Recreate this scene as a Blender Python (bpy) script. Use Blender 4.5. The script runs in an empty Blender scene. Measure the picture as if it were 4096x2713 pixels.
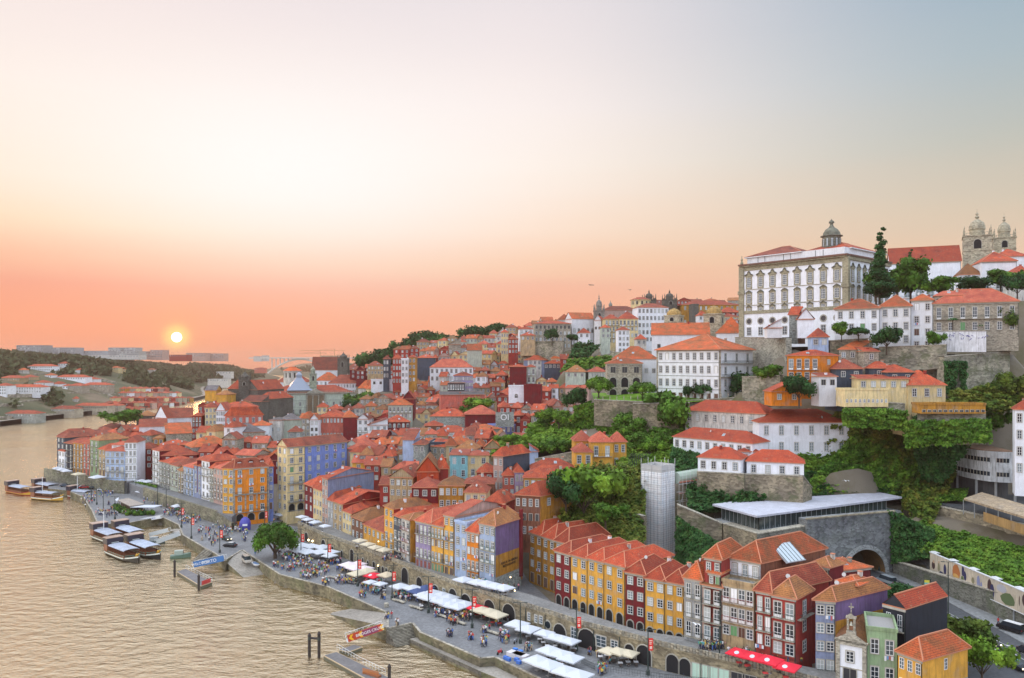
import bpy,math,random
import numpy as np
from mathutils import Vector,noise
random.seed(7)
R_=random.Random(11)
F,VH,CZ=773.0,361.0,62.0
scn=bpy.context.scene
COL=scn.collection
GROUND=[]
def zat(v,Y):return CZ-(v-VH)/F*Y
def yat(v,z):return(CZ-z)*F/(v-VH)
def xat(u,Y):return(u-512.0)/F*Y
def PT(u,v,z):
 Y=yat(v,z);return Vector((xat(u,Y),Y,z))
def PQ(u,v,Y):return Vector((xat(u,Y),Y,zat(v,Y)))
CR=[0,0,11.551]
def crop(ox,oy,s=11.551):CR[0],CR[1],CR[2]=ox,oy,s
def U(x):return CR[0]+x/CR[2]
def V(y):return CR[1]+y/CR[2]
MATS={}
def newmat(name):
 m=bpy.data.materials.new(name);m.use_nodes=True
 nt=m.node_tree;b=nt.nodes['Principled BSDF']
 return m,nt,b
def N(nt,t,**k):
 n=nt.nodes.new(t)
 for a,v in k.items():
  if a in n.inputs:n.inputs[a].default_value=v
  else:setattr(n,a,v)
 return n
def ramp(nt,fac,stops,interp='LINEAR'):
 r=nt.nodes.new('ShaderNodeValToRGB');r.color_ramp.interpolation=interp
 e=r.color_ramp.elements
 while len(e)<len(stops):e.new(0.5)
 for el,(p,c)in zip(e,stops):el.position=p;el.color=(*c,1)
 if fac is not None:nt.links.new(fac,r.inputs[0])
 return r
def mixc(nt,a,b,fac,mode='MIX'):
 m=nt.nodes.new('ShaderNodeMixRGB');m.blend_type=mode
 for i,s in((0,fac),(1,a),(2,b)):
  if isinstance(s,(int,float)):m.inputs[i].default_value=s
  elif isinstance(s,tuple):m.inputs[i].default_value=(*s,1)
  else:nt.links.new(s,m.inputs[i])
 return m.outputs[0]
def coord(nt,kind='Object',sc=(1,1,1)):
 t=nt.nodes.new('ShaderNodeTexCoord');m=nt.nodes.new('ShaderNodeMapping')
 m.inputs['Scale'].default_value=sc;nt.links.new(t.outputs[kind],m.inputs[0]);return m.outputs[0]
def noi(nt,co,sc,det=3,rough=.6):
 n=N(nt,'ShaderNodeTexNoise',Scale=sc,Detail=det,Roughness=rough);nt.links.new(co,n.inputs['Vector']);return n.outputs[0]
def vary(nt,o,lo,hi):
 oi=nt.nodes.new('ShaderNodeObjectInfo');r=ramp(nt,oi.outputs['Random'],[(0,(lo,lo*.97,lo*.95)),(.5,(.97,.97,.97)),(1,(hi,hi,hi*1.02))]);return mixc(nt,o,r.outputs[0],1.0,'MULTIPLY')
def mul(c,k):return tuple(min(1,x*k)for x in c)
def plain(name,c,rough=.6,metal=0,emit=0):
 if name in MATS:return MATS[name]
 m,nt,b=newmat(name)
 b.inputs['Base Color'].default_value=(*c,1);b.inputs['Roughness'].default_value=rough
 b.inputs['Metallic'].default_value=metal
 if emit:
  b.inputs['Emission Color'].default_value=(*c,1);b.inputs['Emission Strength'].default_value=emit
 MATS[name]=m;return m
def plaster(name,c,dirt=.35):
 if name in MATS:return MATS[name]
 m,nt,b=newmat(name);co=coord(nt)
 n1=noi(nt,co,.35,5);n2=noi(nt,coord(nt,sc=(2.5,2.5,.35)),.8,4)
 g_=sum(c)/3;r1=ramp(nt,n1,[(.33,mul(c,1.08)),(.52,mul(c,1-dirt*.25)),(.68,tuple((x*.62+g_*.30)for x in c))])
 r2=ramp(nt,n2,[(.45,(1,1,1)),(.72,(1-dirt*.7,1-dirt*.7,1-dirt*.72))])
 nt.links.new(vary(nt,mixc(nt,r1.outputs[0],r2.outputs[0],1.0,'MULTIPLY'),.86,1.06),b.inputs['Base Color'])
 b.inputs['Roughness'].default_value=.85
 MATS[name]=m;return m
def stone(name,c,sc=1.0,dirt=.5,green=0.0):
 if name in MATS:return MATS[name]
 m,nt,b=newmat(name);co=coord(nt,'Object',(1,1,1))
 v=N(nt,'ShaderNodeTexVoronoi',Scale=1.6*sc);v.feature='F1';nt.links.new(coord(nt,sc=(1,1,1.7)),v.inputs['Vector'])
 hs=nt.nodes.new('ShaderNodeSeparateColor');nt.links.new(v.outputs['Color'],hs.inputs[0])
 r1=ramp(nt,hs.outputs[0],[(0,mul(c,.62)),(.5,c),(1,mul(c,1.35))])
 n1=noi(nt,co,.18,5);r2=ramp(nt,n1,[(.38,(1,1,1)),(.66,(1-dirt,1-dirt,1-dirt*.9))])
 o=mixc(nt,r1.outputs[0],r2.outputs[0],1.0,'MULTIPLY')
 if green:
  n3=noi(nt,co,.25,6,.7);r3=ramp(nt,n3,[(.5,(0,0,0)),(.6,(1,1,1))])
  mm=nt.nodes.new('ShaderNodeMath');mm.operation='MULTIPLY';mm.inputs[1].default_value=green
  nt.links.new(r3.outputs[0],mm.inputs[0]);o=mixc(nt,o,(.06,.09,.025),mm.outputs[0])
 nt.links.new(o,b.inputs['Base Color']);b.inputs['Roughness'].default_value=.9
 bm=N(nt,'ShaderNodeBump',Strength=.6,Distance=.15);nt.links.new(v.outputs['Distance'],bm.inputs['Height']);nt.links.new(bm.outputs[0],b.inputs['Normal'])
 MATS[name]=m;return m
def tiles(name,c,c2,c3=None):
 """clay pan tiles: uv is in metres, u along the eave, v up the slope"""
 if name in MATS:return MATS[name]
 m,nt,b=newmat(name);uv=coord(nt,'UV');ob=coord(nt,'Object')
 n1=noi(nt,ob,.35,5,.65);n2=noi(nt,uv,3.2,2)
 r1=ramp(nt,n1,[(.30,mul(c,1.12)),(.45,mul(c,.86)),(.58,c2),(.72,mul(c2,.62))])
 r2=ramp(nt,n2,[(.36,(.55,.5,.5)),(.5,(1,1,1)),(.66,(1.0,1.0,1.0)),(.8,(1.35,1.3,1.25))])
 o=mixc(nt,r1.outputs[0],r2.outputs[0],.85,'MULTIPLY')
 w=N(nt,'ShaderNodeTexWave',Scale=.85,Distortion=.6,Detail=1);w.bands_direction='Y';nt.links.new(uv,w.inputs['Vector'])
 rw=ramp(nt,w.outputs[0],[(.0,(.42,.38,.36)),(.35,(1,1,1))])
 o=mixc(nt,o,rw.outputs[0],.75,'MULTIPLY')
 n4=noi(nt,ob,1.1,4,.8);r4=ramp(nt,n4,[(.59,(0,0,0)),(.70,(1,1,1))])
 o=vary(nt,mixc(nt,o,c3 or(.30,.22,.13),r4.outputs[0]),.62,1.2)
 nt.links.new(o,b.inputs['Base Color']);b.inputs['Roughness'].default_value=.8
 w2=N(nt,'ShaderNodeTexWave',Scale=1.5,Distortion=.2);w2.bands_direction='X';nt.links.new(uv,w2.inputs['Vector'])
 bm=N(nt,'ShaderNodeBump',Strength=.5,Distance=.08);nt.links.new(w2.outputs[0],bm.inputs['Height']);nt.links.new(bm.outputs[0],b.inputs['Normal'])
 MATS[name]=m;return m
def leafmat(name,c1,c2,c3):
 if name in MATS:return MATS[name]
 m,nt,b=newmat(name)
 n1=noi(nt,coord(nt),.28,4,.7);r1=ramp(nt,n1,[(.35,c1),(.52,c2),(.68,c3)])
 n2=noi(nt,coord(nt),2.3,2,.7);r2=ramp(nt,n2,[(.35,(.5,.5,.5)),(.65,(1.3,1.3,1.3))])
 nt.links.new(mixc(nt,r1.outputs[0],r2.outputs[0],1.,'MULTIPLY'),b.inputs['Base Color'])
 b.inputs['Roughness'].default_value=.75;b.inputs['Specular IOR Level'].default_value=.2
 MATS[name]=m;return m
WALLC=dict(white=(.80,.82,.86),offwhite=(.70,.68,.63),cream=(.78,.62,.32),yellow=(.76,.39,.055),ochre=(.54,.255,.03),orange=(.84,.26,.012),darkred=(.19,.010,.014),brick=(.37,.04,.028),pink=(.58,.145,.10),lilac=(.36,.30,.50),blue=(.19,.27,.62),ltblue=(.42,.54,.76),teal=(.25,.56,.62),grey=(.42,.43,.44),slate=(.07,.09,.125),black=(.025,.03,.045),stone=(.36,.32,.25),tan=(.52,.38,.21),green=(.30,.43,.24),purple=(.19,.12,.26),brown=(.20,.09,.05),redor=(.48,.06,.015),greyblue=(.25,.30,.45),stonegrey=(.30,.32,.29),darkstone=(.13,.12,.10),concrete=(.50,.50,.48),rust=(.26,.10,.055),palegreen=(.52,.58,.48),rosy=(.55,.36,.30))
def wallm(c):
 if c=='white':return plaster('wall_white',WALLC[c],.2)
 if c in('stone','stonegrey','darkstone'):return stone('wall_'+c,WALLC[c],1.2,.3)
 return plaster('wall_'+c,WALLC[c],.8 if c in('concrete','tan','ochre','rust','grey','offwhite')else.52)
ROOFC=dict(r=((.54,.085,.024),(.33,.05,.02)),o=((.60,.115,.025),(.34,.10,.026)),p=((.58,.125,.06),(.42,.075,.04)),d=((.34,.07,.03),(.22,.045,.022)),b=((.42,.17,.05),(.27,.11,.04)),g=((.17,.15,.15),(.11,.10,.10)),f=((.50,.07,.02),(.38,.052,.018)))
def roofm(c):return tiles('roof_tiles_'+c,*ROOFC[c])
STONE=stone('granite_trim',(.38,.35,.28),1.5,.25)
TRIM=plaster('window_surround_stone',(.42,.40,.34),.3)
WHITE=plain('white_paint',(.82,.83,.84),.5)
def glass(name,c,r=.12):
 m,nt,b=newmat(name);b.inputs['Base Color'].default_value=(*c,1);b.inputs['Roughness'].default_value=r;b.inputs['Specular IOR Level'].default_value=.7;MATS[name]=m;return m
GL=[glass('glass_dark',(.02,.03,.04)),glass('glass_mid',(.06,.085,.10)),glass('glass_curtain',(.42,.45,.44),.3),glass('glass_grey',(.20,.25,.27),.2)]
IRON=plain('dark_iron',(.03,.045,.04),.5)
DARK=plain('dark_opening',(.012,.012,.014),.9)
class MB:
 def __init__(s):s.v,s.f,s.m,s.uv=[],[],[],[]
 def face(s,pts,mi=0,uv=None):
  b=len(s.v);s.v.extend([tuple(p)for p in pts]);s.f.append(tuple(range(b,b+len(pts))));s.m.append(mi);s.uv.append(uv)
 def slope(s,pts,mi=0):
  p=[Vector(q)for q in pts];e=(p[1]-p[0]).normalized();n=e.cross(p[2]-p[0]).normalized();up=n.cross(e)
  o=p[0].x*3.1+p[0].y*1.7
  s.face(p,mi,[((q-p[0]).dot(e)+o,(q-p[0]).dot(up))for q in p])
 def box(s,x0,x1,y0,y1,z0,z1,mi=0,top=None):
  a=[(x0,y0),(x1,y0),(x1,y1),(x0,y1)];s.prism(a,z0,z1,mi,top)
 def prism(s,poly,z0,z1,mi=0,top=None,cap=True):
  n=len(poly)
  for i in range(n):
   a,b=poly[i],poly[(i+1)%n]
   s.face([(a[0],a[1],z0),(b[0],b[1],z0),(b[0],b[1],z1),(a[0],a[1],z1)],mi)
  if cap:
   s.face([(p[0],p[1],z1)for p in poly],mi if top is None else top)
   s.face([(p[0],p[1],z0)for p in reversed(poly)],mi)
 def tube(s,p,q,r,n=6,mi=0,r2=None,cap=True):
  p,q=Vector(p),Vector(q);d=(q-p).normalized();a=d.orthogonal().normalized();b=d.cross(a);r2=r if r2 is None else r2
  A=[p+(a*math.cos(t)+b*math.sin(t))*r for t in[2*math.pi*i/n for i in range(n)]]
  B=[q+(a*math.cos(t)+b*math.sin(t))*r2 for t in[2*math.pi*i/n for i in range(n)]]
  for i in range(n):j=(i+1)%n;s.face([A[i],A[j],B[j],B[i]],mi)
  if cap:
   s.face(list(reversed(A)),mi)
   if r2>.001:s.face(B,mi)
 def lathe(s,prof,c=(0,0),n=12,mi=0,sx=1,sy=1,rot=0):
  rings=[]
  for r,z in prof:
   rings.append([(c[0]+r*sx*math.cos(2*math.pi*(i+.5)/n+rot),c[1]+r*sy*math.sin(2*math.pi*(i+.5)/n+rot),z)for i in range(n)])
  for a,b in zip(rings,rings[1:]):
   for i in range(n):j=(i+1)%n;s.face([a[i],a[j],b[j],b[i]],mi)
  s.face(list(reversed(rings[0])),mi);s.face(rings[-1],mi)
 def xf(s,M):
  s.v=[tuple(M@Vector(p))for p in s.v];return s
 def mesh(s,name,mats):
  me=bpy.data.meshes.new(name);me.from_pydata(s.v,[],s.f)
  for m in(mats if isinstance(mats,(list,tuple))else[mats]):me.materials.append(m)
  if any(s.m):me.polygons.foreach_set('material_index',s.m)
  if any(u is not None for u in s.uv):
   l=me.uv_layers.new(name='UVMap');flat=[]
   for f,u in zip(s.f,s.uv):
    if u is None:flat.extend([0.0]*(2*len(f)))
    else:
     for a in u:flat.extend(a)
   l.data.foreach_set('uv',flat)
  me.update();return me
 def build(s,name,mats,parent=None,loc=None,rz=0):
  return put(name,s.mesh(name,mats),parent,loc,rz)
def textmesh(body,size,ext=.01,mat=None):
 c=bpy.data.curves.new('t','FONT');c.body=body;c.size=size;c.extrude=ext;c.align_x='CENTER';o=bpy.data.objects.new('t',c);COL.objects.link(o)
 dg=bpy.context.evaluated_depsgraph_get();me=bpy.data.meshes.new_from_object(o.evaluated_get(dg));bpy.data.objects.remove(o);me.materials.clear();me.materials.append(mat);return me
def put(name,me,parent=None,loc=None,rz=0,sc=None):
 o=bpy.data.objects.new(name,me);COL.objects.link(o)
 if parent is not None:o.parent=parent
 if loc is not None:o.location=loc
 if rz:o.rotation_euler=(0,0,rz)
 if sc is not None:o.scale=sc
 return o
LABELS={}
def tag(o,label=None,cat=None,group=None,kind=None):
 if label:o['label']=label
 if cat:o['category']=cat
 if group:o['group']=group
 if kind:o['kind']=kind
 return o
def thing(name,label,cat,loc=(0,0,0),rz=0,group=None):
 o=bpy.data.objects.new(name,None);COL.objects.link(o);o.location=loc;o.rotation_euler=(0,0,rz);o.empty_display_size=.5
 return tag(o,label,cat,group)
def copy_tree(o,loc,rz=0,label=None,group=None,sc=None,mats=None):
 r=o.copy();COL.objects.link(r);r.location=loc;r.rotation_euler=(0,0,rz)
 if sc is not None:r.scale=sc
 if label:r['label']=label
 if group:r['group']=group
 for ch in o.children:
  c=ch.copy();COL.objects.link(c);c.parent=r
  for g in ch.children:
   d=g.copy();COL.objects.link(d);d.parent=c
 return r
def paint(o,slot,mat):
 o.material_slots[slot].link='OBJECT';o.material_slots[slot].material=mat
WC={}
def rnd(x):return round(x*5)/5
def win_mesh(kind,w,h,g=1,sur=True,fr=WHITE):
 w=max(.4,rnd(w));h=max(.4,rnd(h));key=(kind,w,h,g,sur,fr.name)
 if key in WC:return WC[key]
 m=MB();p=MB();t=.14 if sur else.0
 if kind in('w','s','b'):
  if sur:
   m.box(-w/2-t,-w/2,-.1,.02,-t,h+t,0);m.box(w/2,w/2+t,-.1,.02,-t,h+t,0)
   m.box(-w/2,w/2,-.1,.02,h,h+t*1.3,0);m.box(-w/2,w/2,-.14,.02,-t,0,0)
  f=.07
  m.box(-w/2,-w/2+f,-.06,.02,0,h,1);m.box(w/2-f,w/2,-.06,.02,0,h,1);m.box(-w/2+f,w/2-f,-.06,.02,h-f,h,1);m.box(-w/2+f,w/2-f,-.06,.02,0,f if kind!='b' else.5,1)
  m.box(-.035,.035,-.055,.02,f,h-f,1)
  rows=2 if h<1.3 else 3
  for i in range(1,rows):m.box(-w/2+f,w/2-f,-.053,.02,h*i/rows-.03,h*i/rows+.03,1)
  p.face([(-w/2+f,-.03,f),(w/2-f,-.03,f),(w/2-f,-.03,h-f),(-w/2+f,-.03,h-f)])
 elif kind=='d':
  if sur:m.box(-w/2-t,-w/2,-.1,.02,0,h+t,0);m.box(w/2,w/2+t,-.1,.02,0,h+t,0);m.box(-w/2,w/2,-.1,.02,h,h+t,0)
  m.box(-w/2,w/2,-.04,.02,0,h,1);m.box(-.03,.03,-.06,.02,0,h,0)
  p=None
 elif kind in('a','A'):
  n=8;r=w/2;hh=max(h-r,.1);o=[(-r,0),(-r,hh)]+[(-r*math.cos(math.pi*i/n),hh+r*math.sin(math.pi*i/n))for i in range(1,n)]+[(r,hh),(r,0)]
  k=(r+t*1.6)/r
  oo=[(-r*k,0),(-r*k,hh)]+[(-r*k*math.cos(math.pi*i/n),hh+r*k*math.sin(math.pi*i/n))for i in range(1,n)]+[(r*k,hh),(r*k,0)]
  for i in range(len(o)-1):
   a,b,c,d=oo[i],oo[i+1],o[i+1],o[i]
   m.face([(a[0],-.12,a[1]),(b[0],-.12,b[1]),(c[0],-.12,c[1]),(d[0],-.12,d[1])][::-1],0)
   m.face([(a[0],.02,a[1]),(b[0],.02,b[1]),(b[0],-.12,b[1]),(a[0],-.12,a[1])][::-1],0)
   m.face([(d[0],-.12,d[1]),(c[0],-.12,c[1]),(c[0],.0,c[1]),(d[0],.0,d[1])][::-1],0)
  p.face([(x,-.03,z)for x,z in o][::-1])
  if kind=='A':m.box(-.04,.04,-.06,0,0,h-.05,1);m.box(-r,r,-.06,0,hh-.05,hh+.05,1)
 elif kind=='o':
  n=12;r=w/2
  for i in range(n):
   a,b=2*math.pi*i/n,2*math.pi*(i+1)/n
   q=[(r*1.45*math.cos(a),-.1,r+r*1.45*math.sin(a)),(r*1.45*math.cos(b),-.1,r+r*1.45*math.sin(b)),(r*math.cos(b),-.1,r+r*math.sin(b)),(r*math.cos(a),-.1,r+r*math.sin(a))]
   m.face(q,0)
  p.face([(r*math.cos(2*math.pi*i/n),-.05,r+r*math.sin(2*math.pi*i/n))for i in range(n)])
 wm=m.mesh('window',[TRIM,fr])if m.f else None
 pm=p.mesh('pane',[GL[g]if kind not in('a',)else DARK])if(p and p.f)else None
 both=MB()
 if wm:both.v,both.f,both.m=list(m.v),list(m.f),list(m.m)
 if pm:
  for f in p.f:both.face([p.v[i]for i in f],2)
 both.uv=[None]*len(both.f)
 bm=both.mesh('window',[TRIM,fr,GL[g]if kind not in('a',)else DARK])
 WC[key]=(wm,pm,bm);return WC[key]
def add_window(parent,kind,x,y,z,rz,w,h,near,g=1,sur=True,fr=WHITE,name=None):
 wm,pm,bm=win_mesh(kind,w,h,g,sur,fr)
 nm=name or{'d':'door','a':'arch'}.get(kind,'window')
 if near and pm is not None and wm is not None:
  o=put(nm,wm,parent,(x,y,z),rz);put('pane',pm,o)
 else:o=put(nm,bm,parent,(x,y,z),rz)
 return o
DOORC={'d':plain('door_brown',(.10,.04,.025),.6),'r':plain('door_red',(.30,.03,.03),.6),'g':plain('door_green',(.12,.30,.12),.6),'k':plain('door_dark',(.03,.03,.035),.6),'e':plain('door_teal_green',(.45,.62,.50),.6)}
def balcony(parent,x0,x1,y,z,rz,origin,near,col=IRON,slab=STONE,dep=.7):
 m=MB();m.box(0,x1-x0,-dep,0,-.12,0,0)
 L=x1-x0;m.box(0,L,-dep,-dep+.04,.92,.98,1);m.box(0,.04,-dep+.04,0,.92,.98,1);m.box(L-.04,L,-dep+.04,0,.92,.98,1)
 n=max(2,int(L/(.28 if near else.5)))
 for i in range(n+1):
  xx=min(L-.03,L*i/n);m.box(xx,xx+.035,-dep+.002,-dep+.037,0,.92,1)
 ob=m.build('balcony',[slab,col],parent,origin,rz);return ob
WAVE=1.7
UPC=(2.2,2.4,2.75)
BKC=(1.35,1.55,1.85)
LFC=(2.6,2.6,2.65)
SUNE=0.6
HAZE=0.0001
RIDGE=plain('ridge_tile',(.50,.20,.11),.8)
def wall_strip(m,a,b,z0,z1,mi=0):m.face([(a[0],a[1],z0),(b[0],b[1],z0),(b[0],b[1],z1),(a[0],a[1],z1)],mi)
def roof_on(m,w,B,h,kind,rh,near,ov=.4,th=.22):
 """roof over the parallelogram O,(w,0),(w,0)+B,B at height h; returns gable triangles for the wall"""
 bl=math.hypot(B[0],B[1]);bx,by=B[0]/bl,B[1]/bl
 def q(s,t,z):return Vector((s+bx*t,by*t,z))
 gab=[];x0,x1,t0,t1=-ov,w+ov,-ov,bl+ov;rid=[]
 c=[q(x0,t0,h),q(x1,t0,h),q(x1,t1,h),q(x0,t1,h)]
 if kind in('hip','pyr'):
  if w>=bl:i=min(bl/2+ov,w/2+ov-.05);a,b=q(x0+i,bl/2,h+rh),q(x1-i,bl/2,h+rh)
  else:i=min(w/2+ov,bl/2+ov-.05);a,b=q(w/2,t0+i,h+rh),q(w/2,t1-i,h+rh)
  if w>=bl:
   m.slope([c[0],c[1],b,a]);m.slope([c[1],c[2],b]);m.slope([c[2],c[3],a,b]);m.slope([c[3],c[0],a]);rid=[(c[0],a),(c[1],b),(a,b),(c[3],a),(c[2],b)]
  else:
   m.slope([c[0],c[1],a]);m.slope([c[1],c[2],b,a]);m.slope([c[2],c[3],b]);m.slope([c[3],c[0],a,b]);rid=[(c[0],a),(c[1],a),(a,b),(c[2],b),(c[3],b)]
 elif kind=='gx':
  a,b=q(x0,bl/2,h+rh),q(x1,bl/2,h+rh);m.slope([c[0],c[1],b,a]);m.slope([c[2],c[3],a,b]);rid=[(a,b)]
  k=rh*(bl/2)/(bl/2+ov);e=rh-k
  gab=[[q(w,0,h-.01),q(w,bl,h-.01),q(w,bl/2,h+rh-.05)],[q(0,bl,h-.01),q(0,0,h-.01),q(0,bl/2,h+rh-.05)]]
 elif kind=='gy':
  a,b=q(w/2,t0,h+rh),q(w/2,t1,h+rh);m.slope([c[1],c[2],b,a]);m.slope([c[3],c[0],a,b]);rid=[(a,b)]
  gab=[[q(0,0,h-.01),q(w,0,h-.01),q(w/2,0,h+rh-.05)],[q(w,bl,h-.01),q(0,bl,h-.01),q(w/2,bl,h+rh-.05)]]
 elif kind=='shed':
  a,b=q(x0,t1,h+rh),q(x1,t1,h+rh);m.slope([c[0],c[1],b,a])
  gab=[[q(w,0,h-.01),q(w,bl,h-.01),q(w,bl,h+rh-.05)],[q(0,bl,h-.01),q(0,0,h-.01),q(0,bl,h+rh-.05)],[q(w,bl,h),q(0,bl,h),q(0,bl,h+rh-.05),q(w,bl,h+rh-.05)]]
 elif kind=='shedl':
  a,b=q(x0,t0,h+rh),q(x0,t1,h+rh);m.slope([c[1],c[2],b,a])
  gab=[[q(0,0,h-.01),q(w,0,h-.01),q(0,0,h+rh-.05)],[q(w,bl,h),q(0,bl,h),q(0,bl,h+rh-.05)],[q(0,bl,h),q(0,0,h),q(0,0,h+rh-.05),q(0,bl,h+rh-.05)]]
 elif kind=='shedr':
  a,b=q(x1,t0,h+rh),q(x1,t1,h+rh);m.slope([c[3],c[0],a,b])
  gab=[[q(0,0,h-.01),q(w,0,h-.01),q(w,0,h+rh-.05)],[q(w,bl,h),q(0,bl,h),q(w,bl,h+rh-.05)],[q(w,0,h),q(w,bl,h),q(w,bl,h+rh-.05),q(w,0,h+rh-.05)]]
 elif kind=='flat':
  m.face([q(0,0,h-.25),q(w,0,h-.25),q(w,bl,h-.25),q(0,bl,h-.25)],0)
  for(s0,s1,ta,tb)in((-.15,w+.15,-.15,.15),(-.15,w+.15,bl-.15,bl+.15),(-.15,.15,.15,bl-.15),(w-.15,w+.15,.15,bl-.15)):
   P4=[q(s0,ta,0),q(s1,ta,0),q(s1,tb,0),q(s0,tb,0)]
   m.prism([(p.x,p.y)for p in P4],h-.25,h+.35,1)
  return gab
 lo=[Vector((p.x,p.y,p.z-th))for p in c]
 if kind in('hip','pyr'):
  for i in range(4):m.face([lo[i],lo[(i+1)%4],c[(i+1)%4],c[i]],1)
 m.face(list(reversed(lo)),1)
 if kind in('gx','gy','shed','shedl','shedr'):
  for i in range(4):
   m.face([lo[i],lo[(i+1)%4],c[(i+1)%4],c[i]],1)
 if near:
  for a,b in rid:m.tube(a,b,.13,4,1,cap=False)
 return gab
def bld(label,uL,vL,uR,vR,Y,h=12,d=10,col='white',roof='hip',rh=2.4,rc='r',wf='',nc=3,ws='',ns=2,side='R',cs=None,bk=None,ang=None,fh=3.1,name='house',cat='house',group=None,near=None,zones=None,top=.35,bcol=IRON,door='d',ww=None,sur=True,zb=None,ov=.4,quoin=False,band=False,clutter=None,glz=None,wr=None,g0=True,cz=None):
 zE=zat(vL,Y)
 xL=xat(uL,Y)
 if ang is None:
  YR=(CZ-zE)*F/(vR-VH);xR=xat(uR,YR)
 else:
  a=math.radians(ang);k=(uR-512)/F;t=(k*Y-xL)/(math.cos(a)-k*math.sin(a));xR=xL+t*math.cos(a);YR=Y+t*math.sin(a)
 w=math.hypot(xR-xL,YR-Y);A=math.atan2(YR-Y,xR-xL);ca,sa=math.cos(A),math.sin(A)
 if zb is not None:h=zE-zb
 if bk:
  Yb=(CZ-zE)*F/(bk[1]-VH)if len(bk)<3 or isinstance(bk[2],str)else bk[2];xb=xat(bk[0],Yb)
  s=bk[-1]if isinstance(bk[-1],str)else 'R'
  dx,dy=(xb-xR,Yb-YR)if s=='R' else(xb-xL,Yb-Y)
  B=(dx*ca+dy*sa,-dx*sa+dy*ca)
  if B[1]<2:B=(B[0],2.0)
 else:B=(0,d)
 near=(Y<215)if near is None else near
 if w>45 or math.hypot(*B)>40 or abs(math.degrees(A))>62:print('ODD',label,round(w),round(math.hypot(*B)),round(math.degrees(A)))
 if not 4<=len(label.split())<=16:print('LABEL',label)
 z0=zE-h
 root=thing(name,label,cat,(xL,Y,z0),A,group)
 bl=math.hypot(*B)
 m=MB();c4=[(0,0),(w,0),(w+B[0],B[1]),(B[0],B[1])]
 mats=[wallm(col)]
 def mi(c):
  mt=wallm(c)
  if mt not in mats:mats.append(mt)
  return mats.index(mt)
 sub=-4 if g0 else 0
 for i in range(4):
  a,b=c4[i],c4[(i+1)%4]
  z_=zones if(zones and i==(1 if side=='R' else 3))else None
  if z_:
   zt=h
   for fr,c in z_:
    zz=h*(1-fr)if fr<1 else sub;wall_strip(m,a,b,zz,zt,mi(c));zt=zz
  else:wall_strip(m,a,b,sub,h,mi(cs)if(cs and i==(1 if side=='R' else 3))else 0)
 r=MB();gab=roof_on(r,w,B,h,roof,rh,near,ov)
 for g in gab:m.face(g,mi(cs)if(cs and roof in('gx','shed'))else 0)
 if band:
  nb=int(h/fh)
  for i in range(1,nb+1):
   zz=h-top*.3-i*fh
   if zz>.5:m.box(-.02,w+.02,-.1,.0,zz,zz+.22,mi('stonegrey'))
 if quoin:
  for x in(0,w):m.box(x-.35,x+.35,-.09,.25,0,h,mi('stone'))
 wall=m.build('wall',mats,root)
 rmat=[roofm(rc)if roof!='flat' else plain('flat_roof',(.30,.29,.28),.9),RIDGE if roof!='flat' else wallm(col)]
 rf=r.build('roof',rmat,root)
 if near and roof!='flat' and h>6:
  c=MB();c.box(-.05,w+.05,-.22,0,h-.62,h-.24);c.build('cornice',[TRIM],root)
  c=MB();c.tube((w-.12,-.12,.2),(w-.12,-.12,h-.65),.07,5);c.build('drain_pipe',[IRON],root)
 rr=random.Random(int(uL*131+vL*17))
 def openings(spec,n,x0,y0,L,rz,cs_,sn_):
  if not spec or n<1 or L<1.5:return
  bay=L/n
  if bay<1.1:n=max(1,int(L/1.1));bay=L/n
  for r_i,ch in enumerate(spec):
   if ch in '.':continue
   ztop=h-top-r_i*fh;zbot=ztop-fh
   if zbot<-1:break
   wd=ww or min(1.15,bay*.5)
   for c_i in range(n):
    s=(c_i+.5)*bay;X_,Y_=x0+cs_*s,y0+sn_*s
    gg=glz if glz is not None else rr.choice((0,0,0,1,1,2,3))
    if near and ch in 'wb' and rr.random()<.1:
     add_window(root,'d',X_,Y_,zbot+(fh*.3 if ch=='w' else.12),rz,wd,fh*(.52 if ch=='w' else.74),near,0,sur,rr.choice((WHITE,DOORC['g'],DOORC['d'],WHITE)),'window')
    elif ch=='w':add_window(root,'w',X_,Y_,zbot+fh*.3,rz,wd,fh*.52,near,gg,sur)
    elif ch=='s':add_window(root,'w',X_,Y_,zbot+fh*.42,rz,wd*.9,fh*.34,near,gg,sur)
    elif ch in 'bB':add_window(root,'b',X_,Y_,zbot+.12,rz,wd,fh*.74,near,gg,sur)
    elif ch=='a':add_window(root,'a',X_,Y_,zbot+.1,rz,min(bay*.62,2.6),fh*.82,near,0)
    elif ch=='A':add_window(root,'A',X_,Y_,zbot+fh*.25,rz,wd,fh*.58,near,gg)
    elif ch=='o':add_window(root,'o',X_,Y_,zbot+fh*.3,rz,.9,.9,near,0)
    elif ch=='k':add_window(root,'d',X_,Y_,zbot+fh*.25,rz,wd,fh*.5,near,0,True,DOORC['k'],'window')
    elif ch in 'dge':add_window(root,'d',X_,Y_,zbot,rz,wd*1.05,fh*.78,near,0,True,DOORC[door if ch=='d' else ch])
   if near and ch in 'wb' and n>1 and rr.random()<.16:
    s=(rr.randrange(n)+.5)*bay;c=MB();x_=-.8
    for k in range(4):ww_=rr.uniform(.25,.45);c.box(x_,x_+ww_,-.34,-.31,rr.uniform(-.9,-.5),0,k%3);x_+=ww_+.05
    c.build('laundry',[MATS.get('cl0')or plain('cl0',(.7,.7,.74)),plain('cl1',(.15,.3,.55)),plain('cl2',(.5,.12,.12))],root,(x0+cs_*s,y0+sn_*s,zbot+fh*.28),rz)
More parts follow.
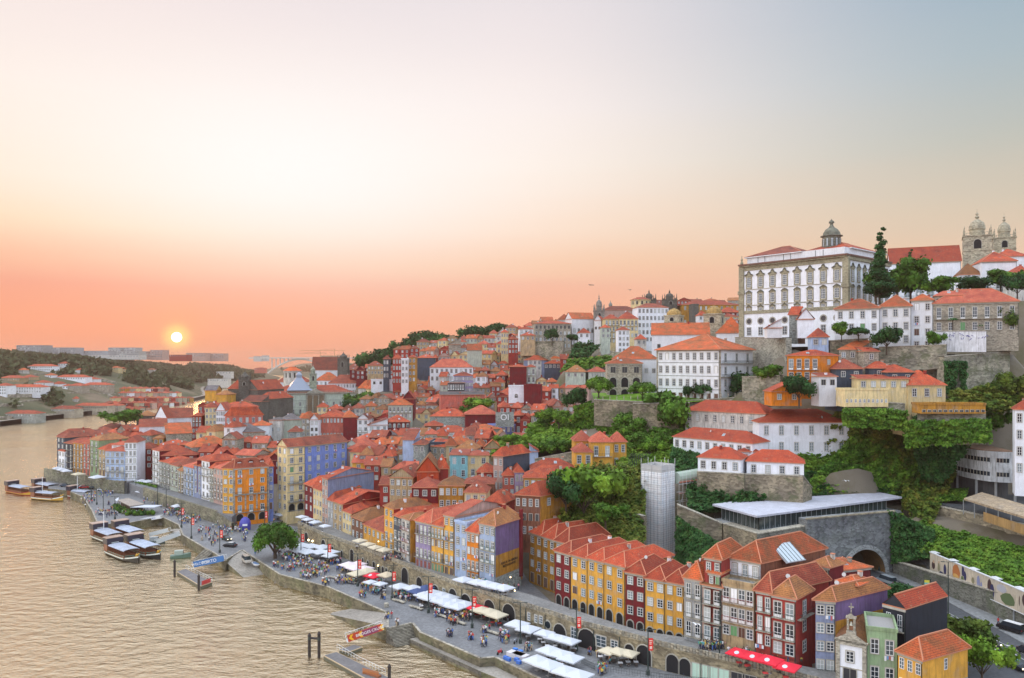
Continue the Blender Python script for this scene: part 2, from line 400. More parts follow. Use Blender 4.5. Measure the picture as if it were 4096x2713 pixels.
   if ch=='b' and n:
    balcony(root,bay*.08,L-bay*.08,0,0,rz,(x0+cs_*bay*.08,y0+sn_*bay*.08,zbot+.1),near,bcol)
   elif ch=='B':
    for c_i in range(n):
     s=(c_i+.5)*bay-wd*.75
     balcony(root,0,wd*1.5,0,0,rz,(x0+cs_*s,y0+sn_*s,zbot+.1),near,bcol,dep=.5)
 openings(wf,nc,0,0,w,0,1,0)
 if ws:
  bx,by=B[0]/bl,B[1]/bl
  if side=='R':openings(ws,ns,w,0,bl,math.atan2(by,bx),bx,by)
  else:openings(ws,ns,B[0],B[1],bl,math.atan2(-by,-bx),-bx,-by)
 cl=(0.75 if roof!='flat' else.3)if clutter is None else clutter
 def onroof(s,t):
  if roof in('hip','pyr','gx','gy'):
   dd=min(s*w,(1-s)*w,t*bl,(1-t)*bl)if roof in('hip','pyr')else(min(t,1-t)*bl if roof=='gx' else min(s,1-s)*w)
   full=min(w,bl)/2 if roof in('hip','pyr')else(bl/2 if roof=='gx' else w/2)
   return h+rh*min(1,dd/full)
  return h+.1
 if w>3 and bl>3:
  if rr.random()<cl:
   s,t=rr.uniform(.2,.8),rr.uniform(.3,.8);zz=onroof(s,t)
   c=MB();c.box(-.35,.35,-.3,.3,-.9,.9,0);c.box(-.42,.42,-.37,.37,.9,1.02,1)
   c.build('chimney',[wallm(rr.choice(('offwhite','brick','stone','white'))),RIDGE],rf,(s*w+B[0]*t,B[1]*t,zz))
  if rr.random()<cl*.6 and roof in('hip','gx')and w>4:
   t=rr.uniform(.12,.3);s=rr.uniform(.35,.65);sl=math.atan2(rh,min(w,bl)/2 if roof=='hip' else bl/2)
   zz=onroof(s,t);c=MB();c.box(-.45,.45,-.6,.6,0,.12,0);c.face([(-.36,-.5,.13),(.36,-.5,.13),(.36,.5,.13),(-.36,.5,.13)],1)
   if not(roof=='hip' and w<bl):
    k=c.build('skylight',[plain('skylight_frame',(.35,.36,.38),.4),GL[3]],rf,(s*w+B[0]*t,B[1]*t,zz+.02));k.rotation_euler=(sl,0,0)
  if rr.random()<cl*.25 and Y<380:
   s,t=rr.uniform(.2,.8),rr.uniform(.08,.4);c=MB();c.lathe([(.04,0),(.3,.08),(.4,.16)],n=10);c.tube((0,0,-.9),(0,0,0),.04,5,1)
   k=c.build('satellite_dish',[plain('dish_grey',(.5,.5,.5),.5),IRON],rf,(s*w+B[0]*t,B[1]*t,onroof(s,t)+.7));k.rotation_euler=(math.radians(75),0,rr.uniform(-.8,.8))
 GROUND.append(((c4[2][0]/2)*ca-(c4[2][1]/2)*sa+xL,(c4[2][0]/2)*sa+(c4[2][1]/2)*ca+Y,z0))
 if w>14 or bl>14:
  for(s,t)in((.1,.1),(.9,.1),(.9,.9),(.1,.9)):
   px,py=s*w+B[0]*t,B[1]*t;GROUND.append((px*ca-py*sa+xL,px*sa+py*ca+Y,z0))
 root['_w']=0;del root['_w']
 BL.append((root,w,B,h,A));return root
BL=[]
def hb(label,x0,y0,x1,y1,Y,**k):
 if 'bk' in k and k['bk']:b=k['bk'];k['bk']=(U(b[0]),V(b[1]))+tuple(b[2:])
 return bld(label,U(x0),V(y0),U(x1),V(y1),Y,**k)
def online(line,u):
 k=(u-512)/F
 for(a,b)in zip(line,line[1:]):
  dx,dy=b[0]-a[0],b[1]-a[1];den=dx-k*dy
  if abs(den)<1e-6:continue
  t=(k*a[1]-a[0])/den
  if(t>=-.001 or a is line[0])and(t<=1.001 or b is line[-1]):return a[1]+dy*t
 return line[-1][1]
def rowh(line,zb,label,x0,x1,y0,**k):
 """a house of a terrace: the facade stands on the given ground line"""
 u0,u1=U(x0),U(x1);Y0,Y1=online(line,u0),online(line,u1)
 a=math.degrees(math.atan2(Y1-Y0,xat(u1,Y1)-xat(u0,Y0)))
 if 'bk' in k and k['bk']:b=k['bk'];k['bk']=(U(b[0]),V(b[1]))+tuple(b[2:])
 return bld(label,u0,V(y0),u1,V(y0),Y0,ang=a,zb=zb,name=k.pop('name','terraced_house'),**k)
PW=[(-71.8,259),(-59.4,241.8),(-47.2,228),(-12.5,186.3),(.8,173.3),(7.5,166.7),(14.2,159.4),(21.3,153.7),(29,147.2),(44.4,136.6),(60,124)]
R1=[(-73.5,274),(-50,241.7),(-25.5,206.5),(-3.8,186.7)]
R2=[(10.1,181.8),(24.1,165),(34.9,157)]
R3=[(33.8,151.8),(51.2,137.7)]
R4=[(-168.4,351),(-106.6,289.5)]
R5=[(-229,388),(-186,354)]
gRow='terraced houses above the arcade wall'
crop(205,437.5)
rowh(R1,7.5,'dark red and white narrow house at the plaza end of the terrace',1150,1250,530,d=14,col='darkred',wf='swwwwd',nc=2,rh=3,ws='',group=gRow,rc='r')
rowh(R1,7.5,'cream house with close rows of white windows beside the dark red end house',1250,1352,575,d=14,col='cream',wf='swwwwd',nc=3,rh=3,group=gRow)
rowh(R1,7.5,'tall narrow house with a huge slate-grey side wall',1352,1418,455,bk=(1950,385),col='rosy',cs='greyblue',roof='gx',rh=2.4,wf='wwwwwwd',nc=2,group=gRow,rc='r',clutter=1)
rowh(R1,7.5,'grey terraced house right of the slate side wall',1418,1482,712,bk=(1800,650),col='grey',wf='wwwd',nc=2,rh=2.5,group=gRow)
rowh(R1,7.5,'tan stone terraced house with a stone cornice',1482,1592,730,bk=(2150,655),col='tan',wf='wwwd',nc=2,rh=2.6,cs='brick',roof='gx',group=gRow)
rowh(R1,7.5,'pale yellow terraced house with a long red roof',1592,1692,838,bk=(2040,745),col='cream',wf='wwd',nc=3,rh=1.6,cs='darkred',group=gRow)
rowh(R1,7.5,'low house with a beige awning over its first-floor terrace',1692,1832,905,d=12,col='brown',wf='wbd',nc=3,rh=3,rc='b',group=gRow)
rowh(R1,7.5,'low ochre house under a deep brown roof',1832,2076,992,d=16,col='yellow',wf='wwd',nc=5,rh=4.5,rc='d',group=gRow)
crop(375,475)
rowh(R1,7.5,'tall yellow house with a grey attic storey beside the ochre house',108,215,350,d=12,col='yellow',wf='wwbbd',nc=2,rh=2,rc='b',cs='brick',group=gRow)
rowh(R1,7.5,'dark green tiled house with arched attic windows',215,306,458,d=16,col='slate',wf='Abbbd',nc=2,rh=2,group=gRow,cs='brick')
rowh(R1,7.5,'white house with red bands and a pink banner on its balcony',306,405,480,d=9,col='offwhite',wf='bbbd',nc=2,rh=1.2,rc='b',group=gRow,cs='ochre',bcol=plain('red_iron',(.25,.02,.03)))
rowh(R1,7.5,'wide lilac-grey house with two orange blinds on its top balcony',470,652,520,d=17,col='lilac',wf='bwbd',nc=4,rh=3,rc='p',group=gRow,door='r',cs='ochre',side='L')
rowh(R1,7.5,'yellow house with green balconies and green shutters at street level',652,797,560,d=16,col='yellow',wf='bwbg',nc=4,rh=2,group=gRow,bcol=plain('green_iron',(.04,.13,.09)))
rowh(R1,7.5,'tall narrow yellow house with a purple side wall above the roofs',797,916,452,bk=(1530,345),col='yellow',cs='rosy',roof='gx',wf='wbwbd',nc=2,rh=2.6,rc='p',group=gRow)
rowh(R1,7.5,'sky blue terraced house with bright white windows',922,1060,530,d=16,col='ltblue',roof='flat',wf='wwwwd',nc=2,group=gRow)
rowh(R1,7.5,'orange terraced house with a sloping red roof',1062,1205,640,d=16,col='orange',wf='wwbbd',nc=3,rh=3,rc='r',group=gRow)
e=rowh(R1,7.5,'corner house with a purple and ochre blank side wall facing the steps',1205,1392,545,bk=(1690,490),col='ltblue',wf='wbbwd',nc=3,rh=3,rc='b',group=gRow,bcol=MATS['green_iron'],zones=[(.50,'purple'),(.86,'ochre'),(1.0,'stonegrey')],side='R')
END_HOUSE=e
crop(460,542.5)
gA='arcaded houses behind the river walkway'
def r2(lab,x0,x1,y0,col,nc=2,**k):
 kw=dict(d=16,col=col,wf='wwwa',nc=nc,rh=2.3,rc='f',group=gA,fh=3.15,zones=None,cs='ochre');kw.update(k)
 return rowh(R2,4.6,lab,x0,x1,y0,**kw)
r2('crimson house over arches, nearest the dark alley',1097,1282,85,'darkred',ws='wwww',ns=3,side='L')
r2('yellow house over arches with patchy plaster beside the crimson one',1282,1475,128,'yellow')
r2('yellow house over arches behind the grey cloth awning',1475,1668,170,'yellow')
r2('yellow house over arches with washing at its middle window',1668,1908,215,'yellow',nc=2)
crop(640,542.5)
r2('crimson house over arches at the middle of the arcaded row',-168,62,330,'darkred',d=11)
r2('yellow house over arches right of the middle crimson house',62,292,400,'yellow',d=11)
r2('yellow house over arches touching the grey balcony house',292,512,440,'yellow',d=10)
crop(375,475)
Rc=[(4.5,201),(13.2,189.6),(22,179)]
gB='ochre houses along the alley'
hb('ochre house with washing on a line at the head of the alley',1782,652,1935,700,201,h=13,d=14,col='ochre',wf='wwwd',nc=2,rh=3.2,rc='f',group=gB)
hb('ochre alley house with a round white dish on its roof',1935,700,2085,748,195.5,h=13,d=14,col='ochre',wf='wwwd',nc=2,rh=3.2,rc='f',group=gB)
hb('ochre alley house hidden behind the crimson corner house',2085,748,2240,790,190.5,h=13,d=14,col='ochre',wf='www',nc=2,rh=3.2,rc='f',group=gB)
hb('ochre alley house whose roof rises beside the wrapped tower',2060,620,2300,690,207,h=13,d=14,col='ochre',roof='hip',rh=3.2,rc='f',group=gB)
crop(640,542.5)
gC='tall balcony houses by the red parasols'
rowh(R3,7.5,'grey balcony house at the left of the tall group',512,716,392,d=11,col='grey',wf='bbbd',nc=2,rh=3,rc='o',group=gC,fh=3.7,door='r')
rowh(R3,7.5,'dark red and stone house with curved stone balconies',720,948,470,d=14,col='rosy',wf='bbbd',nc=2,rh=2.2,rc='b',group=gC,fh=3.45,door='r',ww=1.1)
rowh(R3,7.5,'narrow red attic house with two small windows and an orange roof',790,930,335,d=12,col='brick',wf='w',nc=2,rh=1.5,rc='o',group=gC,fh=2.6)
rowh(R3,7.5,'small pyramid-roofed red rooftop house with white shutters',745,940,160,d=10,col='brick',wf='w',nc=2,rh=2.4,rc='o',group=gC,fh=3.2,near=True)
rowh(R3,7.5,'wide stone house with dark red balconies and a white sheet drying',952,1315,432,d=3.4,col='tan',wf='bbwe',nc=4,rh=.6,roof='flat',group=gC,fh=3.6,bcol=plain('red_iron',(.25,.02,.03)),ww=1.15,clutter=0)
hb('white rooftop storey under a broad orange roof with a glass skylight',1040,165,1395,232,150,bk=(2140,62),h=15,col='white',cs='rust',wf='b',nc=3,rh=3.3,rc='o',group=gC,fh=3.4,near=True,clutter=0)
rowh(R3,7.5,'red house with black iron balconies left of the corner',1340,1522,545,bk=(2180,430),col='brick',wf='bbwd',nc=2,rh=3.4,rc='p',group=gC,fh=3.5,door='g')
e=rowh(R3,7.5,'red corner house with dark balconies above the red parasols',1522,1802,592,bk=(1990,545),col='brick',wf='bbwd',nc=2,ws='bww',ns=1,rh=2.8,rc='b',group=gC,fh=3.75,ww=1.35)
RED_CORNER=e
crop(640,450)
hb('dark crimson tower house with a brown pyramid roof',1975,1310,2190,1350,152,bk=(2350,1305),h=14,col='darkred',wf='w',nc=2,rh=1.4,rc='b',group='houses behind the tall balcony group',fh=3)
crop(819,542.5)
hb('low crimson house with a sweeping orange roof by the tunnel road',130,330,600,400,158,d=8,ang=20,h=9,col='darkred',rh=1.0,rc='o',group='houses behind the tall balcony group')
hb('blue-grey tiled house with a mauve side wall and stepped orange roofs',-40,655,188,672,137,bk=(790,525),h=14,col='greyblue',cs='purple',wf='wwwbd',nc=2,rh=2.2,rc='b',fh=3.2,near=True,zones=[(.26,'purple'),(.9,'ochre'),(1,'ochre')],group='houses beside the chapel',ww=1.1)
hb('small grey rooftop room with an orange roof beside the mauve wall',215,440,445,492,143,d=5,h=4,col='grey',rh=1,rc='o',wf='w',nc=2,fh=2.5,g0=False,group='houses beside the chapel')
gD='houses at the foot of the tunnel road'
hb('green tiled house with a stone parapet right of the chapel',558,985,902,1025,129.5,d=8,h=13,col='green',roof='flat',wf='wwde',nc=2,fh=4.6,near=True,group=gD,ww=1.25,zones=[(1,'black')],top=.9,clutter=0)
hb('black-clad house with a red gable roof and large white attic doors',740,700,1000,765,136.5,bk=(1480,612),h=15,col='black',roof='gy',wf='b',nc=2,rh=2.0,rc='f',fh=3.9,near=True,sur=False,group=gD,ww=.8,clutter=0,ov=.1)
hb('bright yellow house under a hipped orange roof at the bottom edge',912,1250,1195,1352,125.9,bk=(1718,1205),h=9.5,col='yellow',wf='wwd',nc=3,ws='w',ns=1,rh=2.6,rc='o',fh=3.3,near=True,group=gD,ww=.75,zones=[(.52,'yellow'),(1,'stonegrey')],sur=False,clutter=0)
crop(205,437.5)
hb('tall orange house with arches and dormers facing the plaza',335,355,727,328,276,bk=(205,350,'L'),zb=5,col='orange',wf='wwbwba',nc=3,ws='wwwwww',ns=2,side='L',rh=3.2,rc='d',fh=3.15,near=True,ww=1.3,group='houses round the plaza',cs='yellow',quoin=True,clutter=0)
ORANGE=BL[-1]
hb('blue tiled house in the shade right of the orange house',735,330,790,330,284,ang=20,d=14,zb=5,col='blue',wf='wwwwd',nc=2,rh=2,group='houses round the plaza')
crop(205,325)
hb('tall pale yellow corner house with a slate dormer storey',950,1405,1155,1390,284,bk=(838,1390,'L'),zb=5.5,col='cream',wf='wwwbwba',nc=2,ws='wwwwwww',ns=2,side='L',rh=2.6,rc='d',roof='gx',fh=3.4,near=True,ww=1.2,group='houses round the plaza',zones=None,band=True)
hb('long sky blue house joined to the pale yellow corner house',1157,1390,1642,1340,289.5,d=9,zb=5.5,col='blue',wf='wwwbwwd',nc=5,rh=2.6,rc='d',roof='gx',fh=3.4,near=True,ww=1.2,group='houses round the plaza')
crop(50,400)
gE='narrow houses above the river wall'
r4=[(1185,1262,570,'white','bbbbbd','white narrow house with six balconies at the far end of the wall row'),(1262,1392,700,'stonegrey','bbbbd','grey stone house below a crimson roof block'),(1392,1482,740,'palegreen','bbbd','pale green narrow house with a flat-topped roof line'),(1482,1542,800,'tan','bbbd','small tan house with two turquoise blinds'),(1542,1662,756,'ltblue','bbbbd','pale blue house with a navy strip beside it'),(1662,1752,745,'greyblue','swwwbd','blue-grey house with red glazed galleries'),(1752,1842,690,'white','bbwwbd','white house with a crimson side wall rising above its neighbours'),(1842,1890,780,'palegreen','bbbbd','very narrow green-white house with glazed galleries'),(1890,2000,775,'rosy','wbbbd','rose house touching the orange corner house')]
for i,(a,b,y,c,w,l)in enumerate(r4):rowh(R4,7.5,l,a,b,y,d=12+(i%3),col=c,cs='darkred' if i in(0,6)else None,wf=w,nc=3 if b-a>100 else 2,rh=2.2,rc='rrdbporrp'[i],fh=2.9,group=gE,near=False)
hb('crimson roof block with a glass skylight over the wall row',1265,525,1610,505,352,d=10,h=12,col='darkred',ang=20,rh=2,rc='r',wf='w',nc=1)
hb('lower crimson block with a dormer behind the wall row',1290,640,1700,610,335,d=9,h=10,col='darkred',ang=15,rh=2.2,rc='r',wf='w',nc=3)
hb('crimson block with three portholes beside the orange house',1700,690,2120,640,308,d=9,h=9,col='darkred',ang=15,rh=1.6,rc='r',wf='.',nc=3)
gF='houses on the far river terrace'
r5=[(82,168,420,'slate','wwwwwd','dark slate house at the river tip'),(168,266,490,'black','bbbbbd','black narrow house with white window columns'),(266,382,485,'ochre','bbbbd','ochre house on the far terrace'),(382,462,485,'pink','bbbbd','faded pink house on the far terrace'),(462,562,450,'green','bbbbd','grey-green house on the far terrace'),(562,642,560,'tan','wbbd','tan house with a white arched doorway')]
for i,(a,b,y,c,w,l)in enumerate(r5):rowh(R5,8,l,a,b,y,d=14,col=c,wf=w,nc=2+(b-a>100),rh=2.4,rc='ddrrbr'[i],fh=3,group=gF,near=False)
hb('small white house wedged at the tip below the slate house',100,580,168,590,384,d=5,ang=-38,h=10,col='white',wf='wbbd',nc=2,rh=1.4)
hb('low white and blue block with two cornices on the corner of the square',640,585,862,578,350,d=10,ang=-8,zb=5,col='ltblue',wf='wwbwd',nc=4,rh=1.8,rc='p',fh=3.1,band=True)
hb('taller white corner block with a pink pyramid roof on the square',862,488,1000,478,349,d=12,ang=8,zb=5,col='white',wf='wwwwwd',nc=3,rh=2.6,rc='p',fh=3.3,band=True)
hb('small white rooftop house on the corner block',715,515,860,505,355,d=6,ang=-8,h=3.5,col='white',rh=1.6,rc='p',wf='w',nc=2,fh=2.6,g0=False)
hb('dark crimson house above an ochre ground floor by the alley',1003,560,1190,565,362,d=10,ang=8,h=15,col='darkred',wf='www',nc=2,rh=2.4,rc='r')
hb('yellow sliver house behind the crimson alley house',1195,440,1310,430,372,d=8,ang=5,h=14,col='ochre',wf='www',nc=2,rh=1.5,rc='b')
hb('long low roof at the river tip over a slate wall',88,410,560,330,392,d=9,ang=25,h=9,col='greyblue',rh=3,rc='d')
hb('dark clad roof house behind the river tip',380,405,670,352,396,d=9,ang=20,h=8,col='black',rh=2,rc='d',roof='shed')
hb('stone-walled house with a white gutter line behind the terrace row',500,470,820,440,382,d=10,ang=15,h=9,col='stone',rh=1.6,rc='r',roof='shed')
hb('hip-roofed dark house above the white corner blocks',820,432,1145,420,388,d=10,ang=10,h=9,col='black',rh=2.4,rc='r')
hb('rust red warehouse roof by the far water',560,322,830,312,430,d=10,ang=10,h=8,col='darkred',rh=2.4,rc='d')
hb('grey stone warehouse by the far water',700,345,960,330,425,d=8,ang=10,h=8,col='stonegrey',rh=1.5,rc='r')
hb('small white chapel with tall dark windows',1030,308,1340,285,388,d=12,ang=22,h=14,col='white',roof='gx',rh=3.5,rc='d',wf='.k',nc=3,cs='white',fh=6,top=1)
hb('large white church side wall under a long brown roof',1355,205,1645,182,425,d=14,ang=22,h=18,col='white',roof='gx',rh=5,rc='d',top=1)
hb('white gable front of the large church',1215,200,1350,205,420,d=4,ang=-30,h=17,col='white',roof='gy',rh=6.5,rc='d')
hb('dark stone outbuilding left of the church gable',1000,182,1212,172,440,d=9,ang=15,h=10,col='darkstone',roof='hip',rh=2.6,rc='b')
hb('red tiled narrow house right of the large church',1640,180,1752,178,410,d=9,ang=5,h=22,col='brick',wf='bwww',nc=3,rh=1.5,rc='r')
hb('tan stone barn with a leaning orange roof',1345,390,1640,375,372,d=11,ang=28,h=13,col='stone',roof='shed',rh=4.5,rc='o')
hb('grey stone house with a broad orange hip roof',1640,545,2120,485,342,d=14,ang=35,h=9,col='stonegrey',wf='.w',nc=3,rh=4,rc='o')
crop(205,325)
hb('cream hotel with three columns of windows',0,950,132,955,405,d=11,ang=10,h=18,col='cream',wf='wwwww',nc=3,rh=2,rc='r',band=True)
hb('narrow white gabled house with rows of small windows',128,985,232,985,400,d=10,ang=0,h=18,col='white',roof='gy',rh=4,wf='wwww',nc=4,rc='p')
hb('salmon pink mansion with dormers and balconies',302,1050,668,1038,395,bk=(235,1050,'L'),h=12,col='pink',wf='wb',nc=5,rh=4.5,rc='r',fh=4.6,side='L',ws='ww',ns=1)
hb('crimson dormer block behind the salmon mansion',0,930,165,930,412,d=8,ang=0,h=6,col='darkred',wf='w',nc=4,rh=1.8,rc='r')
hb('long red roof house with roof windows behind the salmon mansion',170,955,560,945,425,d=12,ang=5,h=9,col='pink',wf='s',nc=6,rh=3,rc='r')
hb('stone house with a dark slate hip roof',345,1240,692,1232,368,bk=(225,1225,'L'),h=10,col='stone',cs='white',wf='.w',nc=3,rh=4,rc='g',side='L')
hb('white terrace house with three tall dark openings',530,1160,738,1140,378,d=9,ang=8,h=13,col='white',wf='.k',nc=4,rh=2.2,rc='o',fh=3.4)
hb('cream plastered house with a white chimney stack',740,1095,885,1100,388,d=9,ang=0,h=15,col='offwhite',wf='.w.ww',nc=2,rh=1,rc='g')
hb('pale blank-walled house with a grey slate roof',885,1095,1115,1070,392,d=9,ang=18,h=13,col='palegreen',rh=3,rc='g')
hb('stone tower-like house left of the crimson block',1115,1075,1212,1080,385,d=10,ang=0,h=15,col='stone',wf='wwww',nc=2,rh=3,rc='o')
hb('small white gabled house with bay windows',1212,1090,1310,1090,380,d=7,ang=0,h=12,col='white',roof='gy',rh=2.5,wf='wkw',nc=2,rc='o')
hb('wide pink house with a band of white attic windows',1320,1060,1600,1055,385,d=16,ang=5,h=16,col='pink',wf='w.w',nc=7,rh=3.5,rc='r',cs='darkred',fh=3.6)
hb('huge crimson blank side wall under an orange roof',1600,1065,1758,1060,383,d=15,ang=15,h=15,col='darkred',rh=3,rc='o')
hb('small brown-roofed stone house below the cream house',960,1230,1115,1210,366,d=8,ang=10,h=8,col='stonegrey',rh=2.4,rc='d',wf='w',nc=2)
hb('bright white gabled house with iron balconies',1760,1085,1888,1090,378,d=10,ang=0,h=15,col='white',roof='gy',rh=2.5,wf='wbbw',nc=2,rc='d')
hb('white house with a green balcony and red roof slope',1888,1155,2110,1140,374,d=9,ang=15,h=13,col='white',roof='shedr',rh=2.8,wf='wbww',nc=3,rc='d')
hb('long crimson gallery of arched windows over white balconies',2110,1120,2368,1090,378,d=10,ang=15,h=13,col='darkred',wf='Abbw',nc=5,rh=3,rc='r',fh=3.4)
hb('long grey-green exchange palace with a columned portico',740,800,1752,765,515,d=26,ang=22,h=22,col='palegreen',wf='.wb.w',nc=13,ws='.wwww',ns=4,side='L',rh=5.5,rc='r',fh=4.6,name='exchange_palace',cat='palace',ov=.1,sur=True,band=True,near=False,clutter=0)
BOLSA=BL[-1]
hb('cream monastery wing with rows of narrow windows',1770,728,1886,738,480,d=20,ang=-15,h=20,col='offwhite',wf='.www',nc=3,rh=5,rc='o',fh=4.2)
hb('long yellow monastery front with tall arched windows',1886,738,2600,690,475,d=16,ang=30,h=17,col='cream',wf='.A.w',nc=14,rh=6,rc='o',fh=4.2)
hb('long white range with small windows behind the exchange palace',1425,672,1830,660,560,d=16,ang=12,h=9,col='white',wf='ws',nc=12,rh=6,rc='d',fh=4)
hb('wide brown-roofed white hall left of the clock tower',820,658,1205,640,590,d=14,ang=8,h=12,col='white',wf='k',nc=5,rh=5,rc='d',fh=6)
hb('orange-roofed white hall right of the clock tower',1270,640,1565,610,570,d=16,ang=10,h=9,col='white',wf='w',nc=6,rh=6,rc='o',fh=5)
hb('tall white church nave with a steep brown roof',1235,520,1585,515,640,d=18,ang=8,h=14,col='white',roof='gx',rh=11,rc='d',wf='.',nc=3,name='church',cat='church')
hb('low brown roof beyond the church nave',1640,500,1860,500,660,d=12,ang=5,h=10,col='darkstone',rh=5,rc='d',wf='ww',nc=4)
hb('dark stone church with a gabled front',430,745,610,765,480,d=26,ang=-20,h=24,col='darkstone',roof='gy',rh=6,rc='r',name='church',cat='church',wf='.o',nc=1,fh=8)
hb('brown side aisle of the dark stone church',265,735,430,745,482,d=20,ang=-8,h=18,col='darkstone',rh=6,rc='r')
hb('dark brick convent range beside the exchange palace',600,850,740,865,470,d=24,ang=-20,h=20,col='darkstone',rh=4,rc='r')
hb('lower stone vestry with a red lean-to roof',430,880,650,895,462,d=8,ang=-15,h=13,col='darkstone',roof='shed',rh=3.5,rc='d')
hb('yellow gable wall by the far river',0,755,128,755,470,d=9,ang=0,h=16,col='yellow',roof='gx',rh=3,rc='g')
hb('small yellow house beside the yellow gable',130,800,250,830,465,d=9,ang=-15,h=12,col='yellow',rh=2.4,rc='b')
crop(410,400)
gK='houses in the middle of the old town'
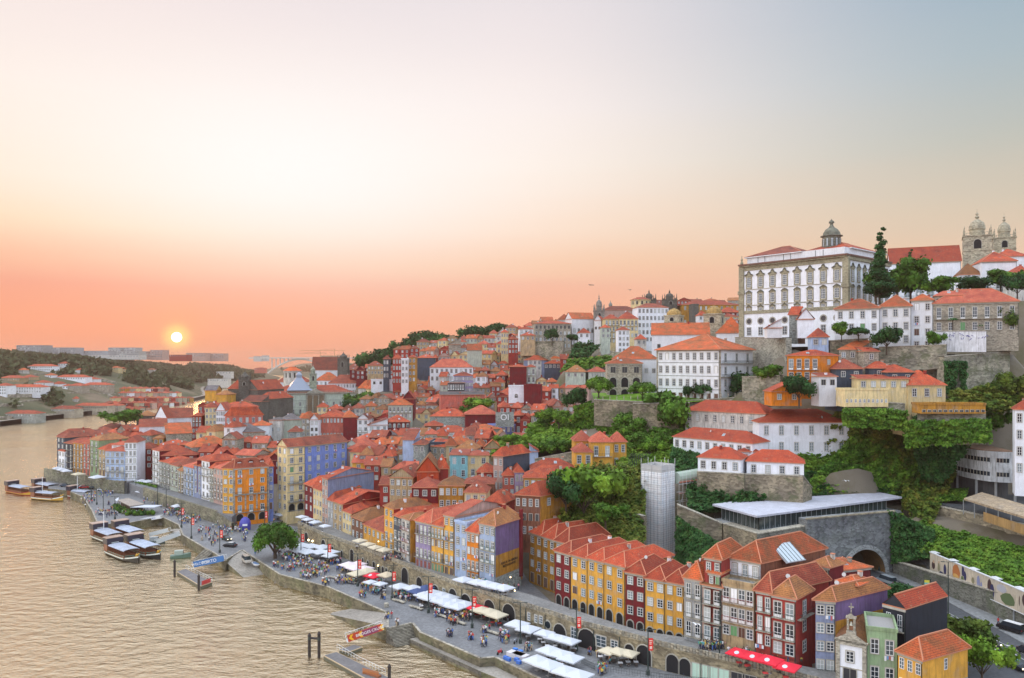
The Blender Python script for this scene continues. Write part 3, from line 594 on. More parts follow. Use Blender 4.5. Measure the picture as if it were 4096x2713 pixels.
kk=[('crimson cube house with one big white window',640,165,1012,158,372,dict(d=14,ang=5,h=10,col='darkred',wf='.w',nc=2,rh=4,rc='p',fh=3.6,ww=2.4)),('crimson wing with small dormers beside the cube house',1012,240,1212,262,360,dict(d=12,ang=-10,h=9,col='darkred',wf='w',nc=3,rh=3.5,rc='o')),('cream gable wall left of the white glazed house',640,345,805,360,335,dict(d=12,ang=-12,h=13,col='cream',rh=3,rc='d',roof='hip',wf='..k',nc=1)),('pale house with close rows of tall windows',805,345,1058,300,333,dict(d=10,ang=38,h=14,col='palegreen',wf='www',nc=6,rh=2,rc='o',fh=3.5)),('lavender blue house at the end of the glazed row',1058,298,1215,270,343,dict(d=10,ang=38,h=14,col='blue',wf='www',nc=3,rh=1.6,roof='flat',fh=3.5)),('slate-topped crimson house with white curtained windows',1212,175,1450,165,362,dict(d=12,ang=12,h=15,col='darkred',wf='wbb',nc=3,rh=2.4,rc='r',fh=4.2)),('long blank pale wall under a wide red roof',1128,42,1605,52,385,dict(d=18,ang=-6,h=18,col='offwhite',wf='.w',nc=2,rh=4,rc='r')),('brown brick end house with a timber balcony',1605,60,1810,45,368,dict(d=12,ang=15,h=14,col='brown',wf='.b',nc=3,rh=3,rc='d')),('long grey-walled workshop with a red roof',230,185,640,190,385,dict(d=12,ang=-4,h=9,col='stonegrey',rh=3.5,rc='r')),('brown timber-clad tower with a pyramid roof',172,295,378,290,350,dict(d=9,ang=5,h=13,col='brown',wf='w',nc=2,rh=2,rc='r')),('low white house under two brown roofs',290,370,660,375,340,dict(d=9,ang=-2,h=8,col='white',wf='w',nc=5,rh=2.6,rc='r')),('dark slate gable with one small window',212,492,405,500,292,dict(d=12,ang=-5,h=16,col='slate',wf='w',nc=2,rh=1,rc='p',roof='flat')),('cream house with pink curtained windows',405,500,595,515,292,dict(bk=(735,480),h=14,col='cream',wf='www',nc=3,rh=2.6,rc='o')),('turquoise plastered house in the middle of town',462,628,665,632,263,dict(d=10,ang=-3,h=15,col='teal',wf='www',nc=2,rh=.8,rc='p',roof='shed',fh=4.2,sur=False)),('cream house with brown-framed windows beside the turquoise one',665,636,912,628,263,dict(d=9,ang=4,h=12,col='cream',wf='wb',nc=2,rh=1.2,rc='p',fh=3.6)),('narrow rose house with a big dark slate side wall',962,640,1075,645,236,dict(bk=(1382,600),h=15,col='rosy',cs='slate',wf='wwww',nc=2,rh=2.6,rc='r',fh=3.6)),('pale blue lean-to house at the end of the slate wall',1385,592,1480,590,262,dict(d=8,ang=0,h=9,col='ltblue',wf='.k',nc=1,rh=2,rc='r',roof='shedl')),('orange-red gable wall in the middle of the town',80,825,330,820,236,dict(d=13,ang=3,h=11,col='redor',roof='gy',rh=4.5,rc='b')),('brick side house right of the orange-red gable',330,790,442,780,240,dict(d=10,ang=8,h=11,col='brick',rh=3.6,rc='r')),('ochre house with four columns of windows',330,985,622,990,222,dict(d=9,ang=-3,h=13,col='ochre',wf='www',nc=4,rh=2.2,rc='b',fh=3.4)),('rust house right of the ochre house',622,960,962,965,224,dict(d=9,ang=-3,h=7,col='rust',rh=1.8,rc='d')),('small cream house under a brown roof',630,1060,880,1075,215,dict(d=8,ang=-6,h=8,col='cream',wf='w',nc=3,rh=2.6,rc='d')),('red house with two windows under a small hip roof',772,830,962,838,240,dict(d=8,ang=-4,h=11,col='brick',wf='www',nc=2,rh=2.4,rc='r')),('salmon house with blind-covered windows',1078,870,1212,860,232,dict(d=9,ang=5,h=15,col='pink',wf='wwww',nc=2,rh=2,rc='r',fh=3.4)),('lilac narrow house between pink and yellow',1212,830,1310,822,231,dict(d=9,ang=5,h=14,col='lilac',wf='wwww',nc=2,rh=1.8,rc='r',fh=3.4)),('long yellow house with a wide hipped roof on the slope',1312,892,1908,935,222,dict(d=10,ang=-5,h=8.5,col='yellow',wf='ww',nc=8,rh=3,rc='r')),('rust-clad attic block behind the long yellow house',1402,795,1898,800,236,dict(d=9,ang=0,h=6,col='rust',rh=2.8,rc='r')),('yellow house with a rust-clad upper floor and white shutters',1212,1088,1505,1105,202,dict(bk=(1885,1035),h=11,col='rust',cs='ochre',wf='wkw',nc=4,rh=3.2,rc='r',fh=3.6,ws='w',ns=2)),('tall front tower of the yellow villa with a pyramid roof',1902,598,2108,592,240,dict(d=8,ang=2,h=16,col='yellow',wf='www',nc=2,rh=2.6,rc='p',fh=4.6)),('back wing of the yellow villa with a tiled pyramid roof',1900,468,2105,465,250,dict(d=8,ang=2,h=14,col='yellow',wf='w',nc=2,rh=3,rc='p',fh=4)),('centre wing of the yellow villa with white balcony doors',2085,482,2345,480,244,dict(d=9,ang=0,h=15,col='yellow',wf='b',nc=2,rh=3,rc='p',fh=4.4,zones=None)),('right wing of the yellow villa over a stone base',2345,480,2500,476,246,dict(d=8,ang=2,h=14,col='yellow',wf='ww',nc=2,rh=2.8,rc='p',fh=4.2)),('low cottage with a broad red roof among garden trees',1790,280,2105,275,300,dict(d=10,ang=2,h=5,col='rosy',wf='k',nc=4,rh=3.4,rc='r',fh=4)),('small crimson house with a red hip roof below the orange-red gable',20,1005,325,1010,226,dict(d=9,ang=-3,h=9,col='darkred',wf='w',nc=3,rh=2.4,rc='p')),('tan gabled house with two skylights',-235,885,35,905,240,dict(d=13,ang=-12,h=6.5,col='tan',roof='gy',rh=2.8,rc='d',wf='ww',nc=4)),('grey-green house with two garage openings',40,510,175,515,285,dict(d=9,ang=-4,h=12,col='stonegrey',wf='w.k',nc=2,rh=1.5,rc='d')),('powder blue leaning gable house',-85,455,42,470,288,dict(d=9,ang=-8,h=14,col='ltblue',wf='.',nc=1,rh=3.5,rc='d',roof='shed')),('bright orange house with a curved dormer',-280,600,-150,580,300,dict(d=9,ang=10,h=9,col='orange',wf='sw',nc=1,rh=2.4,rc='r')),('mint house left of the bright orange one',-430,590,-285,590,302,dict(d=8,ang=5,h=8,col='palegreen',wf='w',nc=3,rh=2.4,rc='r')),('tan house right of the bright orange one',-150,610,25,625,295,dict(d=9,ang=-6,h=8,col='tan',wf='w',nc=2,rh=2.6,rc='b')),('red-roofed pink house behind the blue house',-735,565,-430,570,312,dict(d=14,ang=-6,h=9,col='rosy',wf='w',nc=3,rh=3.2,rc='p')),('wide salmon roof above the pink house',-700,470,-260,480,330,dict(d=12,ang=-4,h=6,col='brick',rh=2.6,rc='p')),]
for l,a,b,c,d_,Y,k in kk:hb(l,a,b,c,d_,Y,group=gK,near=False,**k)
crop(565,387.5)
gS='white seminary buildings on the terraces'
hb('upper long seminary building with stained walls',1388,258,2312,302,258,d=10,h=13,col='offwhite',wf='ww',nc=9,rh=3.4,rc='f',fh=4.4,group=gS,near=False,clutter=.5)
hb('middle seminary building with a single row of windows',1252,562,2165,642,246,d=9,h=6.5,col='white',wf='w',nc=10,rh=3,rc='f',fh=3.9,group=gS,near=False)
hb('large square white seminary building by the ivy slope',2240,398,3280,402,236,d=14,ang=0,h=10.5,col='white',wf='ww',nc=6,rh=3.6,rc='f',fh=5,group=gS,near=False,glz=3)
hb('lower left seminary building above the scaffold',1535,798,2030,828,221,d=8,h=6,col='white',wf='w',nc=4,rh=2.8,rc='f',fh=4,group=gS,near=False)
hb('small stair house between the seminary wings',2030,735,2240,715,226,d=6,ang=-5,h=10,col='white',rh=1.6,rc='f',wf='w',nc=2,group=gS)
hb('lower right seminary building with a street lamp in front',2098,845,2760,872,217,d=8,h=6,col='white',wf='w',nc=4,rh=3,rc='f',fh=4,group=gS,near=False)
crop(615,287.5)
hb('big white three-storey house with a wide orange roof',490,720,1210,708,285,ang=-45,d=23.4,h=18.5,col='white',wf='wwwd',nc=9,ws='bbw',ns=3,rh=5.5,rc='o',fh=4.7,near=True,ww=1.25,glz=1,band=True,ov=.9,quoin=True,name='mansion')
MAN=BL[-1]
hb('loggia wing with arches left of the white mansion',-90,872,315,872,292,ang=-3,d=10,h=14,col='stone',wf='kaa',nc=3,rh=2,rc='o',fh=4.4,name='loggia',near=True,ww=1.8)
hb('pale connecting wing with an orange roof behind the loggia',-30,822,492,805,300,ang=-8,d=14,h=13,col='white',wf='.w.w',nc=6,rh=5,rc='o',fh=3)
hb('white gabled hall rising behind the mansion',425,545,1090,575,335,ang=-12,d=16,h=14,col='white',rh=5.5,rc='o',roof='gx',wf='.k',nc=4)
hb('orange-roofed outbuilding beside the palace corner',1170,525,1495,520,322,ang=-20,d=16,h=8,col='white',rh=7,rc='o')
hb('huge white bishop palace with ornate stone windows',0,0,0,0,310,h=28.6,d=35.7,col='white',name='bishop_palace',cat='palace',rh=1,roof='flat',ov=.5,clutter=0,near=False)if False else None
crop(819,200)
hb('long white house below the palace with an orange roof',182,1258,702,1232,255,d=12,ang=-30,h=9,col='white',wf='wwd',nc=4,rh=3.4,rc='o',fh=4.1,near=True,ww=1.2,glz=1)
hb('white house with an iron balcony below the dark cypress',702,1230,1066,1222,249,d=12,ang=-30,h=13.5,col='white',wf='wwwd',nc=3,rh=3.9,rc='o',fh=4.2,near=True,ww=1.2,glz=1)
hb('taller white end house with a small orange hip roof',1066,1160,1318,1155,246,d=11,ang=-30,h=16,col='white',wf='wwwwd',nc=2,rh=2.2,rc='o',fh=4,near=True,ww=1.3,glz=0)
hb('worn stone mansion with tall windows and a long pink-red roof',1318,1195,2305,1168,243,d=13,ang=-28,h=11,col='stone',wf='bw',nc=7,rh=4.6,rc='p',fh=4.8,near=True,ww=1.3,glz=1)
hb('stone attic dormer block on the worn mansion',1330,1105,1645,1095,246,d=5,ang=-28,h=3,col='stone',wf='k',nc=3,rh=1.6,rc='p',fh=3,g0=False)
hb('white walled church nave with ornate windows and a red roof',820,735,1640,690,335,d=14,ang=-22,h=20,col='white',wf='.b',nc=6,rh=7.5,rc='f',roof='gx',fh=7.5,ww=2.2,name='cathedral_nave',cat='church',near=True,clutter=0)
hb('small white sacristy with a brown tiled roof',1625,862,1882,850,312,d=8,ang=-15,h=9,col='white',wf='w',nc=2,rh=5,rc='b',ww=1.5)
hb('white canon house with tall windows below the towers',1880,712,2285,700,308,d=12,ang=-15,h=15,col='white',wf='.b',nc=3,rh=4.5,rc='r',fh=5.5,ww=2,near=True)
hb('red-roofed block behind the canon house',2050,655,2420,640,325,d=12,ang=-15,h=8,col='white',rh=4,rc='r')
hb('white house with a brown roof at the top right edge',2262,835,2500,830,295,d=10,ang=-10,h=9,col='offwhite',wf='w',nc=3,rh=3,rc='r')
crop(819,325)
gH='houses stepped below the palace'
ff=[('yellow-orange house with a row of balcony doors',-368,350,0,340,240,dict(ang=-12,bk=(222,330,241),h=9.5,col='orange',wf='bw',nc=4,ws='s.',ns=1,rh=1.8,rc='r',fh=4.2,zones=None)),('orange lean-to house with a sloping red roof',-545,765,-200,770,236,dict(d=7,ang=0,h=4.5,g0=False,col='orange',roof='shedr',rh=4.5,rc='r',wf='w',nc=2)),('stone house with a bright orange sloping roof',232,280,440,268,243,dict(ang=-5,bk=(690,262,252),h=8.5,col='stone',wf='wk',nc=2,rh=4,rc='o',roof='shed',ws='w',ns=2)),('small stone annex with one square window',520,300,690,292,238,dict(d=6,ang=0,h=7,col='stone',wf='ww',nc=1,rh=1.4,rc='r',roof='shed')),('cream and slate house with a dark red pyramid roof',205,502,505,505,235,dict(d=9,ang=0,h=9,col='slate',wf='w',nc=2,rh=3,rc='d')),('slate-clad house with a small orange roof',640,495,870,500,232,dict(d=9,ang=0,h=8,col='slate',wf='w',nc=2,rh=2,rc='r')),('slate-clad house with a white round window',800,540,1098,545,228,dict(d=9,ang=0,h=9,col='slate',wf='w',nc=2,rh=2.2,rc='r')),('yellow lower storey beneath the slate houses',455,615,1035,690,226,dict(d=6,ang=-6,h=9,col='cream',wf='w',nc=5,rh=1,rc='r',roof='shed')),('weathered cream house with blue-framed windows',1030,690,1462,688,224,dict(d=10,ang=0,h=11,col='cream',wf='ww',nc=3,rh=4.2,rc='r',fh=4.3)),('long yellow gallery building with a strip of windows',298,745,800,745,222,dict(d=6,ang=0,h=5,col='cream',roof='flat',wf='.w',nc=10,fh=2,sur=False,g0=False)),('long ochre gallery with white posts under the cream house',1180,915,1925,905,214,dict(d=5,ang=0,h=2.6,col='ochre',roof='flat',wf='.k',nc=12,fh=1.2,sur=False,g0=False,top=.1)),('small blue and white house with a dormer',-85,135,110,140,250,dict(d=6,ang=-10,h=6,g0=False,col='ltblue',wf='w',nc=2,rh=3,rc='r')),('tall grey rendered house with a brown side beside the palace',-345,-120,-240,-120,266,dict(ang=-10,bk=(-160,-120,270),h=10,g0=False,col='stonegrey',cs='brown',rh=3,rc='r',roof='gx')),('white chapel gable with stone columns',-245,-70,-60,-78,262,dict(d=6,ang=-15,h=6.5,g0=False,col='white',roof='gy',rh=3.5,rc='r')),('small white house with a red awning roof',0,590,205,580,230,dict(d=6,ang=0,h=5,col='white',roof='shed',rh=1,rc='d',wf='k',nc=2)),('barn-red roofed shed left of the orange house',-600,30,-430,30,262,dict(d=6,ang=-10,h=3.5,g0=False,col='white',roof='shedr',rh=3.2,rc='d')),('white apartment block at the right edge of the photo',2262,970,2700,985,205,dict(d=6,ang=-28,h=19,col='white',wf='wwww',nc=4,rh=3,rc='r',fh=4.4)),]
for l,a,b,c,d_,Y,k in ff:hb(l,a,b,c,d_,Y,group=gH,near=k.pop('near',False),**k)
crop(565,275,13.53)
gV='buildings on the skyline hill'
vv=[('tall white block with six rows of dark windows',985,435,1400,430,480,dict(d=14,ang=5,h=27,col='white',wf='wwwww',nc=8,rh=3,rc='d',fh=4.4,clutter=0)),('narrow white block with regular small windows',720,740,872,740,430,dict(d=10,ang=0,h=14,col='white',wf='wwww',nc=3,rh=2,rc='r',fh=3.2)),('grey and yellow block with balconies and an orange mansard',730,590,988,590,470,dict(d=12,ang=0,h=14,col='cream',wf='bww',nc=5,rh=5,rc='r',fh=4)),('yellow-green block left of the orange mansard',540,590,730,585,470,dict(d=12,ang=4,h=20,col='cream',wf='bbbw',nc=4,rh=3,rc='r',fh=3.8)),('white church with a bright gable front',395,610,490,640,480,dict(d=16,ang=-15,h=16,col='white',roof='gy',rh=3,rc='r',wf='.k',nc=2,name='church',cat='church')),('white church hall with arched windows below the bell tower',95,590,400,560,500,dict(d=14,ang=15,h=14,col='white',roof='gx',rh=4.5,rc='o',wf='.A',nc=5,fh=5,name='church',cat='church')),('small white house with a red pyramid roof under the church',180,780,340,780,450,dict(d=8,ang=0,h=9,col='white',wf='w',nc=2,rh=3,rc='r')),('grey house with a small red roof right of the church gable',490,710,612,710,455,dict(d=8,ang=0,h=12,col='palegreen',wf='ww',nc=2,rh=2,rc='r')),('brown-roofed long block on the skyline',530,470,985,440,520,dict(d=12,ang=6,h=12,col='rosy',rh=3,rc='d')),('ochre museum front with tall pilasters and a pediment',1590,400,2368,385,560,dict(d=24,ang=3,h=20,col='ochre',wf='w.w',nc=11,rh=4,rc='r',fh=5)),('dark stone wing of the museum',1720,395,1810,395,545,dict(d=10,ang=0,h=22,col='darkstone',rh=1,roof='flat')),('dark stone church body between the twin domes',1100,410,1540,400,575,dict(d=20,ang=3,h=16,col='darkstone',rh=5,rc='d',name='church',cat='church')),('small white house below the museum',1810,545,1925,540,470,dict(d=8,ang=0,h=8,col='white',rh=3,rc='r',wf='w',nc=2)),('crimson mansard row right of the museum',2120,500,2368,480,440,dict(d=9,ang=5,h=6,col='darkred',wf='w',nc=4,rh=3,rc='r')),('cream row of windows under the crimson mansard',2130,560,2350,560,425,dict(d=9,ang=0,h=8,col='cream',wf='ww',nc=6,rh=2,rc='r')),('small house with a red roof beside the narrow white block',970,865,1100,865,410,dict(d=8,ang=0,h=9,col='offwhite',wf='w',nc=2,rh=2.6,rc='r')),('dark roofed hall between the yellow-domed towers',1640,700,1925,700,375,dict(d=12,ang=0,h=12,col='brown',rh=1,rc='g',roof='shed')),]
for l,a,b,c,d_,Y,k in vv:hb(l,a,b,c,d_,Y,group=gV,near=False,**k)
crop(500,310,9.02)
v2=[('long grey stone palace with two rows of windows on the ridge',312,120,640,112,490,dict(d=14,ang=5,h=16,col='stone',wf='kwww',nc=9,rh=2,rc='r',fh=4,clutter=.2)),('orange roofed house on the ridge left of the church',530,85,645,75,520,dict(d=10,ang=5,h=9,col='offwhite',rh=4,rc='o')),('white house with balconies left of the stone palace',175,170,300,165,480,dict(d=9,ang=5,h=10,col='white',wf='bw',nc=3,rh=2,rc='r')),('cottage with a red hip roof below the stone palace',185,228,318,228,455,dict(d=8,ang=0,h=8,col='tan',wf='w',nc=3,rh=2,rc='r')),('crimson house front on the steep street',75,260,162,260,470,dict(d=8,ang=0,h=12,col='brick',wf='www',nc=3,rh=2,rc='r',fh=3)),('tall yellow-tan house on the ridge',10,200,75,200,490,dict(d=9,ang=0,h=18,col='cream',wf='wwww',nc=3,rh=2,rc='r',fh=3.6)),('crimson cube with a white balcony front',88,510,240,512,430,dict(d=12,ang=0,h=11,col='darkred',rh=1.4,rc='r')),('white balcony front joined to the crimson cube',240,512,322,512,432,dict(d=9,ang=0,h=11,col='palegreen',wf='bb',nc=2,rh=1.4,rc='r',fh=4.5)),('pale blue wall house with an orange roof',215,450,400,480,450,dict(d=14,ang=-18,h=11,col='greyblue',rh=3,rc='o')),('dark house with crimson garage doors',400,480,580,482,445,dict(d=10,ang=-3,h=9,col='slate',wf='w',nc=5,rh=2,rc='r')),('cream-roofed small house with three windows',590,555,770,580,400,dict(d=9,ang=-10,h=6,col='palegreen',wf='w',nc=3,rh=3.4,rc='b')),('white-green gallery house under a pink roof',800,555,965,552,398,dict(d=9,ang=0,h=7,col='palegreen',wf='w',nc=7,rh=2.6,rc='p')),('long pale blue wall with an orange roof by the garden wall',590,700,800,720,372,dict(d=10,ang=-12,h=8,col='rosy',rh=1,rc='r',roof='shed')),('white box house with one arched opening',78,688,215,690,385,dict(d=9,ang=0,h=8,col='white',roof='flat',wf='.A',nc=1)),('crimson low box beside the white box',215,678,370,690,382,dict(d=10,ang=-6,h=6,col='darkred',roof='flat')),]
for l,a,b,c,d_,Y,k in v2:hb(l,a,b,c,d_,Y,group=gV if b<280 else gK,near=False,**k)
crop(350,310,9.02)
v3=[('slim white apartment tower with blue curtains',462,440,526,440,440,dict(d=8,ang=0,h=16,col='white',roof='flat',wf='wwww',nc=2,fh=3.6)),('slim ochre house beside the white apartment tower',528,425,592,425,442,dict(d=8,ang=0,h=17,col='ochre',rh=1.5,rc='r',wf='wwww',nc=2,fh=3.6)),('long white convent range under a red hip roof',720,515,1110,505,455,dict(d=14,ang=4,h=12,col='white',wf='ww',nc=9,rh=5,rc='p',fh=4.4)),('dark slate tall house with white windows',300,440,350,440,470,dict(d=8,ang=0,h=16,col='slate',wf='www',nc=2,rh=2,rc='d',fh=4)),('brick-red tall house beside the dark slate one',385,435,462,435,460,dict(d=8,ang=0,h=17,col='brick',wf='wwww',nc=3,rh=2.5,rc='r',fh=3.8)),('brown-roofed row at the foot of the wooded hill',160,500,300,470,520,dict(d=9,ang=12,h=10,col='tan',wf='ww',nc=5,rh=3,rc='d')),('dark clad slab with a green-grey wall',600,430,760,425,480,dict(d=9,ang=0,h=10,col='slate',rh=2,rc='r')),('white rooftop terrace house on the orange roofs',190,630,420,610,470,dict(d=7,ang=10,h=6,col='white',roof='flat',wf='k',nc=4)),('mauve-grey house with long rows of windows',935,590,1110,580,425,dict(d=10,ang=4,h=14,col='lilac',wf='wwww',nc=9,rh=2,rc='r',fh=3.2)),('glazed grey workshop above the long lilac roof',880,655,1030,655,415,dict(d=7,ang=0,h=8,col='slate',wf='bb',nc=7,rh=1,rc='g',fh=3.6)),('long shed with a pale lilac roof and a rose wall',820,765,1215,740,400,dict(d=6,ang=14,h=6,col='pink',roof='shed',rh=1.5,rc='g')),('stone gable house on the slope below the wood',890,310,1000,300,520,dict(d=16,ang=5,h=16,col='stone',roof='shedr',rh=5,rc='o',wf='.w',nc=3)),('pale green-walled hall with an orange roof',1060,360,1190,350,480,dict(d=10,ang=5,h=9,col='palegreen',roof='gx',rh=4,rc='o')),('crimson gable left of the grey town houses',480,800,575,800,395,dict(d=8,ang=0,h=7,col='darkred',roof='gy',rh=4,rc='r')),('green-grey balcony house with an orange hip roof',345,855,560,850,390,dict(d=9,ang=3,h=9,col='palegreen',wf='bw',nc=6,rh=2.8,rc='o',fh=3.6)),]
for l,a,b,c,d_,Y,k in v3:hb(l,a,b,c,d_,Y,group=gV if b<600 else gK,near=False,**k)
ORD='first second third fourth fifth sixth seventh eighth ninth tenth eleventh twelfth thirteenth fourteenth fifteenth sixteenth'.split()
CN=dict(white='white',offwhite='off-white',cream='cream',yellow='yellow',ochre='ochre',darkred='crimson',brick='brick-red',pink='pink',ltblue='pale blue',grey='grey',slate='slate',stone='stone',tan='tan',palegreen='pale green',rosy='rose-brown',brown='brown',greyblue='blue-grey')
def row(place,u0,u1,v0,v1,Y0,Y1,n,cols,hh=(7,10),wf='ww',seed=0,rcs='rrodobpbr',wob=2.2,base=-10):
 rr=random.Random(seed);us=[u0+(u1-u0)*(i+rr.uniform(-.22,.22))/n for i in range(n+1)]
 for i in range(n):
  f=(i+.5)/n;v=v0+(v1-v0)*f+rr.uniform(-wob,wob);Y=Y0+(Y1-Y0)*f+rr.uniform(-8,8);c=rr.choice(cols)
  wpx=(us[i+1]-us[i])*rr.uniform(.86,1.04);wm=wpx*Y/F
  bld(f'{ORD[i]} house from the left {place}, {CN[c]}',us[i],v,us[i]+wpx,v,Y,ang=rr.choice((base,base+8,base-12,base+15)),d=rr.uniform(7,11),h=rr.uniform(*hh),col=c,roof=rr.choice(('hip','hip','hip','gx','gy','gx')),rh=rr.uniform(1.8,3),rc=rr.choice(rcs),wf=wf,nc=max(1,int(wm/2.4)),near=False,group='small houses '+place,name='small_house')
mixw=['white','cream','stone','brick','darkred','offwhite','rosy','tan','palegreen','grey']
row('behind the crimson river-wall blocks',200,282,466,460,318,312,6,['darkred','brick','rosy','darkred'],seed=1)
row('above the orange plaza house',196,280,452,455,334,330,6,['brick','darkred','tan','stone'],seed=2)
row('left of the tall pale yellow house',224,282,440,446,352,345,4,['brick','stone','darkred'],seed=3,rcs='rdrp')
row('behind the small chapel',95,140,432,428,400,400,4,['darkstone' if 0 else 'stone','brick','white'],seed=4,rcs='drrp')
row('behind the river tip roofs',90,150,440,436,388,385,5,['stone','darkred','white','brick'],seed=5,rcs='rrp')
row('behind the grey stone hip-roofed house',195,235,432,428,372,372,4,['white','brick','cream'],seed=6)
row('just below the exchange palace',318,400,409,407,430,425,7,mixw,seed=7)
row('right of the palace garden trees',384,470,414,412,412,405,7,mixw,seed=8)
row('below the palace garden trees',300,392,420,418,398,396,6,['brick','darkred','stone','rosy'],seed=9)
row('above the crimson cube house',415,520,406,401,425,415,9,mixw,seed=10)
row('under the long lilac shed roof',400,460,403,402,430,425,5,['darkred','rosy','grey','white'],seed=11)
row('left of the garden terrace',500,590,392,388,420,400,9,['rosy','brick','white','tan','stone'],seed=12,rcs='rrrop')
row('under the pale blue wall house',495,592,382,380,445,425,9,['rosy','brick','cream','stone'],seed=13,rcs='rrrop')
row('beside the mauve-grey house',468,560,372,370,465,455,9,mixw,seed=14)
row('above the long white convent',430,540,357,352,505,495,11,mixw,seed=15)
row('high above the convent roof',440,545,349,342,530,515,11,mixw,seed=16)
row('under the skyline stone palace',455,545,341,334,555,530,9,mixw,seed=17)
row('along the left skyline',418,520,343,332,590,580,10,['brick','tan','stone','offwhite','cream'],seed=18,hh=(8,12))
row('on the ridge left of the stone palace',505,570,329,319,560,540,7,['stone','brick','tan','offwhite'],seed=19,hh=(8,12))
row('on the ridge right of the skyline church',600,650,318,314,560,560,5,['stone','tan','offwhite'],seed=20)
row('at the foot of the rocky slope',530,612,361,359,455,430,8,mixw,seed=21)
row('near the dark church tower',348,425,371,366,560,540,8,['stone','brick','darkred','tan','grey'],seed=22,rcs='drd')
row('below the slim tower houses',400,480,385,381,478,468,8,mixw,seed=23)
row('behind the turquoise house',430,500,448,446,288,285,5,mixw,seed=24)
row('under the pink-red glazed row',370,450,435,434,335,325,6,mixw,seed=25)
row('near the slate side wall',378,440,482,492,250,235,4,['brick','darkred','rosy'],seed=26)
row('behind the green-shuttered terrace houses',410,470,503,507,228,215,4,['brick','darkred','rosy'],seed=27,rcs='prr')
row('below the yellow slope house',470,520,502,506,218,212,3,['brick','rosy','darkred'],seed=28,rcs='prr')
row('right of the blue plaza house',352,420,462,470,288,272,5,['yellow','brick','rosy','tan'],seed=29,rcs='rbp')
row('below the white balcony houses',345,440,443,446,325,310,7,mixw,seed=30)
row('on the skyline behind the museum',680,742,302,301,640,640,5,['brick','stone','tan'],seed=31)
row('between the museum and the palace',728,760,322,330,400,390,3,['white','cream'],seed=32)
row('behind the yellow monastery front',360,440,399,398,445,440,8,mixw,seed=40)
row('between the monastery and the lilac shed',395,475,391,390,455,450,8,['brick','rosy','stone','white','tan'],seed=41)
row('below the white convent range',440,520,387,385,445,440,8,mixw,seed=42)
row('by the crimson cube and its garden',478,560,399,396,420,415,8,['brick','stone','white','rosy','darkred'],seed=43)
row('above the mauve-grey windows house',455,555,365,364,485,478,11,mixw,seed=44)
row('two steps above the mauve-grey house',430,545,378,376,455,450,12,mixw,seed=45)
row('below the small trees of the wood',392,470,350,349,560,545,9,['brick','tan','stone','rosy'],seed=46)
row('over the roofs of the slope cottage',500,575,409,407,375,360,7,['rosy','brick','stone'],seed=47,rcs='rrrop')
row('right of the crimson wing and garden',520,560,418,416,345,338,3,['stone','brick','white'],seed=48)
row('left of the clock tower roofs',200,245,408,406,440,440,5,['brick','white','stone'],seed=49)
row('between the pink house and blue house',350,415,452,455,300,295,6,mixw,seed=50)
row('under the OI lettering wall',455,520,437,436,312,306,6,['cream','brick','white','rosy'],seed=51)
def ped_window(w,h,kind):
 """stone surround with a shaped hood and a white many-paned sash"""
 m=MB();s=.36
 m.box(-w/2-s,-w/2,-.18,.02,-.5,h+.5,0);m.box(w/2,w/2+s,-.18,.02,-.5,h+.5,0);m.box(-w/2,w/2,-.18,.02,h,h+.5,0);m.box(-w/2,w/2,-.18,.02,-.5,0,0)
 W=w/2+s
 if kind=='peak':
  m.box(-W*.85,W*.85,-.16,.02,h+.5,h+1.1,0)
  pts=[(-W-.45,h+1.0),(-W*.55,h+1.45),(-W*.4,h+1.95),(0,h+2.35),(W*.4,h+1.95),(W*.55,h+1.45),(W+.45,h+1.0)]
 elif kind=='arch':pts=[(-W-.1,h+.5),(-W*.6,h+1.0),(0,h+1.3),(W*.6,h+1.0),(W+.1,h+.5)]
 else:pts=[(-W-.05,h+.5),(-W*.4,h+.65),(0,h+1.25),(W*.4,h+.65),(W+.05,h+.5)]
 for a,b in zip(pts,pts[1:]):
  m.face([(a[0],-.4,a[1]),(b[0],-.4,b[1]),(b[0],.02,b[1]+.02),(a[0],.02,a[1]+.02)],3)
  m.face([(a[0],-.4,a[1]-.3),(b[0],-.4,b[1]-.3),(b[0],-.4,b[1]),(a[0],-.4,a[1])],3)
  m.face([(a[0],-.17,h+.4),(b[0],-.17,h+.4),(b[0],-.17,b[1]-.2),(a[0],-.17,a[1]-.2)],0)
 f=.09
 m.box(-w/2,-w/2+f,-.12,.02,0,h,1);m.box(w/2-f,w/2,-.12,.02,0,h,1);m.box(-w/2+f,w/2-f,-.12,.02,0,f,1);m.box(-w/2+f,w/2-f,-.12,.02,h-f,h,1)
 for i in range(1,3):m.box(-w/2+w*i/3-.03,-w/2+w*i/3+.03,-.11,.02,f,h-f,1)
 n=max(2,int(h/.65))
 for i in range(1,n):m.box(-w/2+f,w/2-f,-.105,.02,h*i/n-.03,h*i/n+.03,1)
 m.face([(-w/2+f,-.06,f),(w/2-f,-.06,f),(w/2-f,-.06,h-f),(-w/2+f,-.06,h-f)],2)
 return m.mesh('window',[stone('palace_stone',(.34,.31,.21),1.5,.3),WHITE,GL[1],stone('palace_hood',(.12,.12,.09),1.5,.3)])
pal=bld('huge white bishop palace with ornate stone windows on the hilltop',741.8,266.6,845.9,255.6,310,h=28.5,d=36,col='white',roof='flat',name='bishop_palace',cat='palace',clutter=0,near=False)
_,PWd,PB,PH,PA=BL[-1]
T=MB();st=stone('palace_stone',(.34,.31,.21),1.5,.3)
for x in(0,PWd):T.box(x-1.1,x+1.1,-.5,1.1,0,PH-.3,0);T.box(x-1.4,x+1.4,-.8,1.4,17.2,18.6,0)
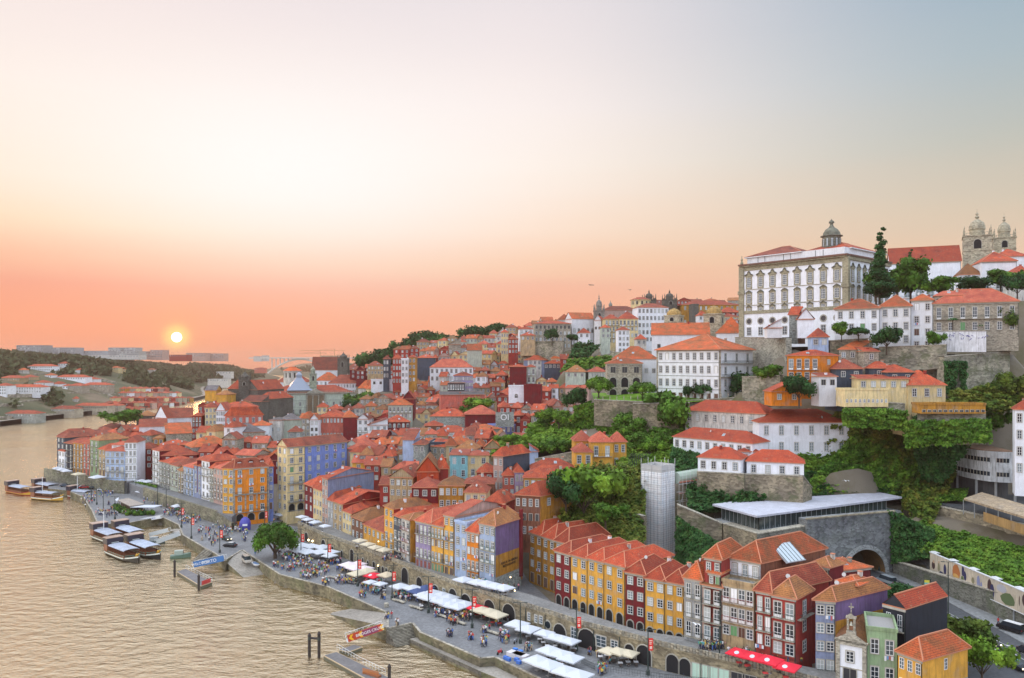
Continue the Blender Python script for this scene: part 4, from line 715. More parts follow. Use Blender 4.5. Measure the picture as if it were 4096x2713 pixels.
T.box(-.6,PWd+.6,-.9,0,PH-.4,PH+.1,0);T.box(-1,PWd+1,-1.3,.5,PH+.1,PH+.7,1);T.box(1.1,PWd-1.1,-.25,0,9.3,10.6,0)
T.box(1.1,PWd-1.1,-.18,0,12.6,12.85,0);T.box(1.1,PWd-1.1,-.18,0,18.9,19.1,0);T.box(1.1,PWd-1.1,-.18,0,PH-2.0,PH-.4,0)
T.box(PWd,PWd+.6,1.1,36,PH-1.2,PH+.1,0);T.box(PWd,PWd+1,1.4,36,PH+.1,PH+.7,1)
T.build('cornice',[st,plaster('cornice_lead',(.20,.10,.07))],pal)
wa,wb_,wc_,=ped_window(1.5,3.3,'peak'),ped_window(1.5,3.1,'arch'),ped_window(1.4,1.0,'small')
for i in range(8):
 x=3.3+(PWd-6.6)*i/7
 put('window',wa,pal,(x,0,19.9),sc=(1.2,1,1.15));put('window',wb_,pal,(x,0,13.6),sc=(1.2,1,1.15));put('window',wc_,pal,(x,0,10.6),sc=(1.2,1,1.1))
 add_window(pal,'o',x,0,5.4,0,2.0,2.0,False,0);add_window(pal,'w',x,0,.9,0,1.8,3.0,False,1)
for i in range(7):
 y=5+28*i/6
 put('window',wa,pal,(PWd,y,19.9),math.pi/2,(1.1,1,1.15));put('window',wb_,pal,(PWd,y,13.6),math.pi/2,(1.1,1,1.15));put('window',wc_,pal,(PWd,y,10.7),math.pi/2)
at=MB();at.box(1.2,PWd-1.5,2,33,PH+.7,PH+3.6,0)
for x in(6,9,17,20,30,33):at.box(x,x+.15,1.9,2,PH+.7,PH+3.4,1)
at.build('attic_storey',[wallm('white'),IRON],pal)
def hiproof(parent,x0,x1,y0,y1,z,rh,rc,name='roof',inset=None):
 m=MB();r=[];c=[Vector((x0,y0,z)),Vector((x1,y0,z)),Vector((x1,y1,z)),Vector((x0,y1,z))];lx,ly=x1-x0,y1-y0
 if lx>=ly:i=ly/2;a,b=Vector((x0+i,(y0+y1)/2,z+rh)),Vector((x1-i,(y0+y1)/2,z+rh));m.slope([c[0],c[1],b,a]);m.slope([c[1],c[2],b]);m.slope([c[2],c[3],a,b]);m.slope([c[3],c[0],a]);r=[(c[0],a),(c[1],b),(a,b)]
 else:i=lx/2;a,b=Vector(((x0+x1)/2,y0+i,z+rh)),Vector(((x0+x1)/2,y1-i,z+rh));m.slope([c[0],c[1],a]);m.slope([c[1],c[2],b,a]);m.slope([c[2],c[3],b]);m.slope([c[3],c[0],a,b]);r=[(c[0],a),(c[1],a),(a,b)]
 for a,b in r:m.tube(a,b,.16,4,1,cap=False)
 m.box(x0,x1,y0,y1,z-.3,z-.01,2)
 return m.build(name,[roofm(rc),RIDGE,wallm('white')],parent)
hiproof(pal,.3,PWd*.58,1.2,22,PH+3.65,4.2,'d');rr_=hiproof(pal,PWd*.5,PWd-.6,6,35,PH+3.7,4.2,'r')
lan=MB();L0=PH+5.6
lan.lathe([(3.5,L0-2),(3.5,L0+4.6),(4.3,L0+4.8),(4.3,L0+5.1),(3.5,L0+5.3),(3.2,L0+6.6),(2.3,L0+8.0),(1.2,L0+8.9),(.7,L0+9.8),(.6,L0+10.8),(1.1,L0+11.0),(1.0,L0+11.6),(.3,L0+12.3),(.05,L0+12.9)],(0,0),12,0)
for i in range(12):
 a=2*math.pi*i/12+math.pi/12;lan.box(0,0,0,0,0,0)if False else None
LD=stone('lead_dome',(.17,.17,.13),1.2,.3);lan.v=[(a*.95,b*.95,L0+(c-L0)*.84)for a,b,c in lan.v];lo=lan.build('lantern_dome',[LD],pal,(PWd*.72,13,0))
for i in range(12):
 a=2*math.pi*i/12;add_window(lo,'A',3.3*math.cos(a),3.3*math.sin(a),L0+.2,a+math.pi/2,.9,3,False,3,False)
urn=MB();urn.lathe([(.5,0),(.7,.4),(.3,1.4),(.5,2.0),(.15,2.6),(.05,3.6)],n=8)
urn.build('finial',[st],pal,(0,0,PH+.7))
TW=stone('tower_stone',(.42,.38,.27),.9,.3);DS=stone('dark_tower_stone',(.12,.11,.09),1.0,.3)
def belltower(label,u,v_top,v_base,Y,w,mat,rot=-.5,dome='onion',cat='bell tower',body=.62,name='bell_tower',pin=True,lm=None):
 zt,zb=zat(v_top,Y),zat(v_base,Y);H=zt-zb;hb_=H*body
 t=thing(name,label,cat,(xat(u,Y),Y,zb),rot)
 m=MB();h=w/2;m.box(-h,h,-h,h,-8,hb_,0);m.box(-h-.3,h+.3,-h-.3,h+.3,hb_,hb_+.5,0);m.box(-h-.15,h+.15,-h-.15,h+.15,hb_*.55,hb_*.55+.3,0)
 m.build('shaft',[mat],t)
 for k in range(4):
  a=k*math.pi/2;s,c=math.sin(a),math.cos(a)
  add_window(t,'a',h*s+0*c,-h*c,hb_*.62,a,w*.26,hb_*.28,False,0)
 if pin:
  p=MB()
  for sx in(-1,1):
   for sy in(-1,1):p.lathe([(.35,hb_+.5),(.5,hb_+1),(.25,hb_+1.4),(.45,hb_+2.2),(.2,hb_+2.8),(.3,hb_+3.4),(.03,hb_+4.8)],(sx*h*.92,sy*h*.92),6)
  for k in range(-3,4):p.box(k*h/4-.1,k*h/4+.1,-h,-h+.2,hb_+.5,hb_+1.4);p.box(h-.2,h,k*h/4-.1,k*h/4+.1,hb_+.5,hb_+1.4);p.box(-h,-h+.2,k*h/4-.1,k*h/4+.1,hb_+.5,hb_+1.4)
  p.box(-h,h,-h,-h+.25,hb_+1.4,hb_+1.6);p.box(h-.25,h,-h+.25,h-.25,hb_+1.4,hb_+1.6);p.build('pinnacles',[mat],t)
 d=MB();R=H-hb_-.5;r=w*(.31 if dome=='onion' else.42);z=hb_+.5
 if dome=='onion':pr=[(r*.9,z),(r*.9,z+R*.22),(r*1.0,z+R*.25),(r*.98,z+R*.36),(r*.8,z+R*.5),(r*.4,z+R*.58),(r*.12,z+R*.64),(r*.28,z+R*.7),(r*.1,z+R*.76),(r*.2,z+R*.82),(.06,z+R*.88),(.05,z+R)]
 elif dome=='round':pr=[(r*1.15,z),(r*1.13,z+R*.25),(r*.95,z+R*.55),(r*.6,z+R*.8),(r*.2,z+R*.92),(.1,z+R)]
 elif dome=='spire':pr=[(r*.8,z),(r*.8,z+R*.3),(r*.95,z+R*.34),(r*.75,z+R*.5),(r*.45,z+R*.6),(r*.3,z+R*.72),(r*.12,z+R*.78),(.05,z+R)]
 d.lathe(pr,n=10);d.build('dome',[lm or mat],t)
 return t
belltower('left cathedral tower with a ribbed dome and tall spike',977,209,270,340,10.8,TW,-.5,body=.53)
belltower('right cathedral tower with open belfry windows and a dome',1004,212.5,264,358,8.8,TW,-.5,body=.48)
belltower('dark left dome of the skyline church',649,289,312,565,9,DS,0,body=.5)
belltower('dark right dome of the skyline church',669.5,289,312,570,9.5,DS,0,body=.5)
belltower('slender baroque bell tower of the white skyline church',599,293,330,500,6.5,stone('mid_tower_stone',(.24,.23,.20),1,.3),0,'onion',body=.5)
belltower('left square bell tower with a mossy orange dome',674,308,330,365,7.2,TW,-.5,'round',body=.62,pin=False,lm=stone('mossy_dome',(.42,.27,.09),1.5,.4))
belltower('right square bell tower with a mossy orange dome',714,305.5,337,350,7.6,TW,-.5,'round',body=.7,pin=False,lm=MATS['mossy_dome'])
belltower('dark stone church tower against the river',244.8,370,392,480,6.5,DS,.2,'spire',body=.5)
belltower('grey tower of the tall white nave',343.5,351.5,378,625,8,DS,0,'spire',body=.68)
belltower('clock tower over the exchange palace',313,364,391,530,4.6,stone('clock_stone',(.30,.33,.25),1,.3),.3,'spire',body=.62,pin=False,name='clock_tower',cat='clock tower')
belltower('tiny distant pointed spire on the ridge',610.5,300,312,600,4,stone('mid_tower_stone',(.24,.23,.20),1,.3),0,'spire',body=.3,pin=False,name='church_spire',cat='spire')
ck=MB();ck.tube((0,-.1,0),(0,0,0),.8,12);
def rotunda(label,u,vt,vb,Y,r,wc,rc):
 zt,zb=zat(vt,Y),zat(vb,Y);t=thing('rotunda',label,'rotunda',(xat(u,Y),Y,zb));H=zt-zb
 m=MB();m.lathe([(r,-6),(r,H*.6),(r*1.08,H*.6),(r*1.08,H*.66)],n=12);m.build('drum',[wallm(wc)],t)
 m=MB();m.lathe([(r*1.1,H*.66),(r*.8,H*.8),(r*.5,H*.88),(r*.45,H*.95),(.3,H)],n=12);m.build('roof',[plaster('rot_'+rc,ROOFC[rc][0])],t)
 for i in range(12):a=2*math.pi*i/12;add_window(t,'a',r*.97*math.cos(a),r*.97*math.sin(a),H*.12,a+math.pi/2,1,H*.38,False)
rotunda('octagonal rotunda with a brown roof beside the dark domes',640.5,297,306,560,7,'cream','d')
rotunda('domed lantern with a pink roof behind the exchange palace',292.5,366.5,379,580,6.5,'offwhite','o')
t=thing('glass_roof','blue-grey glass pyramid roof with a lantern over the palace courtyard','glass roof',(xat(299,532),532,zat(390,532)),.35)
m=MB();m.lathe([(12,0),(2.6,8.5),(2.6,10),(2.9,10.1),(2.0,11.5),(.2,12.4)],n=4);m.build('panes',[plain('blue_glass_roof',(.26,.30,.38),.35)],t)
root,w_,B_,h_,A_=BOLSA
m=MB();x0,x1=w_*.42,w_*.62
m.box(x0-.5,x1+.5,-.3,0,h_-1.2,h_-.2,0);m.face([(x0-1,-1.2,h_),(x1+1,-1.2,h_),((x0+x1)/2,-1.2,h_+3.4)],0);m.face([(x0-1,-1.2,h_),((x0+x1)/2,-1.2,h_+3.4),((x0+x1)/2,3,h_+3.4),(x0-1,3,h_)],0);m.face([(x1+1,3,h_),((x0+x1)/2,3,h_+3.4),((x0+x1)/2,-1.2,h_+3.4),(x1+1,-1.2,h_)],0)
m.build('pediment',[STONE],root)
m=MB();m.box(x0+.3,x1-.3,-.25,-.12,7,h_-1.2,0);m.build('portico_shade_panel',[plaster('portico_shade',(.26,.19,.12))],root)  # brown panel before the wall paints in the shade behind the columns
for i in range(4):
 m=MB();m.lathe([(.65,6.6),(.5,7.2),(.45,h_-2),(.7,h_-1.2)],n=8);m.build('column',[STONE],root,(x0+(x1-x0)*i/3,-.9,0))
m=MB();m.box(-.6,w_+.6,-.7,-.02,h_-.1,h_+.7,0)
for i in range(40):m.box(w_*i/40,w_*i/40+.3,-.6,-.3,h_+.7,h_+1.5,0)
m.box(-.4,w_+.4,-.65,-.25,h_+1.5,h_+1.7,0);m.build('balustrade',[STONE],root)
root,w_,B_,h_,A_=ORANGE
for i in range(3):
 m=MB();x=w_*(i+.5)/3;m.box(-.9,.9,0,2.6,0,1.7,0);m.slope([(-1.1,-.2,1.7),(0,-.2,2.4),(0,2.8,2.4),(-1.1,2.8,1.7)][::-1],1);m.slope([(1.1,2.8,1.7),(0,2.8,2.4),(0,-.2,2.4),(1.1,-.2,1.7)][::-1],1);m.face([(-.9,0,1.7),(.9,0,1.7),(0,0,2.35)],0)
 d=m.build('dormer',[roofm('d'),roofm('d')],root,(x,.7,h_+.35));add_window(d,'w',0,0,.35,0,1.2,1.1,True,2,False)
m=MB();m.box(-.1,w_+.1,-.16,0,8.9,9.3,0)
for i in range(4):m.box(w_*i/3-.25 if i else 0,(w_*i/3+.25)if i<3 else w_,-.12,0,3.6,8.9,0)
m.build('pilasters',[STONE],root)
def slab_house(u0,v0,u1,v1,Y,ang,h,label):pass
root,w_,B_,h_,A_=next(b for b in BL if b[0]is END_HOUSE)
m=MB();bl=math.hypot(*B_);bx,by=B_[0]/bl,B_[1]/bl
m.prism([(w_+B_[0]-bx*1.0,B_[1]-by*1.0),(w_+B_[0]-bx*1.0+by*.5,B_[1]-by*1.0-bx*.5),(w_+B_[0]+by*.5,B_[1]-bx*.5),(w_+B_[0],B_[1])],0,h_+2.2,0)
m.build('wall_fin',[plaster('wall_darkred',WALLC['darkred'])],root)
tc=textmesh('ADEGA DA RIBEIRA\nRESTAURANTE',.85,.02,DARK)
to=put('lettering',tc,root,(w_+B_[0]*.52+.06,B_[1]*.52,4.7));to.rotation_euler=(math.pi/2,0,math.atan2(by,bx))
root,w_,B_,h_,A_=next(b for b in BL if b[0]is RED_CORNER)
tc=textmesh('RESTAURANTE',.62,.02,plain('dark_lettering',(.10,.03,.02)))
to=put('lettering',tc,root,(w_*.5,-.06,h_-3.75*3-.1));to.rotation_euler=(math.pi/2,0,0)
m=MB();m.box(-3.6,w_+.1,-1.5,-.02,h_-3.75*3-.75,h_-3.75*3-.55,0);m.build('awning',[plain('awning_white',(.75,.74,.7),.7)],root)
t_oi=thing('wall_lettering','big white letters OI on a dark wall among the roofs','sign',(xat(504.8,335),335,zat(420,335)))
tc=textmesh('OI',3.6,.08,WHITE);to=put('letters',tc,t_oi,(0,-.3,0));to.rotation_euler=(math.pi/2,0,0)
m=MB();m.box(-4,4,0,.5,-3,3.4,0);m.build('backing_wall',[wallm('stonegrey')],t_oi)
NET,_nt,_b=newmat('scaffold_net');_co=coord(_nt,'Object');_r=ramp(_nt,noi(_nt,_co,.5,5,.8),[(.35,(.86,.80,.80)),(.5,(.92,.92,.93)),(.66,(.74,.80,.86))])
_w=N(_nt,'ShaderNodeTexWave',Scale=.5);_w.bands_direction='Z';_nt.links.new(_co,_w.inputs['Vector']);_w2=N(_nt,'ShaderNodeTexWave',Scale=.55);_w2.bands_direction='DIAGONAL';_m=_nt.nodes.new('ShaderNodeMapping');_m.inputs['Scale'].default_value=(1,1,0);_nt.links.new(_co,_m.inputs[0]);_nt.links.new(_m.outputs[0],_w2.inputs['Vector'])
_g=[ramp(_nt,q.outputs[0],[(.04,(.68,.68,.70)),(.16,(1,1,1))]).outputs[0]for q in(_w,_w2)];_nt.links.new(mixc(_nt,mixc(_nt,_r.outputs[0],_g[0],1.,'MULTIPLY'),_g[1],1.,'MULTIPLY'),_b.inputs['Base Color']);MATS['scaffold_net']=NET;NT=MATS['scaffold_net'].node_tree
tb=thing('wrapped_tower','tall square lift tower wrapped in pale grey scaffold netting','tower',(xat(661.2,217),217,5),math.radians(45))
m=MB();Hh_=zat(466,217)-5;s_=6.7
for i,(a,b)in enumerate((((0,0),(s_,0)),((s_,0),(s_,s_)),((s_,s_),(0,s_)),((0,s_),(0,0)))):
 n=14
 for j in range(n):
  z0,z1=Hh_*j/n,Hh_*(j+1)/n
  k=5
  for q in range(k):
   f0,f1=q/k,(q+1)/k;bul=lambda f,z:.12*math.sin(f*math.pi)*math.sin(z*3.1+q)
   dx,dy=b[0]-a[0],b[1]-a[1];nx,ny=dy/s_,-dx/s_
   P=lambda f,z:(a[0]+dx*f+nx*bul(f,z),a[1]+dy*f+ny*bul(f,z),z)
   m.face([P(f0,z0),P(f1,z0),P(f1,z1),P(f0,z1)],0 if j<n-1 else 1)
m.build('netting',[NET,plaster('net_top',(.60,.60,.60),.2)],tb)
m=MB()
for x,y in((0,0),(s_,0),(s_,s_),(0,s_),(s_/2,0),(s_,s_/2),(0,s_/2),(s_/2,s_)):m.tube((x*1.02-.06,y*1.02-.06,0),(x*1.02-.06,y*1.02-.06,Hh_+1.6),.07,5)
for z in np.arange(2.2,Hh_,2.2):
 for a,b in(((0,0),(s_,0)),((s_,0),(s_,s_)),((0,s_),(0,0))):
  dx,dy=b[0]-a[0],b[1]-a[1];nx,ny=dy/s_*.09,-dx/s_*.09
  m.tube((a[0]+nx,a[1]+ny,z),(b[0]+nx,b[1]+ny,z),.05,4)
m.box(1,s_-1,1,s_-1,Hh_-3,Hh_-2.9);m.build('scaffold_frame',[plain('scaffold_tube',(.62,.62,.62),.4)],tb)
def barrun(m,a,b,n,h,r=.05,mi=0):
 a,b=Vector(a),Vector(b)
 for i in range(n+1):
  p=a.lerp(b,i/n);m.tube(p,p+Vector((0,0,h)),r,4,mi)
t=thing('scaffold_gallery','pale green tube bridge in scaffolding running from the wrapped tower to the hill','footbridge',(0,0,0))
A1,B1=PQ(676,478,222),PQ(716,471,232);m=MB()
m.tube(A1,B1,1.7,12,0);m.build('tube_deck',[plain('pale_green_metal',(.38,.46,.38),.4)],t)
m=MB();side=Vector((.4,-2.2,0))
for k,dz in enumerate((-1.5,-4,-6.5,-8.5)):
 for s in(side,side*.2):m.tube(A1+s+Vector((0,0,dz)),B1+s+Vector((3,0,dz)),.07,4,0)
for i in range(15):
 p=A1.lerp(B1+Vector((3,0,0)),i/14)+side;m.tube(p+Vector((0,0,-9)),p+Vector((0,0,2.2)),.05,4,0)
 if i%2==0:m.tube(p+Vector((0,0,-8.5)),A1.lerp(B1,min(1,(i+1.6)/14))+side+Vector((0,0,-4)),.045,4,0)
m.build('scaffold_frame',[plain('scaffold_tube',(.62,.62,.62),.4)],t)
for dz in(-.9,-4.0,-8.2):
 m=MB();a,b=A1+side*1.02+Vector((0,0,dz)),B1+side*1.02+Vector((2,0,dz));d=Vector((0,.9,0));m.face([a,b,b+d,a+d]);m.face([a+Vector((0,-.02,-.25)),b+Vector((0,-.02,-.25)),b+Vector((0,-.02,0)),a+Vector((0,-.02,0))]);m.build('plank_deck',[plain('scaffold_plank',(.40,.14,.09),.8)],t)
t=thing('scaffold','bare tube scaffolding at the foot of the seminary wall','scaffold',PQ(728,498,226));m=MB()
for i in range(9):
 for j in(0,1):m.tube((i*1.3-5,j*2,-2),(i*1.3-5,j*2,8),.05,4)
for k in range(5):
 for j in(0,1):m.tube((-5.2,j*2,k*2),(5.8,j*2,k*2),.05,4)
m.build('tubes',[plain('scaffold_tube',(.62,.62,.62),.4)],t)
def rwall(label,p0,p1,h0,h1=None,th=1.2,mat=None,name='retaining_wall',cat='wall',coping=True,sub=3):
 """p0,p1 = (u, v, Y) of the top edge; the wall runs down from there"""
 a,b=PQ(*p0),PQ(*p1);h1=h0 if h1 is None else h1
 t=thing(name,label,cat,(a.x,a.y,a.z-h0),math.atan2(b.y-a.y,b.x-a.x));L=math.hypot(b.x-a.x,b.y-a.y);dz=b.z-a.z
 za,zb_,ba,bb=h0,h0+dz,-sub,h0+dz-h1-sub;m=MB()
 m.face([(0,0,ba),(L,0,bb),(L,0,zb_),(0,0,za)]);m.face([(0,0,za),(L,0,zb_),(L,th,zb_),(0,th,za)]);m.face([(L,0,bb),(L,th,bb),(L,th,zb_),(L,0,zb_)]);m.face([(0,th,ba),(0,0,ba),(0,0,za),(0,th,za)]);m.face([(L,th,bb),(0,th,ba),(0,th,za),(L,th,zb_)])
 m.build('masonry',[mat],t)
 if coping:
  m=MB();m.face([(-.05,-.15,za+.003),(L,-.15,zb_+.003),(L,-.15,zb_+.25),(-.05,-.15,za+.25)]);m.face([(-.05,-.15,za+.25),(L,-.15,zb_+.25),(L,th,zb_+.25),(-.05,th,za+.25)]);m.face([(L,th,zb_),(0,th,za),(0,th,za+.25),(L,th,zb_+.25)]);m.build('coping',[STONE],t)
 GROUND.append((a.x,a.y-1.5,a.z-h0));GROUND.append((b.x,b.y-1.5,b.z-h1));GROUND.append((a.x,a.y+3,a.z-.4));GROUND.append((b.x,b.y+3,b.z-.4))
 return t
SW1=stone('rubble_wall',(.34,.32,.24),.8,.45,.55);SW2=stone('garden_wall',(.30,.25,.17),.8,.5,.5);SW3=stone('tunnel_wall',(.20,.21,.21),.75,.5,.15);SW4=stone('road_wall',(.17,.17,.14),1.2,.5,.4);SW5=stone('upper_road_wall',(.34,.29,.20),.7,.4,.25)
rwall('tall mossy rubble wall with hanging ivy at the right of the hillside',(944,357,232),(1010,352,236),15,th=3,mat=SW1)
rwall('rubble terrace wall behind the cream and slate houses',(858,363,243),(945,366,238),8,10,th=2,mat=SW1)
rwall('upper rubble wall under the white balcony houses',(879,347.5,244),(946,345,233),5,4,th=2,mat=SW1)
rwall('stone wall beside the small trees under the palace',(830,341,250),(880,338,250),7,th=2,mat=SW2)
rwall('palace terrace wall with a pale cornice',(735,337.5,305),(786,338,262),7,9,th=2,mat=stone('palace_wall',(.33,.32,.26),1,.3))
rwall('garden wall along the lawn terrace',(594,400,275),(690,404,268),6,7,th=1.5,mat=SW2)
rwall('red-spotted rubble garden wall below the lawn',(633,404,262),(690,403,260),14,th=1.5,mat=SW2)
rwall('long garden wall under the trees of the mansion',(686,401,270),(765,396,262),5,7,th=1.5,mat=SW1)
rwall('rough wall left of the orange lean-to house',(742,377,262),(780,376,252),6,7,th=2,mat=SW1)
rwall('stained concrete wall under the yellow gallery buildings',(845,401,224),(905,404,222),3,3,th=2,mat=SW1)
rwall('stained wall under the ochre gallery',(920,413,217),(986,412,215),6,6,th=2,mat=SW1)
rwall('rubble footing below the lower seminary buildings',(697,472,220.2),(744,474.4,214),8,th=1,mat=SW2)
rwall('rubble footing below the lower right seminary wing',(744,474.4,216.4),(803,476.5,211),8,8,th=1,mat=SW2)
rwall('curved rubble wall under the lower seminary end',(803,476,211),(812,488,216),5,3,th=1,mat=SW2)
rwall('stone wall with stairs down from the wrapped tower',(677,505,206),(722,524,203),5,6,th=1.5,mat=SW2)
rwall('rocky wall under the glass pavilion',(723,524,203),(757,534,191.5),9,9,th=3,mat=SW2)
rwall('stone basement below the long side of the glass pavilion',(757,534.5,191.5),(808,526,195.5),8,8,th=2,mat=SW4)
rwall('cream garden wall in front of the ivy slope by the tower',(615,508,214),(644,517,205),5,6,th=1,mat=SW2)
rwall('terrace wall below the cottage garden',(535,459,262),(574,452,255),4,6,th=1,mat=SW1)
rwall('middle garden wall behind the yellow villa',(529,443,285),(575,441,275),3,3,th=1,mat=SW1)
rwall('pale rocky wall under the skyline houses',(611,352,420),(626,353,410),10,10,th=3,mat=SW1)
rwall('old green-stained wall below the stone palace',(523,342,460),(563,341,450),11,11,th=3,mat=SW1)
rwall('bright graffiti-covered wall at the foot of the worn mansion',(934,331.5,240),(986,331,232),3.3,3.3,th=1,mat=plaster('white_wash',(.72,.73,.76),.6))
rwall('long stone wall carrying the upper road',(921,503,222),(1075,536,178),5.2,5.2,th=2,mat=SW5)
rwall('low wall along the tunnel road pavement',(893,561,204),(1040,606,158),3,4.4,th=1.2,mat=SW4)
rwall('dark rock face behind the mural',(896,530,212),(933,556,197),12,7,th=4,mat=SW3)
gw=bpy.data.objects.get('retaining_wall')and[o for o in bpy.data.objects if o.get('label','').startswith('bright graffiti')][0]
m=MB();rg_=random.Random(8)
for k in range(26):
 x,z=rg_.uniform(3,15),rg_.uniform(.4,2.6);m.tube((x,-.05,z),(x+rg_.uniform(-.7,.7),-.05,z+rg_.uniform(-.7,.6)),.09,4)
m.build('graffiti',[plain('graffiti_blue',(.08,.08,.28),.7)],gw)
TA,TBp=PQ(807,519,194.5),PQ(891,509.4,204.5);L_=math.hypot(TBp.x-TA.x,TBp.y-TA.y);TAng=math.atan2(TBp.y-TA.y,TBp.x-TA.x);zT=22.0
tun=thing('tunnel_portal','dark granite wall with the arched road tunnel mouth','tunnel',(TA.x,TA.y,6),TAng)
uc=864.5;kc=(uc-512)/F;tt=(kc*TA.y-TA.x)/(math.cos(TAng)-kc*math.sin(TAng));r0=7.1;HT=16.1;m=MB();n=20
arc=[(tt-r0*math.cos(math.pi*i/n),r0*math.sin(math.pi*i/n)*.98)for i in range(n+1)]
m.face([(0,0,-2),(arc[0][0],0,-2),(arc[0][0],0,0),(arc[0][0],0,HT),(0,0,HT)]);m.face([(arc[-1][0],0,-2),(L_+1,0,-2),(L_+1,0,HT),(arc[-1][0],0,HT),(arc[-1][0],0,0)])
for a,b in zip(arc,arc[1:]):m.face([(a[0],0,a[1]),(b[0],0,b[1]),(b[0],0,HT),(a[0],0,HT)])
m.face([(0,0,HT),(L_+1,0,HT),(L_+1,3,HT),(0,3,HT)]);m.face([(L_+1,0,-2),(L_+1,3,-2),(L_+1,3,HT),(L_+1,0,HT)]);m.face([(0,3,-2),(0,0,-2),(0,0,HT),(0,3,HT)])
m.build('masonry',[SW3],tun)
m=MB()
for i,(a,b)in enumerate(zip(arc,arc[1:])):
 k=1.17;o=lambda p:(tt+(p[0]-tt)*k,p[1]*k)
 oa,ob=o(a),o(b);m.face([(a[0],-.25,a[1]),(b[0],-.25,b[1]),(ob[0],-.25,ob[1]),(oa[0],-.25,oa[1])]);m.face([(oa[0],-.25,oa[1]),(ob[0],-.25,ob[1]),(ob[0],0,ob[1]),(oa[0],0,oa[1])]);m.face([(a[0],0,a[1]),(b[0],0,b[1]),(b[0],-.25,b[1]),(a[0],-.25,a[1])])
m.build('arch_ring',[stone('voussoirs',(.30,.31,.30),1.4,.3)],tun)
m=MB()
for a,b in zip(arc,arc[1:]):m.face([(a[0],.01,a[1]),(b[0],.01,b[1]),(b[0]+9,40,b[1]),(a[0]+9,40,a[1])])
m.face([(p[0]+9,40,p[1])for p in arc]);m.build('tunnel_lining',[plaster('lining_ochre',(.36,.20,.07),.5)],tun)
m=MB();m.box(-.2,L_+1.2,-.3,.3,HT,HT+.35);m.build('parapet',[SW5],tun)
pv=thing('glass_pavilion','long glass restaurant pavilion with a flat pale grey metal roof','pavilion',(0,0,0))
zR=23.3;c=[PT(712.3,504,zR),PT(756.9,515.8,zR),PT(902,496.8,zR),PT(880,492.3,zR),PT(790,497.5,zR),PT(747.4,499.4,zR)]
m=MB();m.prism([(p.x,p.y)for p in c],zR-.5,zR,0);m.build('roof',[plaster('zinc_roof',(.46,.47,.53),.3)],pv)
ins=[(.965*p.x+.035*72,.965*p.y+.035*206)for p in c];ins[0]=(c[0].x+2.4,c[0].y-.6);ins[1]=(c[1].x+1.2,c[1].y+2.2);ins[2]=(c[2].x-5,c[2].y-1)
m=MB();z1=zR-.5;z0=zR-4.0;m.prism(ins,z0,z1,0,cap=False);m.build('glazing',[glass('pavilion_glass',(.045,.06,.06),.08)],pv)
m=MB()
for a,b,k in((ins[0],ins[1],9),(ins[1],ins[2],26)):
 for i in range(k+1):x,y=a[0]+(b[0]-a[0])*i/k,a[1]+(b[1]-a[1])*i/k;m.box(x-.06,x+.06,y-.08,y+.06,z0,z1)
m.build('mullions',[plain('grey_metal',(.30,.32,.33),.4)],pv)
fl=[(c[0].x+.6,c[0].y),(c[1].x,c[1].y),(c[2].x,c[2].y),(c[3].x,c[3].y),(c[5].x,c[5].y)]
m=MB();m.prism(fl,z0-.5,z0,0);m.build('floor_slab',[plaster('pale_concrete',(.42,.44,.44),.3)],pv)
m=MB()
for a,b in((fl[0],fl[1]),(fl[1],fl[2])):
 for i in range(16 if a is fl[0]else 30):f=i/(16 if a is fl[0]else 30);m.box(a[0]+(b[0]-a[0])*f-.02,a[0]+(b[0]-a[0])*f+.02,a[1]+(b[1]-a[1])*f,a[1]+(b[1]-a[1])*f+.04,z0,z0+1)
m.build('railing',[plain('grey_metal',(.30,.32,.33),.4)],pv)
GROUND+=[(66,200,12),(80,208,15),(58,208,12),(95,215,17),(106,222,19)]
cb=thing('curved_concrete_building','stained curved concrete office block with strip windows on columns','building',(0,0,0))
zt_,zb_=36.2,27.6;f=[]
for i in range(13):
 s=i/12;u=938.5+(1016-938.5)*s;Y=244-26*s+0;bulge=7*math.sin(math.pi*s);Y-=bulge;f.append((xat(u,Y),Y))
m=MB();poly=f+[(f[-1][0]+3,f[-1][1]+20),(f[0][0]+6,f[0][1]+22)]
m.prism(poly,zb_,zt_,0);m.build('wall',[plaster('stained_wall_concrete',(.66,.68,.68),.8)],cb)
m=MB();m.prism([(p[0],p[1]+.6)for p in f]+poly[13:],zt_+.02,zt_+.25,0);m.build('roof',[plaster('rust_roof',(.30,.17,.10),.6)],cb)
for zz in(33.2,29.2):
 for i0,i1 in((2,4),(5,7),(9,10)):
  for j in range(i0,i1+1):
   a,b=f[j],f[j+1];m=MB();ng=math.atan2(b[1]-a[1],b[0]-a[0]);L=math.hypot(b[0]-a[0],b[1]-a[1])*.96
   m.box(0,L,-.05,.02,0,1.2,1);m.box(L*.46,L*.54,-.08,-.051,0,1.2,0);m.box(-.1,0,-.1,.02,-.1,1.3,0);m.build('window',[plain('pale_window_frame',(.55,.5,.4)),GL[0]],cb,(a[0],a[1],zz),ng)
for i in(0,3,6,9,12):
 m=MB();m.lathe([(.35,21),(.35,zb_)],n=8);m.build('column',[plaster('pale_concrete',(.42,.44,.44),.3)],cb,(f[i][0]+.5,f[i][1]+1.2,0))
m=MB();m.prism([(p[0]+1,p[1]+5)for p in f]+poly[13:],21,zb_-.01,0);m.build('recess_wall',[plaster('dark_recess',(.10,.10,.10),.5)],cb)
m=MB();m.box(-14,14,0,12,0,6.5,0);m.build('roof_block',[plaster('stained_wall_concrete',(.66,.68,.68),.8)],cb,(xat(990,240),236,36.3),-.35)
GROUND+=[(130,225,22),(150,230,23),(125,215,22),(140,205,22),(150,190,22),(120,225,21.5),(136,244,24),(112,232,20)]
